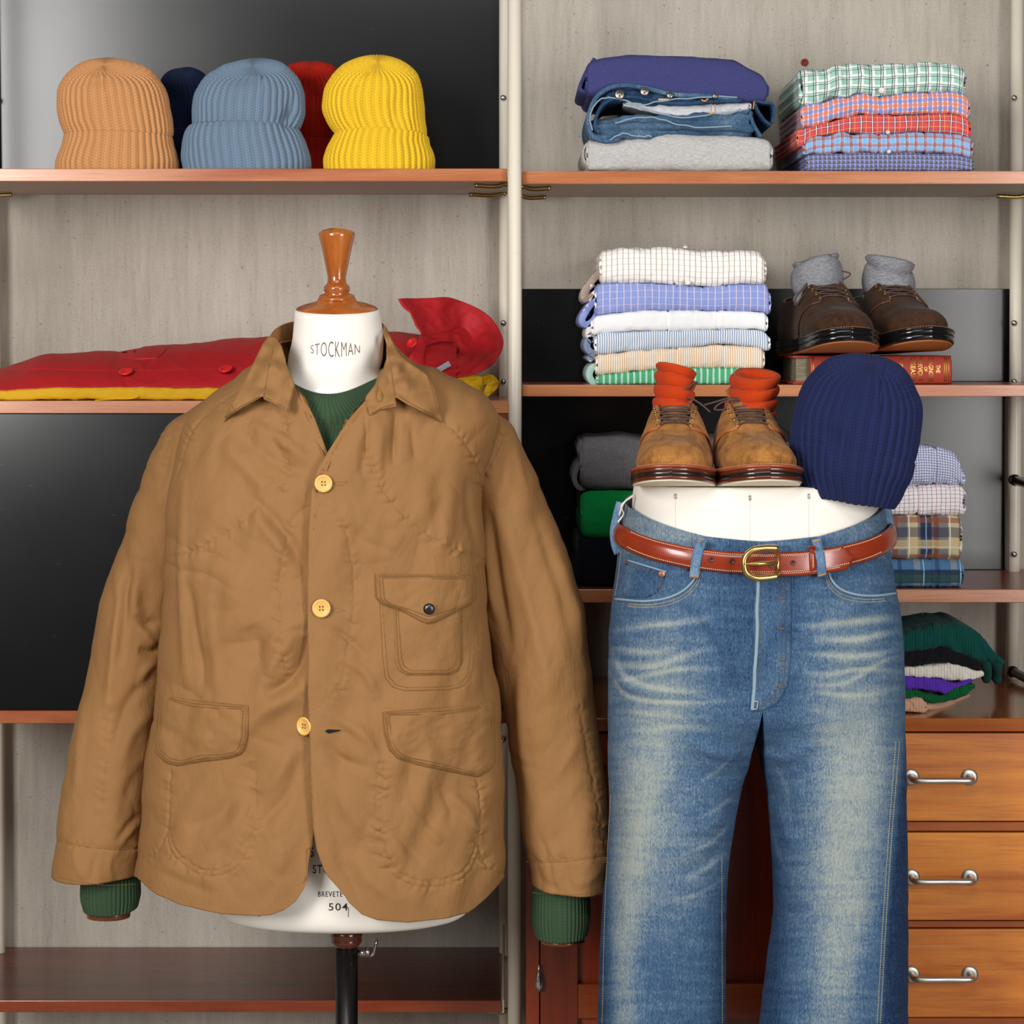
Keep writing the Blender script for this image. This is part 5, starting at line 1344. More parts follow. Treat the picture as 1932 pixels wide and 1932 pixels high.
fl = [(296, 1303), (325, 1314), (360, 1320), (420, 1326), (469, 1331), (469, 1388), (464, 1412), (455, 1424), (432, 1432), (380, 1438), (335, 1446), (312, 1440), (288, 1418), (290, 1360)]
fr = [(721, 1343), (760, 1340), (830, 1335), (890, 1330), (939, 1320), (941, 1390), (941, 1438), (922, 1456), (902, 1467), (850, 1457), (790, 1444), (750, 1432), (734, 1415), (725, 1385)]
sewn('pocket_flap', fl, .0075, 6, 94, wr=.0028); sewn('pocket_flap', fr, .0075, 6, 95, wr=.0028)
st = MB(); off = lambda t: (lambda a, b: jd(a, b) - t)
def insetline(o_, k):
    p = np.asarray(o_, float); c = p.mean(0); v_ = p - c; L = np.linalg.norm(v_, axis=1, keepdims=True); return c + v_ * (1 - k / L)
for o_, t_, ks in ((cp, .0026, (6, 13)), (cf, .0092, (7, 14)), (fl, .0085, (7, 13)), (fr, .0085, (7, 13)), (cpi, .0046, (6, 13))):
    for k in ks:
        q = insetline(o_, k); dashes(st, np.vstack([q, q[:1]]), off(t_), 4.2, .6, .0005, 0)
link('pocket_stitching', st.mesh('pocket_stitching'), TH, jk, kind='stuff')
st = MB()
for k_, s_ in SE.items():
    o5 = (7, 0) if k_ == 'placket' else (0, 0)
    if k_ == 'placket': s_ = [q for q in s_ if q[1] > 960]
    dashes(st, resample(crom(s_, 60) + np.array(o5), 2), jd, 4.2, .62, .0006, .0002)
hemR_ = [(601, 1600), (616, 1636), (632, 1666), (652, 1692), (676, 1710), (705, 1717), (760, 1721), (830, 1715), (880, 1706), (912, 1680), (938, 1652)]
hemL_ = [(266, 1645), (302, 1670), (342, 1688), (420, 1705), (480, 1708), (510, 1706), (533, 1698), (552, 1684), (567, 1660), (578, 1625), (585, 1592)]
for h_ in (hemR_, hemL_): dashes(st, crom(h_, 80), jd, 4.2, .6, .00045, .0003)
link('seam_stitching', st.mesh('seam_stitching'), TH, jk, kind='stuff')
st = MB()
dashes(st, crom(smL[0], 50), slL, 4, .6, .00045, .0002); dashes(st, crom([(110, 1655), (150, 1664), (200, 1670), (258, 1668)], 50), slL, 4, .6, .00045, .0002)
dashes(st, crom(smR[0], 50), slR, 4, .6, .00045, .0002); dashes(st, crom([(1004, 1684), (1050, 1689), (1100, 1687), (1144, 1681)], 50), slR, 4, .6, .00045, .0002)
dashes(st, crom(smR[1], 50), slR, 4, .6, .00045, .0002)
link('cuff_stitching', st.mesh('cuff_stitching'), TH, jk, kind='stuff')

# ---- buttons and buttonholes
BT = m_plain('horn_button', 'e6b463', .35, var=.08)
def coat_button(px, py, d, rpx, yaw=0.0, tilt=0.0):
    r = rpx / F * d; c = W(px, py, d); M = Matrix.Rotation(yaw, 4, 'Z') @ Matrix.Rotation(math.pi / 2 + tilt, 4, 'X')
    mb = MB(); mb.lathe([(0.0, .0016), (r * .58, .0016), (r * .70, .0022), (r * .80, .0034), (r * .92, .0034), (r, .0024), (r, .0006), (r * .9, 0)], c, 36, M=M)
    o = link('button', mb.mesh('button'), BT, jk)
    hb = MB()
    for sx in (-1, 1):
        for sy in (-1, 1):
            hb_ = np.array(M.to_3x3()) @ np.array([sx * r * .17, sy * r * .17, .00165]); hb.lathe([(0, .0003), (r * .085, .0003), (r * .085, 0)], np.array(c) + hb_, 8, M=M)
    link('thread_holes', hb.mesh('thread_holes'), m_plain('dark_thread', '3a2a1a', .8), o, kind='stuff')
coat_button(610.5, 912, jd(611, 912) - .004, 17)
coat_button(606.5, 1147.5, jd(607, 1147) - .004, 17.5)
coat_button(575, 1370, jd(573, 1370) - .006, 17.5, yaw=-.62)
mb = MB(); r = 10.8 / F * 3.07; c = W(809.5, 1149, jd(809, 1149) - .0098)
mb.lathe([(0, .0034), (r * .6, .0031), (r * .9, .0018), (r, .0006), (r * .96, 0), (r * .5, -.001)], c, 28, M=Mx)
link('snap', mb.mesh('snap'), m_metal('gunmetal_snap', '57565a', .34), cfo)
HOLE_SHADE = m_plain('buttonhole_shade', '0d0a07', .9)  # near-black patch painted as the shade inside the open buttonhole
for k, (a, b) in enumerate((((629, 912), (655, 909)), ((626, 1151), (651, 1152)), ((611, 1380), (657, 1377)))):
    mb = MB(); w = 3.2 if k < 2 else 4.2
    q = crom([a, (a[0] + 6, a[1] - w), (a[0] + 14, a[1] - w * .8), b, (a[0] + 14, a[1] + w * .8 + 1), (a[0] + 6, a[1] + w), a], 40)
    mb.tube([W(x_, y_, jd(x_, y_) - .0008) for x_, y_ in q], .0011, 6)
    o = link('buttonhole', mb.mesh('buttonhole'), m_plain('buttonhole_thread', '7c5a26', .6), jk)
    if k == 2:
        hole = [(613, 1380), (618, 1376), (644, 1377), (640, 1380), (620, 1384)]
        link('slit_shade', panel('slit_shade', hole, jd, .0022, 2.0, rim=.9), HOLE_SHADE, o)

# ---- knitted cuffs and wooden arm ends
def knitcuff(x0, x1, y0, y1, d, tilt, label=None):
    L = Loft([(y0 - 40, x0 + 2, x1 - 2, d, .036, .036, 2.1), (y0, x0, x1, d, .037, .037, 2.1), ((y0 + y1) / 2, x0 - 1, x1 + 1, d, .038, .038, 2.1), (y1, x0 + 5, x1 - 4, d, .036, .036, 2.1)])
    nrb = 44; tt, hh = np.meshgrid(np.linspace(0, 1, 44), ring(nrb * 8), indexing='ij')
    P = L.P(hh, tt, (6 * np.cos(hh) + tilt * np.sin(hh)) * tt); N = gridnorm(P)
    if N[20, nrb * 4, 1] > 0: N = -N
    P = P + N * (.0022 * (rib_wave(hh, nrb) - .5))[..., None]
    c = P[-1:].mean(1, keepdims=True); P = np.concatenate([P, (P[-1:] - c) * .92 + c + np.array([0, 0, .001]), (P[-1:] - c) * .88 + c + np.array([0, 0, .01])])
    uv = np.stack([hh * nrb / 2 / math.pi, tt * .075], -1); uv = np.concatenate([uv, uv[-1:], uv[-1:]])
    link('cuff', gridmesh('cuff', P, uv), m_knit('sweater_rib', SWG, wale=1, v=.004, strength=.4), sw)
knitcuff(154, 263, 1660, 1712, DS - .022, -2); knitcuff(1005, 1112, 1690, 1762, DS - .02, -2)
for (x0, x1, y0, y1) in ((163, 246, 1709, 1724), (1020, 1104, 1764, 1772)):
    xc = xpx((x0 + x1) / 2, DS - .02); r = (x1 - x0) / 2 / F * (DS - .02)
    mb = MB(); mb.lathe([(r * .9, zpx(y0 - 60, DS)), (r * .93, zpx(y0 - 3, DS)), (r * .93, zpx(y0, DS))], (xc, DS - .02, 0), 40, sy=.8)
    link('arm', mb.mesh('arm'), OFFW, form)
    mb = MB(); mb.lathe([(r * .95, zpx(y0, DS)), (r, zpx(y0 + 2, DS)), (r, zpx(y1 - 3, DS)), (r * .96, zpx(y1, DS)), (0.001, zpx(y1, DS))], (xc, DS - .02, 0), 40, sy=.8)
    link('arm_end', mb.mesh('arm_end'), m_wood('dark_walnut_end', '5a2410', '8a4822', .25, 1.5, coat=.5), form)
# ------------------------------------------------------------------ trouser form, jeans and belt
DJ_ = 3.20
pel = Loft([(912, 1199, 1650, DJ_, .108, .13, 2.5), (915, 1197, 1652, DJ_, .110, .132, 2.5), (960, 1193, 1656, DJ_, .111, .134, 2.5), (1010, 1192, 1660, DJ_, .111, .135, 2.5), (1100, 1175, 1680, DJ_, .110, .135, 2.5), (1200, 1168, 1686, DJ_, .108, .135, 2.5), (1330, 1168, 1690, DJ_, .1, .12, 2.5)])
tf = thing('trouser_form', 'cream half body trouser form wearing the faded blue jeans', 'dress form', (xpx(1430, DJ_), DJ_, 0))
tt, hh = np.meshgrid(np.linspace(0, 1, 70), ring(120), indexing='ij')
pme = gridmesh('pelvis', pel.P(hh, tt), cap0=True, cap1=True); link('pelvis', pme, OFFW, tf)
pd_ = hitter(bvh_of(pme), DJ_ - .1)
for sx, x in ((-1, 1290), (1, 1575)):
    mb = MB(); c = xpx(x, DJ_); mb.tube([(c, DJ_ + .02, .05), (c, DJ_ + .02, 1.06)], .05, 24)
    link('leg', mb.mesh('leg'), OFFW, tf)
link('plinth', MB().box(xpx(1150, DJ_), xpx(1720, DJ_), 3.08, 3.35, 0, .05).mesh('plinth', .003, 2), WOOD_RED(), tf, smooth=False)
for x in (1275, 1415, 1526):
    mb = MB()
    y0 = 932 + (3 if x == 1415 else 0)
    mb.tube([W(x - 1.5, y0, pd_(x, y0) - .0008), W(x + 1.5, y0, pd_(x, y0) - .0008), W(x + 1.5, y0 + 9, pd_(x, y0 + 9) - .0008), W(x - 1.5, y0 + 9, pd_(x, y0 + 9) - .0008), W(x - 1.5, y0, pd_(x, y0) - .0008)], .0005, 5)
    link('staple', mb.mesh('staple'), m_metal('steel', 'b5b2ab', .3), tf)
    mb = MB(); mb.tube([W(x, y, pd_(x, y) - .0001) for y in np.linspace(942, 1060, 10)], .0004, 5)
    link('seam', mb.mesh('seam'), m_plain('seam_cream', 'd8d1c4', .8), tf)

# ---- the jeans: hips ring that divides into two legs, one continuous surface
J = thing('jeans', 'faded blue denim jeans on the trouser form with a brown belt', 'jeans', W(1430, 2100, DJ_))
hip = Loft([(900, 1190, 1655, DJ_, .118, .140, 2.4), (940, 1180, 1665, DJ_, .119, .142, 2.4), (1000, 1169, 1674, DJ_, .120, .145, 2.4), (1050, 1164, 1681, DJ_, .121, .148, 2.4), (1100, 1158, 1688, DJ_, .122, .15, 2.4), (1150, 1152, 1697, DJ_, .123, .152, 2.4),
            (1200, 1148, 1702, DJ_, .123, .152, 2.4), (1260, 1147, 1705, DJ_, .121, .15, 2.4), (1345, 1147, 1706, DJ_, .116, .145, 2.4)])
CRP = 1318.0; XCF = 1421.0
LL = np.array([(1318, 1147, 1421), (1400, 1147, 1409), (1450, 1148, 1403), (1500, 1150, 1395), (1560, 1149, 1383), (1600, 1147, 1376), (1650, 1143, 1370), (1700, 1138, 1368), (1800, 1131, 1368), (1932, 1127, 1369), (2080, 1122, 1372)], float)
RL = np.array([(1318, 1421, 1706), (1400, 1432, 1707), (1450, 1440, 1708), (1500, 1448, 1708), (1600, 1456, 1709), (1700, 1460, 1711), (1760, 1457, 1711), (1800, 1451, 1711), (1850, 1445, 1711), (1932, 1435, 1711), (2080, 1424, 1712)], float)
nh, M_ = 150, 60                                   # verts over a half ring, verts over the inner leg
def top_py(th): return np.interp(np.abs(th), [0, .35, .8, 1.2, math.pi / 2, 2.2, math.pi], [1022, 1012, 985, 962, 948, 932, 925])
def jconv(py, th): return CY + (py - CY) * (DJ_ - .121 * np.clip(np.cos(th), 0, 1) ** .83) / DJ_
def jn_top(th): return jconv(top_py(th), th)
nhr, nlr = 190, 300
v = np.linspace(0, 1, nhr)
halves = []
for sd in (-1, 1):
    thf = hip.th_of(XCF, hip.t_of(1200.0))         # fly sits a little left of the middle
    s = np.linspace(0, 1, nh); s = np.where(s < .72, s / .72 * .5, .5 + (s - .72) / .28 * .5)
    th = thf + (sd * math.pi - thf) * s
    tp = jn_top(th); PYh = tp[None] + v[:, None] * (CRP - tp)[None]
    Ph = hip.P(th[None] + 0 * PYh, hip.t_of(PYh))
    # legs
    T = LL if sd < 0 else RL
    py = CRP + (2080 - CRP) * (np.arange(1, nlr + 1) / nlr)
    k = py[:, None]; L = pchip(T[:, 0], T[:, 1], py)[:, None]; R = pchip(T[:, 0], T[:, 2], py)[:, None]
    hf = np.interp(py, [1345, 1500, 1700, 2080], [.108, .100, .092, .095])[:, None]; hb = np.interp(py, [1345, 1500, 1700, 2080], [.13, .115, .1, .1])[:, None]
    xc, a = (L + R) / 2, (R - L) / 2
    # outer angles start near the front inner corner
    ain0 = np.interp(py, [1345, 1440, 1560], [.98, .80, .62])[:, None] * math.pi / 2
    ang_o = -sd * ain0 + (sd * (math.pi + ain0) - (-sd * ain0) - sd * 0) * s[None]
    ang_o = -sd * ain0 + sd * (math.pi + 2 * ain0 * 0 + 0) * s[None] + sd * s[None] * (2 * ain0 * 1.0) * 0
    end = sd * (math.pi + ain0); ang_o = -sd * ain0 + (end + sd * ain0) * s[None]
    si = np.linspace(0, 1, M_ + 2)[1:-1]
    ang_i = end + (sd * 2 * math.pi - sd * ain0 - end) * si[None]
    ang = np.concatenate([ang_o, ang_i], 1)
    pw = 2.3
    X = xc + a * np.sign(np.sin(ang)) * np.abs(np.sin(ang)) ** (2 / pw)
    h = np.where(np.cos(ang) > 0, hf, hb); Y = DJ_ - h * np.sign(np.cos(ang)) * np.abs(np.cos(ang)) ** (2 / pw)
    Pl = np.stack([(X - CX) / F * DJ_, Y, ZC - (k - CY) / F * DJ_ + 0 * X], -1)
    # start ring: the half hip ring plus a crotch curve from back to front
    A = Ph[-1]; b, f = A[-1], A[0]
    cr = b[None] + (f - b)[None] * si[:, None]; cr[:, 2] -= .0
    ring0 = np.concatenate([A, cr]); w = sstep(0, .23, np.arange(1, nlr + 1) / nlr)[:, None, None]
    blend = ring0[None] * (1 - w) + Pl * w; blend[..., 2] = Pl[..., 2]
    # keep the inner edge on the traced inseam while blending
    xin = ((R if sd < 0 else L) - CX) / F * DJ_
    blend[..., 0] = np.minimum(blend[..., 0], xin) if sd < 0 else np.maximum(blend[..., 0], xin)
    legs = np.concatenate([ring0[None], blend]); legs = np.concatenate([legs, legs[:, :1]], 1)
    halves.append((sd, Ph, legs, th))
# relief and fading, both laid out in the picture of the garment's front
WHL = [([(1160, 1190), (1230, 1180), (1300, 1172), (1345, 1165)], 7, .30), ([(1155, 1225), (1220, 1230), (1280, 1222)], 6, .25), ([(1152, 1250), (1220, 1258), (1300, 1235), (1350, 1222)], 6, .30), ([(1150, 1290), (1200, 1278), (1290, 1262), (1370, 1262)], 5, .28), ([(1155, 1235), (1180, 1275), (1250, 1300), (1340, 1305)], 6, .32),
       ([(1150, 1265), (1180, 1310), (1260, 1325), (1380, 1322)], 5, .30), ([(1160, 1340), (1250, 1350), (1340, 1352)], 5, .22), ([(1200, 1380), (1300, 1372), (1350, 1378)], 6, .2),
       ([(1690, 1165), (1620, 1172), (1540, 1180), (1515, 1185)], 8, .38), ([(1696, 1190), (1620, 1205), (1530, 1205)], 7, .34), ([(1700, 1225), (1620, 1238), (1530, 1235)], 6, .34), ([(1702, 1265), (1630, 1262), (1560, 1272), (1520, 1270)], 5, .30), ([(1703, 1235), (1660, 1250), (1590, 1290), (1520, 1292)], 5, .28), ([(1700, 1300), (1600, 1312), (1530, 1305)], 6, .25),
       ([(1380, 1420), (1350, 1460), (1320, 1475)], 4, .22), ([(1385, 1500), (1345, 1530), (1300, 1550)], 4, .22), ([(1372, 1560), (1340, 1590), (1290, 1610)], 4, .22), ([(1368, 1610), (1330, 1640), (1290, 1660)], 4, .2), ([(1365, 1655), (1330, 1680), (1280, 1700)], 4, .18),
       ([(1460, 1440), (1480, 1480), (1490, 1520)], 5, .15), ([(1455, 1560), (1470, 1610), (1480, 1640)], 5, .12)]
def fadefield(x, y):
    f = np.full(x.shape, .31)
    def blob(cx, cy, rx, ry, a, pts=None):
        return a * np.exp(-((x - cx) / rx) ** 2 - ((y - cy) / ry) ** 2)
    # thigh and shin fades
    cl = np.interp(y, [1150, 1300, 1450, 1600, 1800, 1932, 2100], [1250, 1245, 1215, 1190, 1178, 1180, 1185])
    wl = np.interp(y, [1150, 1300, 1450, 1600, 1800, 2100], [70, 80, 62, 40, 30, 28])
    al = np.interp(y, [1080, 1180, 1300, 1420, 1560, 1700, 1850, 2000], [0, .22, .36, .50, .52, .48, .40, .25])
    f += .82 * al * np.exp(-((x - cl) / wl) ** 2)
    f += blob(1290, 1560, 90, 160, .10) + blob(1250, 1640, 60, 130, .18)
    cr_ = np.interp(y, [1150, 1300, 1450, 1600, 1700, 1800, 1932, 2100], [1600, 1605, 1615, 1605, 1598, 1585, 1570, 1560])
    wr_ = np.interp(y, [1150, 1300, 1450, 1600, 1800, 2100], [75, 80, 72, 60, 48, 40])
    ar_ = np.interp(y, [1080, 1180, 1300, 1400, 1560, 1700, 1850, 2000], [0, .20, .36, .58, .56, .52, .44, .25])
    g = np.exp(-(np.abs(x - cr_) / wr_) ** 2.6); f += .82 * ar_ * g
    f += blob(1530, 1640, 60, 200, .14)
    # whiskers
    for pts, w, a in WHL:
        ln = crom(pts, 24); d, arc, tot, sd_ = polydist(x, y, ln)
        f += a * np.exp(-(d / w) ** 2) * np.sin(np.clip(arc / tot, .03, .97) * math.pi) ** .5
    f += .10 * fbm(x / 60, y / 9, 5, 3) + .03 * fbm(x / 14, y / 14, 8, 2)
    # dark side seams, fly and inseam
    sl = np.interp(y, [1000, 1300, 1500, 1700, 1932, 2100], [1175, 1160, 1160, 1150, 1152, 1150]); f -= .22 * sstep(0, 26, sl - x + 10) * sstep(1450, 1750, y)
    sr = np.interp(y, [1000, 1300, 1450, 1600, 1750, 1932, 2100], [1720, 1712, 1695, 1680, 1668, 1655, 1645]); f -= .30 * sstep(0, 16, x - sr)
    f -= .16 * np.exp(-((x - 1462) / 34) ** 2) * sstep(1370, 1300, y) * sstep(1070, 1100, y)
    f -= .10 * np.exp(-((x - 1395) / 45) ** 2) * sstep(1400, 1150, y)
    f += .12 * sstep(1085, 1040, y) * (x < 1330) + .14 * sstep(1060, 1000, y)
    f -= .16 * np.exp(-((x - 1370) / 18) ** 2) * sstep(1600, 1700, y) + .18 * np.exp(-((x - 1458) / 26) ** 2) * sstep(1500, 1640, y)
    return np.clip(f, 0.02, 1.0)
CRJ = [([(1150, 1240), (1180, 1290), (1260, 1315)], 9, 1.6), ([(1330, 1180), (1365, 1250), (1395, 1330)], 14, -2.5), ([(1300, 1120), (1350, 1200), (1390, 1290)], 12, 2.2), ([(1300, 1400), (1350, 1420), (1400, 1425)], 14, 3.0), ([(1290, 1440), (1340, 1465), (1395, 1470)], 14, -2.6), ([(1440, 1420), (1480, 1430), (1540, 1400)], 14, 2.2),
       ([(1300, 1400), (1290, 1480), (1260, 1560)], 22, -2.0), ([(1372, 1530), (1330, 1560), (1290, 1570)], 12, 1.6), ([(1367, 1600), (1330, 1630), (1280, 1650)], 12, -1.5), ([(1462, 1500), (1480, 1560), (1500, 1600)], 12, 1.4), ([(1640, 1130), (1600, 1160), (1560, 1170)], 14, 1.6), ([(1690, 1200), (1620, 1212), (1530, 1212)], 8, 1.0), ([(1700, 1240), (1620, 1250), (1540, 1245)], 8, 1.0)]
def jrelief(P, N):
    x, y = topx(P)
    d = .0016 * fbm(x / 90, y / 170, 3, 2) + .0007 * fbm(x / 22, y / 26, 4, 2)
    d = d + crease_field(x, y, CRJ)
    for pts, w, a in WHL: pass
    return P + N * d[..., None], x, y
mb_v, mb_f, fd = [], [], []; off = 0
for sd, Ph, legs, th in halves:
    N1 = gridnorm(Ph)
    if N1[60, 40, 1] > 0: N1 = -N1
    N2 = gridnorm(legs)
    if N2[200, 60, 1] > 0: N2 = -N2
    # same normals along the shared crotch line
    N2[0, :nh] = N1[-1]
    for q in range(1, 14): N2[q, :nh] = N2[q, :nh] * (q / 14) + N1[-1] * (1 - q / 14)
    N2 /= np.linalg.norm(N2, axis=-1, keepdims=True) + 1e-9
    for G_, Nn in ((Ph, N1), (legs, N2)):
        Q, x, y = jrelief(G_, Nn); mb_v.append(Q.reshape(-1, 3)); fd.append(fadefield(x, y).ravel())
        mb_f.append(quads(G_.shape[0], G_.shape[1], off, flip=(sd < 0))); off += Q.shape[0] * Q.shape[1]
jme = mesh('denim', np.concatenate(mb_v), np.concatenate(mb_f), attr={'fade': np.concatenate(fd)})
bm = bmesh.new(); bm.from_mesh(jme); bmesh.ops.remove_doubles(bm, verts=bm.verts, dist=1e-5); bmesh.ops.recalc_face_normals(bm, faces=bm.faces); bm.to_mesh(jme); bm.free()
DEN = m_denim('denim_main', '15294a', '42607f', 'a0a69c')
jo = link('denim', jme, DEN, J)
sm = jo.modifiers.new('thickness', 'SOLIDIFY'); sm.thickness = .0018; sm.offset = -1.0
jdp = hitter(bvh_of(jme), DJ_ - .12)
joff = lambda t: (lambda a, b: jdp(a, b) - t)
THB = m_plain('pale_thread', 'b9ab86', .7, var=.1); THO = m_plain('rust_thread', '6e5a48', .7, var=.1)
EDGE = m_cloth('worn_edge', '879cab', .9, 900, .3, .1)
DSM = m_denim('denim_detail', '15294a', '42607f', '98a2a2', attr=False, base_fade=.32)
DSL = m_denim('denim_worn', '2a4668', '6482a0', 'aab5b6', attr=False, base_fade=.38)
# front fly
fly = [(1424, 1030), (1492, 1030), (1494, 1150), (1493, 1240), (1486, 1295), (1468, 1328), (1440, 1342), (1416, 1344), (1417, 1300), (1421, 1200)]
link('fly', panel('fly', fly, jdp, .0022, 5, bump=lambda x, y: .0009 * fbm(x / 16, y / 22, 4, 3) + .0012 * np.exp(-((np.mod(y - 1128, 60) - 2) / 3.5) ** 2) * np.exp(-((x - 1468) / 14) ** 2)), DSM, J)
mb = MB(); mb.tube(line3([(1431, 1085), (1430, 1120), (1428, 1150), (1429, 1185), (1427, 1230), (1424, 1265), (1423, 1300), (1419, 1340)], joff(.0024), .0), .0024, 8, flat=.6)
link('fly_edge', mb.mesh('fly_edge'), EDGE, J)
st = MB()
for ln in ([(1473, 1085), (1474, 1180), (1472, 1260), (1463, 1305), (1440, 1330), (1418, 1336)], [(1481, 1085), (1482, 1190), (1481, 1250), (1474, 1300), (1455, 1326)], [(1437, 1085), (1435, 1200), (1430, 1300)]):
    dashes(st, crom(ln, 60), joff(.0026), 4, .6, .0006, 0)
for y in (1128, 1186, 1245, 1296): st.tube([W(1468, y, jdp(1468, y) - .0036), W(1482, y + 1, jdp(1482, y) - .0032)], .0011, 5)
link('fly_stitching', st.mesh('fly_stitching'), THO, J, kind='stuff')
st = MB(); st.tube(line3([(1418, 1338), (1421, 1322), (1430, 1324), (1428, 1338), (1418, 1338)], joff(.003)), .0007, 5)
link('bar_tack', st.mesh('bar_tack'), THB, J)
# front pockets: worn rolled edges with double seams
pL = crom([(1319, 1068), (1310, 1092), (1292, 1112), (1262, 1127), (1220, 1134), (1159, 1130)], 60); pR = crom([(1562, 1075), (1568, 1092), (1584, 1110), (1612, 1121), (1650, 1124), (1692, 1119)], 60)
for p_ in (pL, pR):
    mb = MB(); mb.tube(line3(p_, jdp, .0010), .0016, 8); link('pocket_edge', mb.mesh('pocket_edge'), EDGE, J)
st = MB()
for dy in (7, 12):
    dashes(st, pL + np.array([dy * .4, dy]), jdp, 4, .6, .0006, .0006); dashes(st, pR + np.array([-dy * .4, dy]), jdp, 4, .6, .0006, .0006)
for ln in ([(1172, 1040), (1166, 1090), (1160, 1125)], [(1152, 1500), (1142, 1700), (1136, 1932)], [(1690, 1400), (1678, 1560), (1667, 1720), (1655, 1932)], [(1697, 1400), (1684, 1560), (1673, 1720), (1661, 1932)], [(1362, 1620), (1362, 1760), (1363, 1932)]):
    dashes(st, crom(ln, 80), jdp, 4.5, .6, .0006, .0005)
link('seam_stitching', st.mesh('seam_stitching'), THB, J, kind='stuff')
coin = [(1183, 1056), (1258, 1078), (1252, 1100), (1240, 1118), (1222, 1128), (1180, 1127), (1172, 1122), (1176, 1090)]
link('coin_pocket', panel('coin_pocket', coin, jdp, .0020, 5, bump=lambda x, y: .0008 * fbm(x / 14, y / 14, 6, 2)), DSM, J)
mb = MB(); mb.tube(line3([(1184, 1057), (1220, 1068), (1257, 1079)], joff(.0022)), .0013, 6); link('coin_pocket_edge', mb.mesh('coin_pocket_edge'), EDGE, J)
st = MB()
for ln in ([(1183, 1066), (1220, 1077), (1250, 1086)], [(1246, 1092), (1238, 1115)], [(1253, 1092), (1246, 1117)]): dashes(st, ln, joff(.0026), 3.5, .6, .0005, 0)
link('coin_stitching', st.mesh('coin_stitching'), THO, J, kind='stuff')
for x, y, r, c_ in ((1248.5, 1083, 6.6, 'b87f6a'), (1182, 1062, 4.2, '7a4a3c'), (1297, 1072, 4.6, '8a5e50')):
    mb = MB(); q = r / F * 3.1; mb.lathe([(0, .0016), (q * .3, .0022), (q * .5, .0012), (q * .8, .0022), (q, .001), (q, 0)], W(x, y, jdp(x, y) - .003), 20, M=Mx)
    link('rivet', mb.mesh('rivet'), m_metal('copper_' + c_, c_, .4), J)
# waistband lower seam and top roll
tops = np.array([(x, np.interp(x, [1172, 1200, 1240, 1280, 1320, 1380, 1421, 1470, 1540, 1580, 1620, 1650, 1668], [953, 963, 983, 1000, 1012, 1020, 1022, 1020, 1012, 998, 980, 963, 955])) for x in np.linspace(1180, 1662, 60)])

# ---- belt: strap with stitched edges, buckle, keeper
B = thing('belt', 'chestnut brown leather belt with a brass buckle in the jeans loops', 'belt', W(1425, 1085, DJ_))
LEA = m_leather('chestnut_leather', '8c2f14', .26); LEAD = m_leather('dark_belt_lining', '3a1b12', .5)
def belt_img(th): return np.interp(np.abs(th), [0, .2, .45, .8, 1.2, math.pi / 2, 2.2, math.pi], [1063, 1061, 1053, 1037, 1016, 1002, 985, 980])
def belt_py(th): return CY + (belt_img(th) - CY) * (DJ_ - .127 * np.clip(np.cos(th), 0, 1) ** .83) / DJ_
nth = 260; th = ring(nth)[:-1]; th = np.r_[th, th[:1]]
def belt_ring(hw, n_, bulge, th, dfront=0.0, shift=0.0):
    rows_ = []
    for k in np.linspace(-1, 1, n_):
        py = belt_py(th) + shift + k * hw
        t_ = hip.t_of(py); Q = hip.P(th, t_); Nn = np.stack([np.sin(th), -np.cos(th), 0 * th], -1)
        rows_.append(Q + Nn * (.0045 + dfront + bulge * (1 - k * k) ** .7)[..., None] if not np.isscalar(bulge) else Q + Nn * (.0045 + dfront + bulge * (1 - abs(k) ** 3)))
    return np.array(rows_)
O_ = belt_ring(19.5, 12, .0048, th, .001); I_ = belt_ring(19.5, 12, .0002, th, -.0012)
strap = np.concatenate([O_, I_[::-1], O_[:1]])
link('strap', gridmesh('strap', strap), LEA, B)
# the end of the strap lies over it in front, through the keeper
xt = np.linspace(1408, 1600, 90)
t_mid = hip.t_of(np.full(90, 1050.0))
tht = np.array([float(hip.th_of(CX + (x - CX) * .963, hip.t_of(1040.0))) for x in xt])
hwt = 20.0 * np.sqrt(np.clip(1 - sstep(1578, 1600, xt) ** 3, 0.02, 1)); hwt = np.where(xt > 1592, hwt * .8, hwt)
tip = []
for k in np.linspace(-1, 1, 10):
    py = belt_py(tht) + 3 + k * hwt; Q = hip.P(tht, hip.t_of(py)); Nn = np.stack([np.sin(tht), -np.cos(tht), 0 * tht], -1)
    tip.append(Q + Nn * (.0125 + .0012 * (1 - abs(k) ** 3)))
tip = np.array(tip); Nn = np.stack([np.sin(tht), -np.cos(tht), 0 * tht], -1); tipb = tip - Nn[None] * .004
link('strap_end', gridmesh('strap_end', np.concatenate([tip, tipb[::-1], tip[:1]]), cap0=False), LEA, B)
bb = bvh_of(gridmesh('tmp', np.concatenate([tip, tipb[::-1], tip[:1]]))); bb2 = bvh_of(gridmesh('tmp2', strap)); bd_ = hitter([bb, bb2], 3.06)
def xth(px):
    t0_ = hip.t_of(1030.0); a_ = 0.0
    for _ in range(4):
        d_ = DJ_ - .127 * max(math.cos(a_), 0) ** .83; a_ = float(hip.th_of(CX + (px - CX) * d_ / DJ_, t0_))
    return a_
st = MB()
for sgn in (-1, 1):
    ln = [(x, belt_img(xth(x)) + sgn * 16.0) for x in np.linspace(1176, 1664, 90)]
    dashes(st, ln, bd_, 4.0, .62, .0006, .0004)
    ln = [(x, belt_img(xth(x)) + 3 + sgn * 16.5) for x in np.linspace(1410, 1586, 40)]
    dashes(st, ln, bd_, 4.0, .62, .0006, .0004)
link('edge_stitching', st.mesh('edge_stitching'), m_plain('cream_thread', 'e2c9a6', .7), B, kind='stuff')
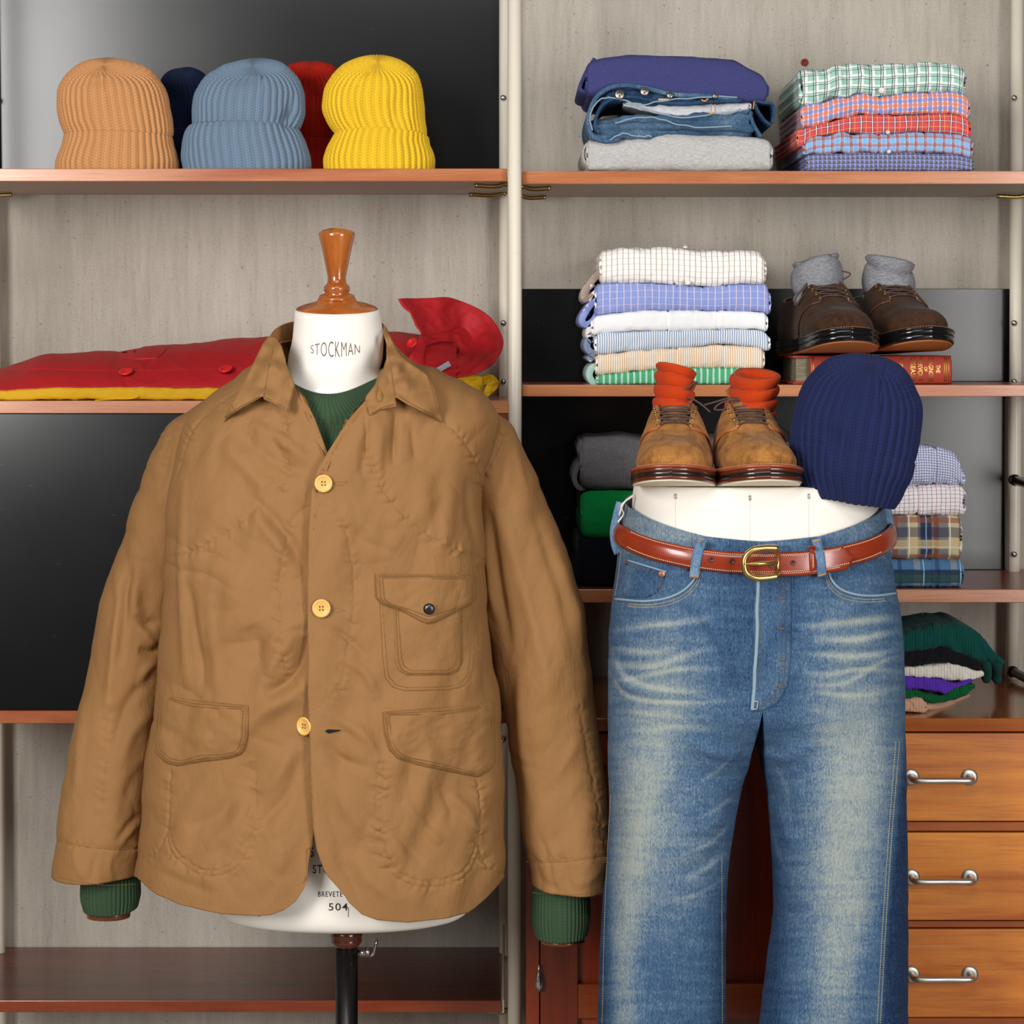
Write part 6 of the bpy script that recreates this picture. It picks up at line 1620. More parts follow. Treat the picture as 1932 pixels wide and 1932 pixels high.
for x, y in ((1342, 1056), (1381, 1059), (1456, 1067), (1496, 1062)):
    mb = MB(); mb.lathe([(0, .0006), (.0022, .0006), (.0026, .0012), (.0036, .0008), (.0038, 0)], W(x, y, bd_(x, y) - .0004), 16, M=Mx)
    link('hole', mb.mesh('hole'), m_leather('hole_leather', '4a1a0c', .5), B)
BRS = m_metal('brass', 'd8b46c', .28)
mb = MB(); bx = 3.052
q = crom([W(x, y, bx - z) for x, y, z in ((1466, 1034, .004), (1440, 1034, .007), (1420, 1038, .009), (1407, 1050, .009), (1404, 1066, .009), (1409, 1082, .009), (1424, 1090, .009), (1445, 1090, .007), (1466, 1087, .004))], 60)
mb.tube(q, .0042, 12)
mb.tube(crom([W(1466, 1034, bx - .004), W(1468, 1042, bx + .008), W(1468, 1060, bx + .013), W(1468, 1080, bx + .008), W(1466, 1087, bx - .004)], 20), .0024, 10)
link('buckle', mb.mesh('buckle'), BRS, B)
mb = MB(); mb.tube(crom([W(1466, 1062, bx - .002), W(1440, 1063, bx - .011), W(1418, 1064, bx - .0135), W(1404, 1064, bx - .013)], 20), [.0028] * 12 + [.0026, .0024, .0022, .002, .0018, .0016, .0014, .001], 10)
link('buckle_prong', mb.mesh('buckle_prong'), BRS, B)
kp = [(1526, 1031), (1539, 1029), (1541, 1076), (1528, 1079)]
link('keeper', panel('keeper', kp, bd_, .003, 3), LEA, B)
# belt loops
for o_ in ([(1313, 1016), (1333, 1020), (1323, 1058), (1318, 1092), (1300, 1090), (1304, 1056)], [(1531, 1018), (1549, 1014), (1557, 1050), (1560, 1086), (1542, 1091), (1541, 1060)]):
    lo = link('belt_loop', panel('belt_loop', o_, lambda a, b: min(bd_(a, b), jdp(a, b)) - .0005, .0032, 3.5, back=.004, bump=lambda x, y: .0006 * fbm(x / 9, y / 9, 3, 2)), DSL, J)
    st = MB(); a_ = np.asarray(o_, float)
    for p, q in ((a_[0], a_[1]), (a_[3], a_[4])):
        c_ = (p + q) / 2; e_ = (q - p) * .42; cy = 4 if p[1] < 1040 else -4
        dd_ = min(bd_(*c_), jdp(*c_)) - .0045
        st.tube([W(c_[0] - e_[0], c_[1] - e_[1] + cy, dd_), W(c_[0] + e_[0], c_[1] + e_[1] + cy, dd_)], .0009, 5)
    link('loop_stitching', st.mesh('loop_stitching'), m_plain('orange_thread', 'c98a3c', .7), lo, kind='stuff')
for x, sg in ((1168, -1), (1672, 1)):
    q = crom([W(x + sg * -3, 948, 3.185), W(x + sg * 4, 975, 3.18), W(x + sg * 9, 1005, 3.18), W(x + sg * 6, 1030, 3.18), W(x + sg * 1, 1044, 3.18)], 24)
    mb = MB(); mb.tube(q, .0062, 8, flat=.3)
    link('belt_loop', mb.mesh('belt_loop'), DSL, J)
# paper tag string on the left side
mb = MB(); mb.tube(crom([W(1196, 933, 3.17), W(1180, 945, 3.16), W(1172, 955, 3.16), W(1176, 970, 3.165), W(1166, 985, 3.165)], 24), .0011, 6); mb.tube(crom([W(1194, 936, 3.165), W(1176, 950, 3.155), W(1168, 972, 3.16)], 16), .0010, 6)
link('tag_string', mb.mesh('tag_string'), m_plain('cotton_string', 'e8e0cf', .8), J, kind='stuff')
# ------------------------------------------------------------------ shoes, socks, book
SW_ = np.array([(0, 0), (.012, .017), (.03, .027), (.06, .0365), (.10, .0435), (.15, .0485), (.22, .0522), (.30, .0530), (.38, .0505), (.48, .0440), (.58, .0390), (.70, .0370), (.82, .0365), (.90, .0340), (.95, .0285), (.98, .019), (1.0, 0)])
def shoe(name, label, group, M, suede, welt_c, sole_c, bottom_c, mid_c, pipe_c, lace_c, Ln=.295, eyelet=True, bow=None, xbend=.010, mir=1, stitch_c='d9a06a', side=(), knot=(0, 0)):
    """toe at the origin pointing at -y, heel at y = Ln, ground at z = 0"""
    t = thing(name, label, 'shoe', M.to_translation(), group)
    R3 = np.array(M.to_3x3()); T3 = np.array(M.to_translation())
    X = lambda P: np.asarray(P, float) @ R3.T + T3
    wd = lambda s, k=0.0: np.interp(s, SW_[:, 0], SW_[:, 1]) + k * np.sqrt(np.clip(1 - (2 * s - 1) ** 8, 0, 1))
    cx = lambda s: mir * xbend * np.sin(np.clip(s, 0, 1) * math.pi) * -1 + mir * .004          # gentle banana shape
    spring = lambda s: .012 * np.clip(1 - s / .30, 0, 1) ** 1.7
    ss = (1 - np.cos(np.linspace(0, math.pi, 61))) / 2
    # sole layers
    def layer(nm, z0, z1, k, mat, par=None, rr=.0012):
        ring_ = []
        o = np.concatenate([np.stack([cx(ss) + wd(ss, k), ss * (Ln + 2 * k) - k, spring(ss)], -1), np.stack([cx(ss) - wd(ss, k), ss * (Ln + 2 * k) - k, spring(ss)], -1)[::-1][1:-1]])
        c = o.mean(0); n = len(o); rows_ = []
        for z, q in ((z0, -rr), (z0 + rr * .6, 0), (z1 - rr * .6, 0), (z1, -rr)):
            d = o - np.array([0, Ln / 2, 0]); d[:, 2] = 0; L = np.linalg.norm(d, axis=1, keepdims=True)
            r_ = o + d / L * q; r_[:, 2] = o[:, 2] + z; rows_.append(r_)
        V = np.concatenate(rows_); fs = []
        for i in range(3):
            for j in range(n): a, b = i * n + j, i * n + (j + 1) % n; fs.append((a, b, b + n, a + n))
        m_ = len(ss)
        for base, fl in ((0, True), (3 * n, False)):
            for j in range(m_ - 1):
                a, b = base + j, base + j + 1
                c_, d_ = base + (n - j - 1) % n if j + 1 <= m_ - 2 else base + m_ - 1, base + (n - j) % n
                if j == 0: f = (base, base + 1, base + n - 1)
                elif j == m_ - 2: f = (base + j, base + j + 1, base + n - j)
                else: f = (base + j, base + j + 1, base + n - j - 1, base + n - j)
                fs.append(f if not fl else f[::-1])
        return link(nm, mesh(nm, X(V), fs), mat, par or t, smooth=True)
    layer('outsole', .0, .0028, .003, bottom_c)
    if sole_c[0] is sole_c[1]:
        layer('sole_lower', .0028, .0120, .0056, sole_c[0], rr=.0016); layer('midsole', .0120, .0190, .0058, mid_c, rr=.0010)
    else:
        layer('sole_lower', .0028, .0075, .0054, sole_c[0], rr=.0006); layer('sole_middle', .0075, .0135, .0057, sole_c[1], rr=.0008); layer('midsole', .0135, .0185, .0057, mid_c, rr=.0006)
    layer('welt', .0185, .0225, .0066, welt_c, rr=.0015)
    # heel block
    hs = np.linspace(.74, 1.0, 18); ho = np.concatenate([np.stack([cx(hs) + wd(hs, .003), hs * (Ln + .006) - .003], -1), np.stack([cx(hs) - wd(hs, .003), hs * (Ln + .006) - .003], -1)[::-1]])
    mbh = MB(); n = len(ho); mbh.add(X(np.vstack([np.c_[ho, np.full(n, -.018)], np.c_[ho, np.full(n, .001)]])), [tuple(range(n - 1, -1, -1)), tuple(range(n, 2 * n))] + [(i, (i + 1) % n, (i + 1) % n + n, i + n) for i in range(n)])
    # upper: two half shells that meet along the ridge and part at the opening
    HT = np.array([(0, .004), (.012, .012), (.03, .020), (.06, .0275), (.10, .0335), (.15, .038), (.22, .0440), (.28, .0525), (.34, .064), (.42, .081), (.50, .095), (.56, .099), (.70, .085), (.85, .080), (1, .078)])
    ht = lambda s: pchip(HT[:, 0], HT[:, 1], s)
    OP = lambda s: np.interp(s, [0, .33, .40, .50, .58, .70, .85, .97, 1], [90, 90, 82, 70, 50, 42, 44, 52, 60])       # where the shell ends, degrees
    def half(sg, s0, off, ns=70, nf=34, smin=None, name='x', noise=1.0):
        f = np.linspace(0, 1, nf)
        S = np.linspace(0, 1, ns)
        ff, SS = np.meshgrid(f, S, indexing='xy')
        if smin is not None:
            sm_ = smin(ff); SS = sm_ + (1 - sm_) * SS
        ang = np.radians(OP(SS)) * ff * (1 if smin is None else np.interp(SS, [0, .3, .5, .6, 1], [.80, .80, .86, 1, 1]))
        w = wd(SS, -.001) + off; h = ht(SS)
        p = 2.25
        x = w * np.cos(ang) ** (2 / p); z = h * np.sin(ang) ** (2 / p)
        tuck = np.clip(1 - ff * 6, 0, 1) * .0025
        x = x - tuck
        nz = .0012 * noise * fbm(SS * 14 + sg, ff * 4, 7, 2) * np.sin(ff * math.pi)
        y = SS * Ln + .004 - off * .5 * (SS < .3)
        P = np.stack([cx(SS) + sg * (x + nz), y, .0222 + spring(SS) + z + off * ff + nz], -1)
        return P
    S_, A_ = np.meshgrid(np.linspace(0, 1, 64) ** 1.25 * .45, np.linspace(0, math.pi, 56), indexing='ij')
    ca, sa_ = np.cos(A_), np.clip(np.sin(A_), 0, 1)
    nz = .0013 * fbm(S_ * 14, A_ * 2.2, 7, 2) * sa_
    P = np.stack([cx(S_) + (wd(S_, -.001) - .0025 * np.clip(1 - sa_ * 4, 0, 1) + nz) * np.sign(ca) * np.abs(ca) ** (2 / 2.25), S_ * Ln + .004, .0222 + spring(S_) + ht(S_) * sa_ ** (2 / 2.25) - .016 * sstep(.33, .45, S_) * sa_ + nz], -1)
    o = link('vamp', gridmesh('vamp', X(P)), suede, t); sm = o.modifiers.new('thickness', 'SOLIDIFY'); sm.thickness = .002; sm.offset = 0
    for sg in (-1, 1):
        # quarter with its sweeping front edge and piped border
        smin = lambda f: np.interp(f, [0, .25, .5, .75, .92, 1.0], [.46, .40, .355, .315, .300, .315])
        Q = half(sg, 0, .0026, 60, 34, smin=smin, noise=.6)
        o = link('quarter', gridmesh('quarter', X(Q), flip=(sg < 0)), suede, t)
        sm = o.modifiers.new('thickness', 'SOLIDIFY'); sm.thickness = .0024; sm.offset = 0
        mb = MB(); mb.tube(X(Q[0, 2:]), .00135, 6); link('quarter_piping', mb.mesh('quarter_piping'), pipe_c, t)
        mb = MB(); mb.tube(X(Q[:, -1][8:]), .0015, 6); link('topline', mb.mesh('topline'), pipe_c, t)
    # tongue
    s_ = np.linspace(.34, .60, 24); gx = np.linspace(-1, 1, 14)
    SS, GG = np.meshgrid(s_, gx, indexing='ij')
    P = np.stack([cx(SS) + GG * (.016 + .008 * (SS - .34) / .2), SS * Ln, .0225 + ht(np.minimum(SS, .5)) + np.clip(SS - .5, 0, 1) * .22 - .006 - .006 * GG ** 2], -1)
    o = link('tongue', gridmesh('tongue', X(P)), suede, t); sm = o.modifiers.new('thickness', 'SOLIDIFY'); sm.thickness = .003
    # eyelets and laces
    def eye(sg, k):
        s = .318 + k * .046; a = math.radians(OP(s) * .76); w = wd(np.array([s]), -.001)[0] + .0034; h = ht(np.array([s]))[0]
        x_ = w * math.cos(a) ** (2 / 2.25); z_ = h * math.sin(a) ** (2 / 2.25)
        return np.array([cx(s) + sg * x_, s * Ln + .004, .0222 + z_ + .0040])
    if eyelet:
        for sg in (-1, 1):
            for k in range(5):
                c = eye(sg, k); mb = MB(); a = np.linspace(0, 2 * math.pi, 13)
                d1 = np.array([sg * .75, 0.15, -.45]); d1 /= np.linalg.norm(d1); d2 = np.array([0, .72, .69])
                mb.tube(X(c + .0021 * (np.cos(a)[:, None] * d1 + np.sin(a)[:, None] * d2)), .0007, 5, caps=False)
                link('eyelet', mb.mesh('eyelet'), BRS, t)
    mb = MB()
    for k in range(5):
        a, b = eye(-1, k), eye(1, k); m_ = (a + b) / 2 + np.array([0, -.002, .004])
        mb.tube(X(crom([a, a * .6 + m_ * .4 + np.array([0, 0, .002]), m_, b * .6 + m_ * .4 + np.array([0, 0, .002]), b], 14)), .00125, 6)
        if k < 4:
            for sg in (-1, 1):
                a, b = eye(sg, k), eye(-sg, k + 1); m_ = (a + b) / 2 + np.array([0, -.003, .003])
                mb.tube(X(crom([a, m_, b], 12)), .00125, 6)
    kn = (eye(-1, 4) + eye(1, 4)) / 2 + np.array([knot[0], -.002, .010 + knot[1]])
    q = kn + .0034 * np.stack([np.cos(np.linspace(0, 6.28, 14)), .3 * np.sin(np.linspace(0, 12.5, 14)), np.sin(np.linspace(0, 6.28, 14))], -1); mb.tube(X(q), .0018, 6)
    for pts in (bow or ()):
        mb.tube(X(crom([kn] + [kn + np.array(p) for p in pts], 26)), .00125, 6)
    for sg in (-1, 1): mb.tube(X(crom([eye(sg, 4), (eye(sg, 4) + kn) / 2 + np.array([0, -.002, .002]), kn], 10)), .00125, 6)
    link('laces', mb.mesh('laces'), lace_c, t, kind='stuff')
    # welt stitching
    mb = MB(); so = np.linspace(.0, .32, 46); so = so ** 1.6 / .32 ** .6
    for sg in (-1, 1):
        for a, b in zip(so[:-1], so[1:]):
            e = a + (b - a) * .6
            pp = [np.array([cx(s) + sg * wd(np.array([s]), .003)[0], s * (Ln + .004) - .003, .0229 + spring(s)]) for s in (a, e)]
            mb.tube(X(pp), .0006, 4)
    link('welt_stitching', mb.mesh('welt_stitching'), m_plain('thread_' + stitch_c, stitch_c, .7), t, kind='stuff')
    return t, X, Ln

def place(px, py, d, yaw=0, pitch=0, roll=0, s=1.0):
    return Matrix.Translation(W(px, py, d)) @ Matrix.Rotation(yaw, 4, 'Z') @ Matrix.Rotation(pitch, 4, 'X') @ Matrix.Rotation(roll, 4, 'Y') @ Matrix.Scale(s, 4)

TANS = m_suede('tan_suede', 'a9733c', '6e4420'); BRNS = m_suede('brown_suede', '4a3122', '2c1c12')
LEW = m_leather('welt_tan', '9a4a28', .4); SOL1 = m_leather('sole_brown', '5e2410', .22); SOL2 = m_leather('sole_black', '1c1715', .25); PALE = m_plain('sole_pale', 'e6dac2', .6); 
PIPE = m_leather('pipe_rust', 'a4532a', .35); LACE = m_plain('lace_brown', '4c3830', .6, var=.15); ORS = m_plain('sole_orange', 'a9622c', .55, var=.15, sc=30); BLK1 = m_leather('sole_gloss_black', '121112', .16, .1); PIPD = m_leather('pipe_dark', '5a3a2c', .35)
zt_form = ZC - (912 - CY) / F * DJ_
def shoe_at(cx_px, d_toe, z, yaw, pitch=0.0):
    p = W(cx_px, 900, d_toe); p.z = z
    return Matrix.Translation(p) @ Matrix.Rotation(yaw, 4, 'Z') @ Matrix.Rotation(pitch, 4, 'X') @ Matrix.Scale(.985, 4)
bowA = ([(.010, -.004, .012), (.022, -.004, .022), (.030, 0, .025), (.022, .002, .014), (.002, .0, .002)], [(-.012, -.012, -.012), (-.022, -.02, -.032), (-.034, -.026, -.05)],
        [(.018, -.006, .004), (.034, -.010, -.004), (.048, -.012, -.016)], [(-.016, -.012, -.02), (-.030, -.02, -.044), (-.036, -.026, -.058), (-.028, -.022, -.040), (-.006, -.004, -.004)])
bowB = ([(-.020, -.004, .004), (-.045, -.008, -.002), (-.060, -.010, -.006)], [(-.020, -.004, .001), (-.038, -.006, -.004), (-.046, -.006, -.012), (-.030, -.006, -.012), (-.004, -.002, -.004)],
        [(.016, -.006, -.012), (.034, -.010, -.026), (.052, -.012, -.040), (.060, -.012, -.048)], [(.012, -.004, -.006), (.030, -.006, -.018), (.040, -.006, -.026), (.022, -.006, -.020), (.004, -.002, -.004)])
G = 'tan suede shoes on the trouser form'
sa, XA, _ = shoe('derby_shoe', 'tan suede derby shoe on the trouser form farther from the navy beanie', G, shoe_at(1272, 3.045, zt_form + .0005, -.05), TANS, LEW, (SOL1, SOL2), PALE, SOL1, PIPE, LACE, bow=bowA, mir=-1, xbend=.008, stitch_c='d59a78')
sb2, XB, _ = shoe('derby_shoe', 'tan suede derby shoe on the trouser form next to the navy beanie', G, shoe_at(1447, 3.045, zt_form + .0005, .05), TANS, LEW, (SOL1, SOL2), PALE, SOL1, PIPE, LACE, bow=bowB, mir=1, xbend=.008, stitch_c='d59a78')

# ---- book under the brown shoes
zr = Z_R2 + .0004
d0 = 3.565; bz1 = zpx(671, d0); bz0 = zr
bx0, bx1 = xpx(1497, d0), xpx(1796, d0); xs = xpx(1527, d0)
bk_ = thing('book', 'old red cloth bound book with gilt spine lettering under the brown shoes', 'book', ((bx0 + bx1) / 2, d0 + .09, bz0))
RED = m_cloth('book_cloth', '9e3a2c', .6, 500, .2, .1, var=.12)
yb = d0 + .185
for nm, z0, z1 in (('cover', bz0, bz0 + .004), ('cover', bz1 - .004, bz1)):
    link(nm, MB().box(bx0, bx1, d0 + .007, yb, z0, z1).mesh(nm, .0012, 2), RED, bk_, smooth=False)
# rounded spine facing the viewer
sp_ = []
for xx in np.r_[xs, np.linspace(xs + .002, bx1 - .002, 30), bx1]:
    a = np.linspace(-1, 1, 15); zz = (bz0 + bz1) / 2 + (bz1 - bz0) / 2 * a
    yy = d0 + .007 * np.abs(a) ** 2.4 + (.0012 if xx in (xs, bx1) else 0)
    sp_.append(np.stack([np.full(15, xx) + .0008 * fbm(a * 6, np.full(15, xx * 30), 3, 2) * (1 if xx in (xs, bx1) else 0), yy, zz], -1))
sp_ = np.array(sp_); me_ = gridmesh('spine', sp_)
so_ = link('spine', me_, RED, bk_); sm = so_.modifiers.new('thickness', 'SOLIDIFY'); sm.thickness = .003; sm.offset = 1
pv = []
for xx in np.linspace(bx0 + .004, bx1 - .004, 24):
    a = np.linspace(-1, 1, 11); pv.append(np.stack([np.full(11, xx), d0 + .0105 + .003 * np.abs(a), (bz0 + bz1) / 2 + ((bz1 - bz0) / 2 - .0045) * a], -1))
link('pages', MB().box(bx0 + .005, bx1 - .004, d0 + .011, yb - .004, bz0 + .0042, bz1 - .0042).mesh('pages'), m_pages('old_pages'), bk_, smooth=False)
GILT = m_metal('gilt', 'd9a85c', .35)
sp_d = hitter(bvh_of(me_), d0)
def spine_text(tx, xa, xb, ya, yb_):
    # letters read along the upright book, so they lie on their side here (top towards the left)
    def f(u, v): px, py = xb - (1 - v) * 0 - (1 - v) * (xb - xa), ya + u * (yb_ - ya); return W(px, py, sp_d(px, py) - .0008)
    link('lettering', glyphs(tx, f, 1, bold=.006), GILT, bk_, smooth=False)
for tx, xa, xb, ya, yb_ in (('THE', 1766, 1774, 688, 704), ('DIAGNOSIS', 1752, 1761, 674, 720), ('OF', 1743.5, 1750, 692, 701), ('NERVOUS', 1732, 1741, 674, 719), ('DISEASES', 1718, 1727, 674, 720), ('PURVES', 1697, 1704, 676, 712), ('TURNER', 1545, 1552, 680, 716)):
    spine_text(tx, xa, xb, ya, yb_)
for x in (1532, 1535, 1782, 1785.5, 1790):
    mb = MB(); mb.tube([W(x, y, sp_d(x, y) - .0002) for y in np.linspace(674, 720, 12)], .0007, 4); link('gilt_line', mb.mesh('gilt_line'), GILT, bk_)

G = 'brown suede shoes on the red book'
def bshoe(cxp, d_toe, yaw, pitch, zb, **k):
    p = W(cxp, 650, d_toe); p.z = zb
    return Matrix.Translation(p) @ Matrix.Rotation(yaw, 4, 'Z') @ Matrix.Rotation(pitch, 4, 'X')
bowC = ([(.014, .0, .010), (.032, .0, .012), (.042, 0, .008), (.030, .002, .000), (.006, .0, .0)], [(-.014, -.004, .004), (-.036, -.01, -.014), (-.052, -.016, -.034), (-.052, -.016, -.042), (-.036, -.012, -.024), (-.010, -.004, -.004)],
        [(.020, -.004, -.002), (.036, -.008, -.018), (.044, -.010, -.036)], [(-.014, -.006, -.010), (-.028, -.012, -.028), (-.036, -.014, -.040)])
bowD = ([(.012, 0, .008), (.024, 0, .004), (.030, 0, -.008), (.026, 0, -.020)], [(.004, -.002, .008), (.012, -.002, .012)])
s1_, XC, _ = shoe('derby_shoe', 'dark brown suede derby shoe on the book nearer the shirt stack', G, bshoe(1612, 3.455, .17, -.035, bz1 + .008), BRNS, BLK1, (BLK1, BLK1), ORS, BLK1, PIPD, LACE, bow=bowC, mir=-1, xbend=.006, stitch_c='b9805a')
s2_, XD, _ = shoe('derby_shoe', 'dark brown suede derby shoe on the book at the outer end', G, bshoe(1752, 3.50, .20, -.03, bz1 + .0095), BRNS, BLK1, (BLK1, BLK1), ORS, BLK1, PIPD, LACE, bow=bowD, mir=1, xbend=.006, stitch_c='b9805a')

# ---- socks stuffed into the shoes: stacked slouching folds
def sock(label, X, Ln, base_s, h, w, dpt, mat, group, lean=(0, 0), folds=5, seed=1, uvk=200, tipfold=None):
    nv, nu_ = 130, 90; tt = np.linspace(0, 1, nv)[:, None]; hh = ring(nu_)[None]
    z = .045 + h * tt
    fo = np.abs(np.sin(tt * math.pi * folds + .5 * np.sin(hh + seed) + .3 * fbm(hh * 1.2 + 0 * tt, tt * 3 + 0 * hh, seed, 2))) ** .40
    r = (1.0 - .10 * tt) * (.76 + .24 * sstep(.12, .42, tt)) * (1 + .26 * (fo - .5) * sstep(.2, .4, tt)) * (1 + .06 * fbm(np.cos(hh) * 1.5 + tt * 2, np.sin(hh) * 1.5 + 0 * tt, seed + 2, 2))
    x = w * r * np.sin(hh) + lean[0] * tt ** 1.3; y = base_s * Ln - dpt * r * np.cos(hh) + lean[1] * tt
    zz = z + .007 * np.cos(hh + seed) * tt + .004 * fo
    P = np.stack([x + 0 * z, y + 0 * z, zz], -1)
    c = P[-1].mean(0); rim = []
    for q, dz in ((.9, .003), (.72, .0), (.62, -.010), (.6, -.025)): rim.append((P[-1] - c) * np.array([q, q, 1]) + c + np.array([0, 0, dz]))
    P = np.concatenate([P, np.array(rim)])
    uv = np.stack([0 * P[..., 0] + (np.arange(P.shape[0]) / nv * h * 600)[:, None], 0 * P[..., 0] + np.arange(P.shape[1])[None] / nu_ * 2 * math.pi * w], -1)
    return link('sock', gridmesh('sock', X(P), uv, cap1=True, flip=False), mat, label=label, cat='sock', group=group)
ORK = m_knit('orange_sock', 'd0430f', wale=1, v=.002, strength=.6); GRK = m_cloth('grey_wool', '75757a', .95, 500, .5, .02, mel=.7, mel2='a2a2a6')
sock('orange ribbed sock stuffed in the tan shoe farther from the beanie', XA, .295, .60, .108, .0275, .040, ORK, 'orange socks in the tan shoes', lean=(.006, .0), folds=6.4, seed=1)
sock('orange ribbed sock stuffed in the tan shoe next to the beanie', XB, .295, .60, .100, .034, .042, ORK, 'orange socks in the tan shoes', lean=(.012, .0), folds=5.8, seed=3)
sock('grey wool sock stuffed in the brown shoe nearer the shirts', XC, .295, .58, .098, .0375, .040, GRK, 'grey socks in the brown shoes', lean=(-.004, 0), folds=2.1, seed=5)
sock('grey wool sock stuffed in the outer brown shoe', XD, .295, .58, .094, .0395, .040, GRK, 'grey socks in the brown shoes', lean=(.004, 0), folds=2.2, seed=8)

# ---- navy beanie draped over the corner of the trouser form
beanie('navy ribbed beanie resting on the corner of the trouser form', 
       [(668, 1618, 1626), (671, 1590, 1655), (680, 1565, 1682), (698, 1541, 1705), (725, 1522, 1724), (760, 1510, 1736), (800, 1503, 1740), (835, 1505, 1739), (865, 1512, 1734), (895, 1520, 1722), (925, 1540, 1712)],
       [(852, 1510, 1732), (875, 1514, 1729), (900, 1524, 1722), (925, 1540, 1716), (945, 1556, 1708)], 3.13, .13, '20274e', 40, amp=.0042,
       seam_px=[(1650, 672), (1652, 700), (1654, 722), (1655, 745)], cuff_edge=2, cuff_tilt=4, dents=((1590, 840, 16, 30, -.008), (1545, 880, 25, 25, -.006)), M=Matrix.Rotation(math.radians(9), 3, 'Y'), group='ribbed beanies on display', lean=30)
# ------------------------------------------------------------------ red and yellow jackets lying on the wall cabinet
zr = Z_L2 + .0004
YEL = m_cloth('mustard_cotton', 'cfa010', .7, 1000, .1, .18, 34, var=.06); REDC = m_cloth('red_cotton', 'b01c22', .62, 1000, .1, .14, 30, var=.05)
RED_SHADE = m_cloth('red_cotton_shaded', '8c141a', .65, 1000, .1, .14, 30)
yj = thing('folded_jacket', 'mustard yellow cotton jacket lying flat under the red jacket', 'jacket', (xpx(430, 3.6), 3.66, zr), 'jackets lying on the wall cabinet')
dfy = 3.545
ytop = [(-45, 739), (0, 738), (60, 733), (110, 731), (250, 731), (430, 733), (700, 734), (860, 730), (905, 728)]
link('cloth', fold_mesh('cloth', -40, 900, ytop, flat(755.5, -60, 950), dfy, .26, wr=.0016, seed=101, zmin=zr, step=4, layers=2, wl=40), YEL, yj)
V, fs = ribbon(crom(pxs([(180, 755), (215, 753), (250, 752), (262, 749)], dfy), 20), dfy - .004, dfy + .1, .0014)
link('hem_edge', MB().add(V, fs).mesh('hem_edge'), YEL, yj)
YSL = 1
rj = thing('folded_jacket', 'red cotton jacket with red buttons lying on the yellow jacket', 'jacket', (xpx(430, 3.6), 3.68, zpx(735, dfy)), 'jackets lying on the wall cabinet')
def slab(name, x0, x1, bot, top, d0, d1, seed, cr=(), step=3.0, wr=.0022):
    nx = int((x1 - x0) / step); px = np.linspace(x0, x1, nx); nv = 90; k = np.linspace(0, 1, nv)
    b = np.asarray(bot, float); t_ = np.asarray(top, float)
    zb = ZC - (pchip(b[:, 0], b[:, 1], px) - CY) / F * d0; zt = ZC - (pchip(t_[:, 0], t_[:, 1], px) - CY) / F * d1
    Y = d0 + (d1 - d0) * k ** 1.25; Z = zb[:, None] + (zt - zb)[:, None] * (1 - (1 - k[None]) ** 2.0)
    X = (px[:, None] - CX) / F * (d0 + (Y - d0) * .6)[None] + 0 * Z
    P = np.stack([X, Y[None] + 0 * Z, Z], -1); N = gridnorm(P)
    if N[nx // 2, 20, 1] > 0: N = -N
    x, y = topx(P)
    d = wr * fbm(x / 60, y / 22, seed, 3) + .0009 * (1 - 2 * np.abs(vnoise((x + 2 * y) / 40, (y * 2 - x) / 60, seed + 3))) + crease_field(x, y, cr)
    P = P + N * (d * np.sin(np.clip(k, .0, .95) * math.pi / 2 + .25)[None])[..., None]
    # round under at the front, drop behind
    fr = P[:, :1] + np.array([0, .004, -.0035]); fr2 = P[:, :1] + np.array([0, .03, -.0042]); bkk = P[:, -1:] + np.array([0, .02, -.012]); bk2_ = P[:, -1:] * np.array([1, 1, 0]) + np.array([0, .035, 0]) + (zb[:, None, None] * np.array([0, 0, 1]))
    return gridmesh(name, np.concatenate([fr2, fr, P, bkk, bk2_], 1), flip=True)
rtop = [(-45, 703), (0, 690), (35, 680), (60, 671), (75, 668), (140, 664), (200, 662), (218, 664), (260, 655), (330, 649), (400, 643), (480, 637), (560, 633), (640, 629), (720, 627), (800, 633), (860, 650)]
rbot = [(-45, 738), (0, 736.5), (60, 733), (110, 731), (250, 731), (430, 732.5), (700, 733), (860, 729)]
crr = [([(0, 702), (80, 698), (200, 700), (232, 702)], 5, -1.6), ([(130, 715), (160, 725), (180, 728)], 5, -1.2), ([(240, 712), (236, 722), (244, 730)], 4, -2.0), ([(260, 690), (290, 700), (330, 690), (360, 700)], 5, 1.2), ([(280, 700), (275, 690), (290, 680)], 4, -1.2), ([(410, 690), (440, 700), (460, 704)], 5, -1.0), ([(310, 672), (380, 665), (440, 672)], 6, 1.0)]
rme = slab('cloth', -40, 860, rbot, rtop, 3.548, 3.74, 111, crr)
link('cloth', rme, REDC, rj); rd = hitter(bvh_of(rme), 3.6)
link('pocket_flap', panel('pocket_flap', [(219, 665), (260, 657), (321, 651), (308, 668), (296, 677), (260, 679), (228, 677)], rd, .003, 4, bump=lambda x, y: .0008 * fbm(x / 14, y / 8, 5, 2)), REDC, rj)
for x, y in ((238, 703), (426, 698)):
    r = .0108; mb = MB(); c = W(x, y, rd(x, y) - .007)
    mb.lathe([(0, .0014), (r * .6, .0014), (r * .75, .003), (r * .95, .003), (r, .0015), (r * .95, 0)], c, 28, M=Matrix.Rotation(.42, 4, 'X') @ Matrix.Rotation(-.1, 4, 'Y'))
    link('button', mb.mesh('button'), m_plain('red_button', 'd8201e', .3), rj)
    mb = MB(); mb.tube([c, c + Vector((0, .008, -.004))], .0016, 6); link('button_thread', mb.mesh('button_thread'), REDC, rj)
st = MB(); dashes(st, crom([(0, 697), (80, 696), (160, 699), (228, 700)], 60), rd, 4.5, .6, .0004, .0005); dashes(st, crom([(250, 699), (330, 698), (415, 696)], 50), rd, 4.5, .6, .0004, .0005)
link('seam_stitching', st.mesh('seam_stitching'), m_plain('red_thread', 'c43a34', .7), rj, kind='stuff')
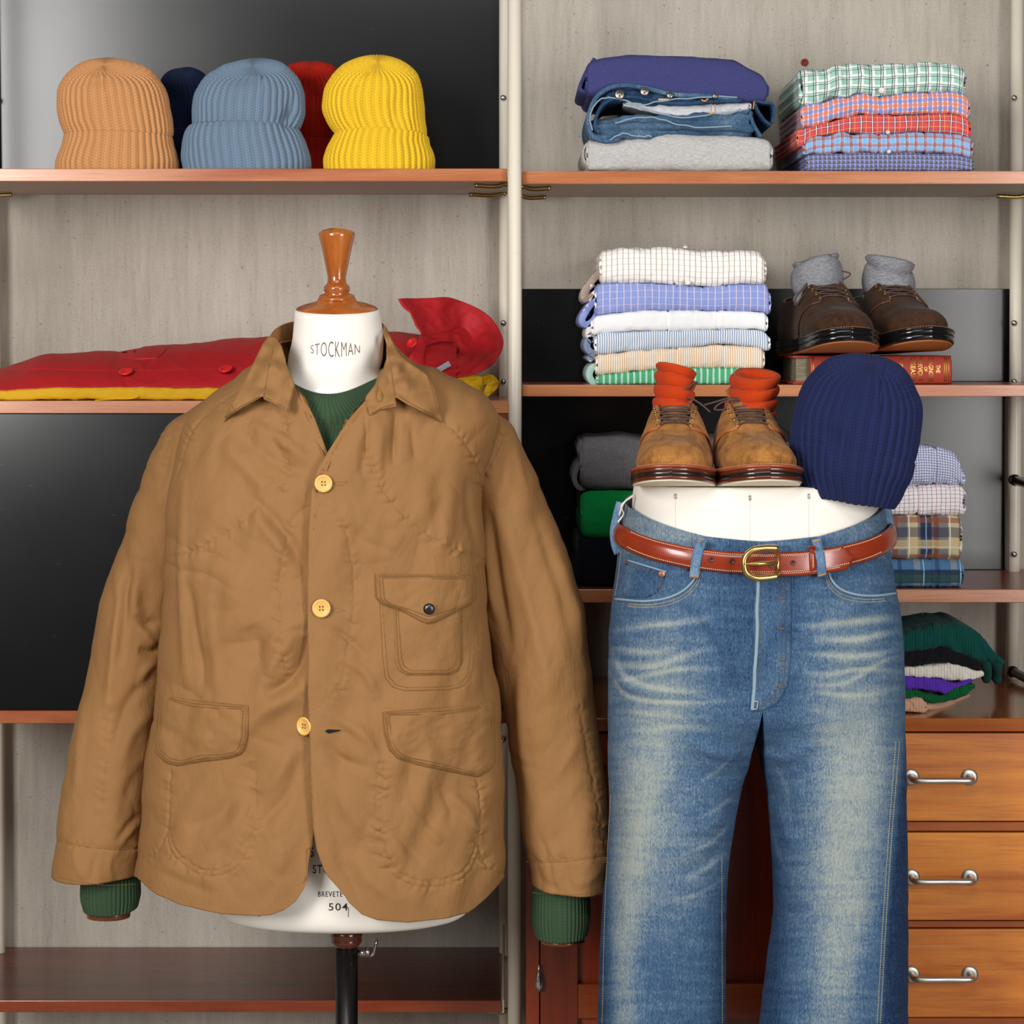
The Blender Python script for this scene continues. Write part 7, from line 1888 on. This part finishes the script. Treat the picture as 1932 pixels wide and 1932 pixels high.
# upturned collar at the right end
def ruled(name, A, B, n=70, m=26, bulge=.0, seed=1, wr=.003, mid=None):
    a, b = crom(A, n), crom(B, n); k = np.linspace(0, 1, m)[:, None, None]
    Q = a[None] * (1 - k) + b[None] * k
    if mid is not None: Q = Q + 4 * k * (1 - k) * (crom(mid, n)[None] - (a + b)[None] / 2)
    P = Wn(Q[..., 0], Q[..., 1], Q[..., 2]); N = gridnorm(P); x, y = topx(P)
    P = P + N * ((wr * fbm(x / 22, y / 22, seed, 3) + .0018 * (1 - 2.4 * np.abs(vnoise((x + y) / 22, (y - x) / 30, seed + 7)))) * np.clip(4 * k[..., 0] * (1 - k[..., 0]) + .15, 0, 1))[..., None]
    return gridmesh(name, P)
rim = [(751, 564, 3.63), (775, 563, 3.665), (810, 562, 3.69), (850, 562, 3.715), (890, 577, 3.735), (925, 599, 3.735), (943, 625, 3.72), (950, 648, 3.69), (944, 668, 3.65), (928, 690, 3.61), (905, 703, 3.585), (872, 711, 3.57), (842, 712, 3.565)]
neck = [(794, 630, 3.64), (806, 633, 3.66), (830, 629, 3.69), (852, 624, 3.71), (868, 618, 3.725), (885, 630, 3.725), (895, 648, 3.71), (905, 662, 3.68), (915, 672, 3.65), (908, 682, 3.62), (885, 690, 3.60), (860, 698, 3.585), (838, 705, 3.575)]
inner = [(778, 652, 3.60), (800, 652, 3.62), (830, 645, 3.66), (850, 645, 3.68), (862, 648, 3.69), (866, 660, 3.685), (864, 668, 3.67), (858, 672, 3.65), (850, 676, 3.63), (840, 682, 3.61), (825, 690, 3.60), (810, 698, 3.59), (800, 702, 3.585)]
for A, B_, sd_ in (([(846, 724, 3.56), (868, 712, 3.575), (890, 706, 3.59), (908, 712, 3.59)], [(850, 748, 3.545), (880, 742, 3.548), (905, 744, 3.55), (914, 750, 3.55)], 3),
                   ([(905, 713, 3.60), (920, 706, 3.61), (934, 712, 3.60), (943, 722, 3.575)], [(906, 735, 3.575), (918, 726, 3.57), (926, 730, 3.56), (930, 742, 3.55)], 6),
                   ([(943, 722, 3.575), (930, 720, 3.552), (918, 728, 3.546), (910, 742, 3.548)], [(930, 742, 3.56), (926, 744, 3.55), (920, 749, 3.546), (914, 752, 3.546)], 8)):
    o = link('sleeve_end', ruled('sleeve_end', A, B_, 40, 20, seed=sd_, wr=.003), YEL, yj); sm = o.modifiers.new('thickness', 'SOLIDIFY'); sm.thickness = .0016
for nm, A, B_, s in (('collar', rim, neck, 5), ('yoke', neck, inner, 9)):
    o = link(nm, ruled(nm, A, B_, seed=s, wr=.0035), REDC, rj); sm = o.modifiers.new('thickness', 'SOLIDIFY'); sm.thickness = .0016
cen = [(826 + (a - 826) * .05, 672 + (b - 672) * .05, 3.675) for a, b, c in inner]
link('neck_hollow_fill', ruled('neck_hollow_fill', inner, cen, 70, 10, seed=4, wr=.001), RED_SHADE, rj)  # patch closing the collar hollow, its shade put into a darker red
lap = ruled('lapel', [(756, 700, 3.575), (775, 668, 3.585), (794, 632, 3.62)], [(842, 716, 3.56), (800, 690, 3.575), (806, 634, 3.64)], 40, 14, seed=3, wr=.002)
o = link('lapel', lap, REDC, rj); sm = o.modifiers.new('thickness', 'SOLIDIFY'); sm.thickness = .0016
mb = MB(); c = W(778, 648, 3.575); r = .009
mb.lathe([(0, .0014), (r * .6, .0014), (r * .75, .003), (r * .95, .003), (r, .0015), (r * .95, 0)], c, 24, M=Matrix.Rotation(-.75, 4, 'Y') @ Matrix.Rotation(.75, 4, 'X'))
link('button', mb.mesh('button'), m_plain('red_button', 'd8201e', .3), rj)
V = [W(820, 696, 3.572), W(846, 681, 3.572), W(851, 690, 3.568), W(828, 703, 3.566)]
link('woven_label', mesh('woven_label', np.array([v + Vector((0, 0, 0)) for v in V] + [v + Vector((0, .001, 0)) for v in V]), [(0, 3, 2, 1), (4, 5, 6, 7), (0, 1, 5, 4), (1, 2, 6, 5), (2, 3, 7, 6), (3, 0, 4, 7)]), m_cloth('label_grey', '9a9aa4', .6, 500, .3, .1), rj, smooth=False)

# ------------------------------------------------------------------ knitted gloves on the sideboard
zr = Z_SB + .0004
G = 'knitted gloves stacked on the sideboard'
def glove(label, hexc, x0, x1, top, bot, d, depth, seed, fingers=(), zmin=None, wale=230, wr=.0022):
    t = thing('glove', label, 'glove', W((x0 + x1) / 2, bot[0][1], d + depth / 2), G)
    mat = m_knit('glove_' + hexc, hexc, wale=wale, v=.0034, strength=.5)
    link('palm', fold_mesh('palm', x0, x1, top, bot, d, depth, wr=wr, seed=seed, zmin=zmin, endr=6, layers=2, wl=18, field=lambda gx, v: -.0014 * np.exp(-((np.mod(gx, 17) - 8) / 1.6) ** 2) * (gx < x0 + .62 * (x1 - x0))), mat, t)
    for pts, r in fingers:
        q = crom([W(*p) for p in pts], 22); n = len(q); rr = r * np.sqrt(np.clip(1 - np.linspace(-.75, 1, n) ** 6, .02, 1))
        mb = MB(); mb.tube(q, rr, 14); me = mb.mesh('finger')
        link('finger', me, m_cloth('glove_f_' + hexc, hexc, .95, 900, .5, .05), t)
    return t
gd = 3.478
glove('beige pink knitted glove at the bottom of the glove stack', 'd2a68c', 1600, 1746, [(1600, 1316), (1706, 1318), (1738, 1318), (1748, 1326)], [(1600, 1346), (1746, 1346)], gd, .15, 121, zmin=zr, fingers=(([(1740, 1332, 3.50), (1765, 1333, 3.53), (1800, 1325, 3.58)], .006), ([(1740, 1326, 3.52), (1775, 1328, 3.56), (1830, 1312, 3.66)], .006)))
glove('bottle green knitted glove under the purple glove', '0d5a30', 1600, 1838, [(1600, 1296), (1706, 1300), (1750, 1308), (1772, 1312), (1800, 1300), (1822, 1292), (1838, 1292)], [(1600, 1317), (1735, 1318), (1760, 1329), (1790, 1324), (1820, 1314), (1840, 1300)], gd + .004, .15, 122)
glove('violet purple knitted glove between the green and white gloves', '5b34b0', 1600, 1832, [(1600, 1274), (1706, 1276), (1750, 1278), (1790, 1288), (1804, 1290), (1820, 1283), (1834, 1280)], [(1600, 1297), (1706, 1299), (1760, 1306), (1796, 1308), (1815, 1298), (1834, 1286)], gd + .006, .14, 123)
glove('off white knitted glove under the black glove', 'e6dfd2', 1600, 1853, [(1600, 1258), (1706, 1258), (1760, 1255), (1795, 1252), (1815, 1258), (1840, 1264), (1855, 1268)], [(1600, 1276), (1706, 1277), (1770, 1280), (1800, 1286), (1830, 1284), (1855, 1278)], gd + .008, .14, 124)
glove('black knitted glove under the dark teal glove', '17161a', 1600, 1850, [(1600, 1232), (1706, 1230), (1790, 1222), (1830, 1236), (1852, 1250)], [(1600, 1257), (1706, 1257), (1790, 1251), (1820, 1260), (1852, 1266)], gd + .010, .14, 125)
glove('dark teal knitted glove draped over the top of the glove stack', '0f4a44', 1600, 1893, [(1600, 1202), (1706, 1193), (1740, 1185), (1780, 1179), (1798, 1180), (1812, 1177), (1840, 1189), (1868, 1216), (1884, 1238), (1894, 1248)], [(1600, 1230), (1706, 1232), (1780, 1224), (1806, 1238), (1840, 1246), (1870, 1250), (1894, 1253)], gd + .006, .16, 126,
      fingers=(([(1852, 1240, 3.56), (1860, 1256, 3.58), (1861, 1272, 3.60), (1861, 1288, 3.61)], .0085), ([(1872, 1240, 3.58), (1880, 1258, 3.61), (1879, 1274, 3.64), (1884, 1290, 3.65)], .0088)))
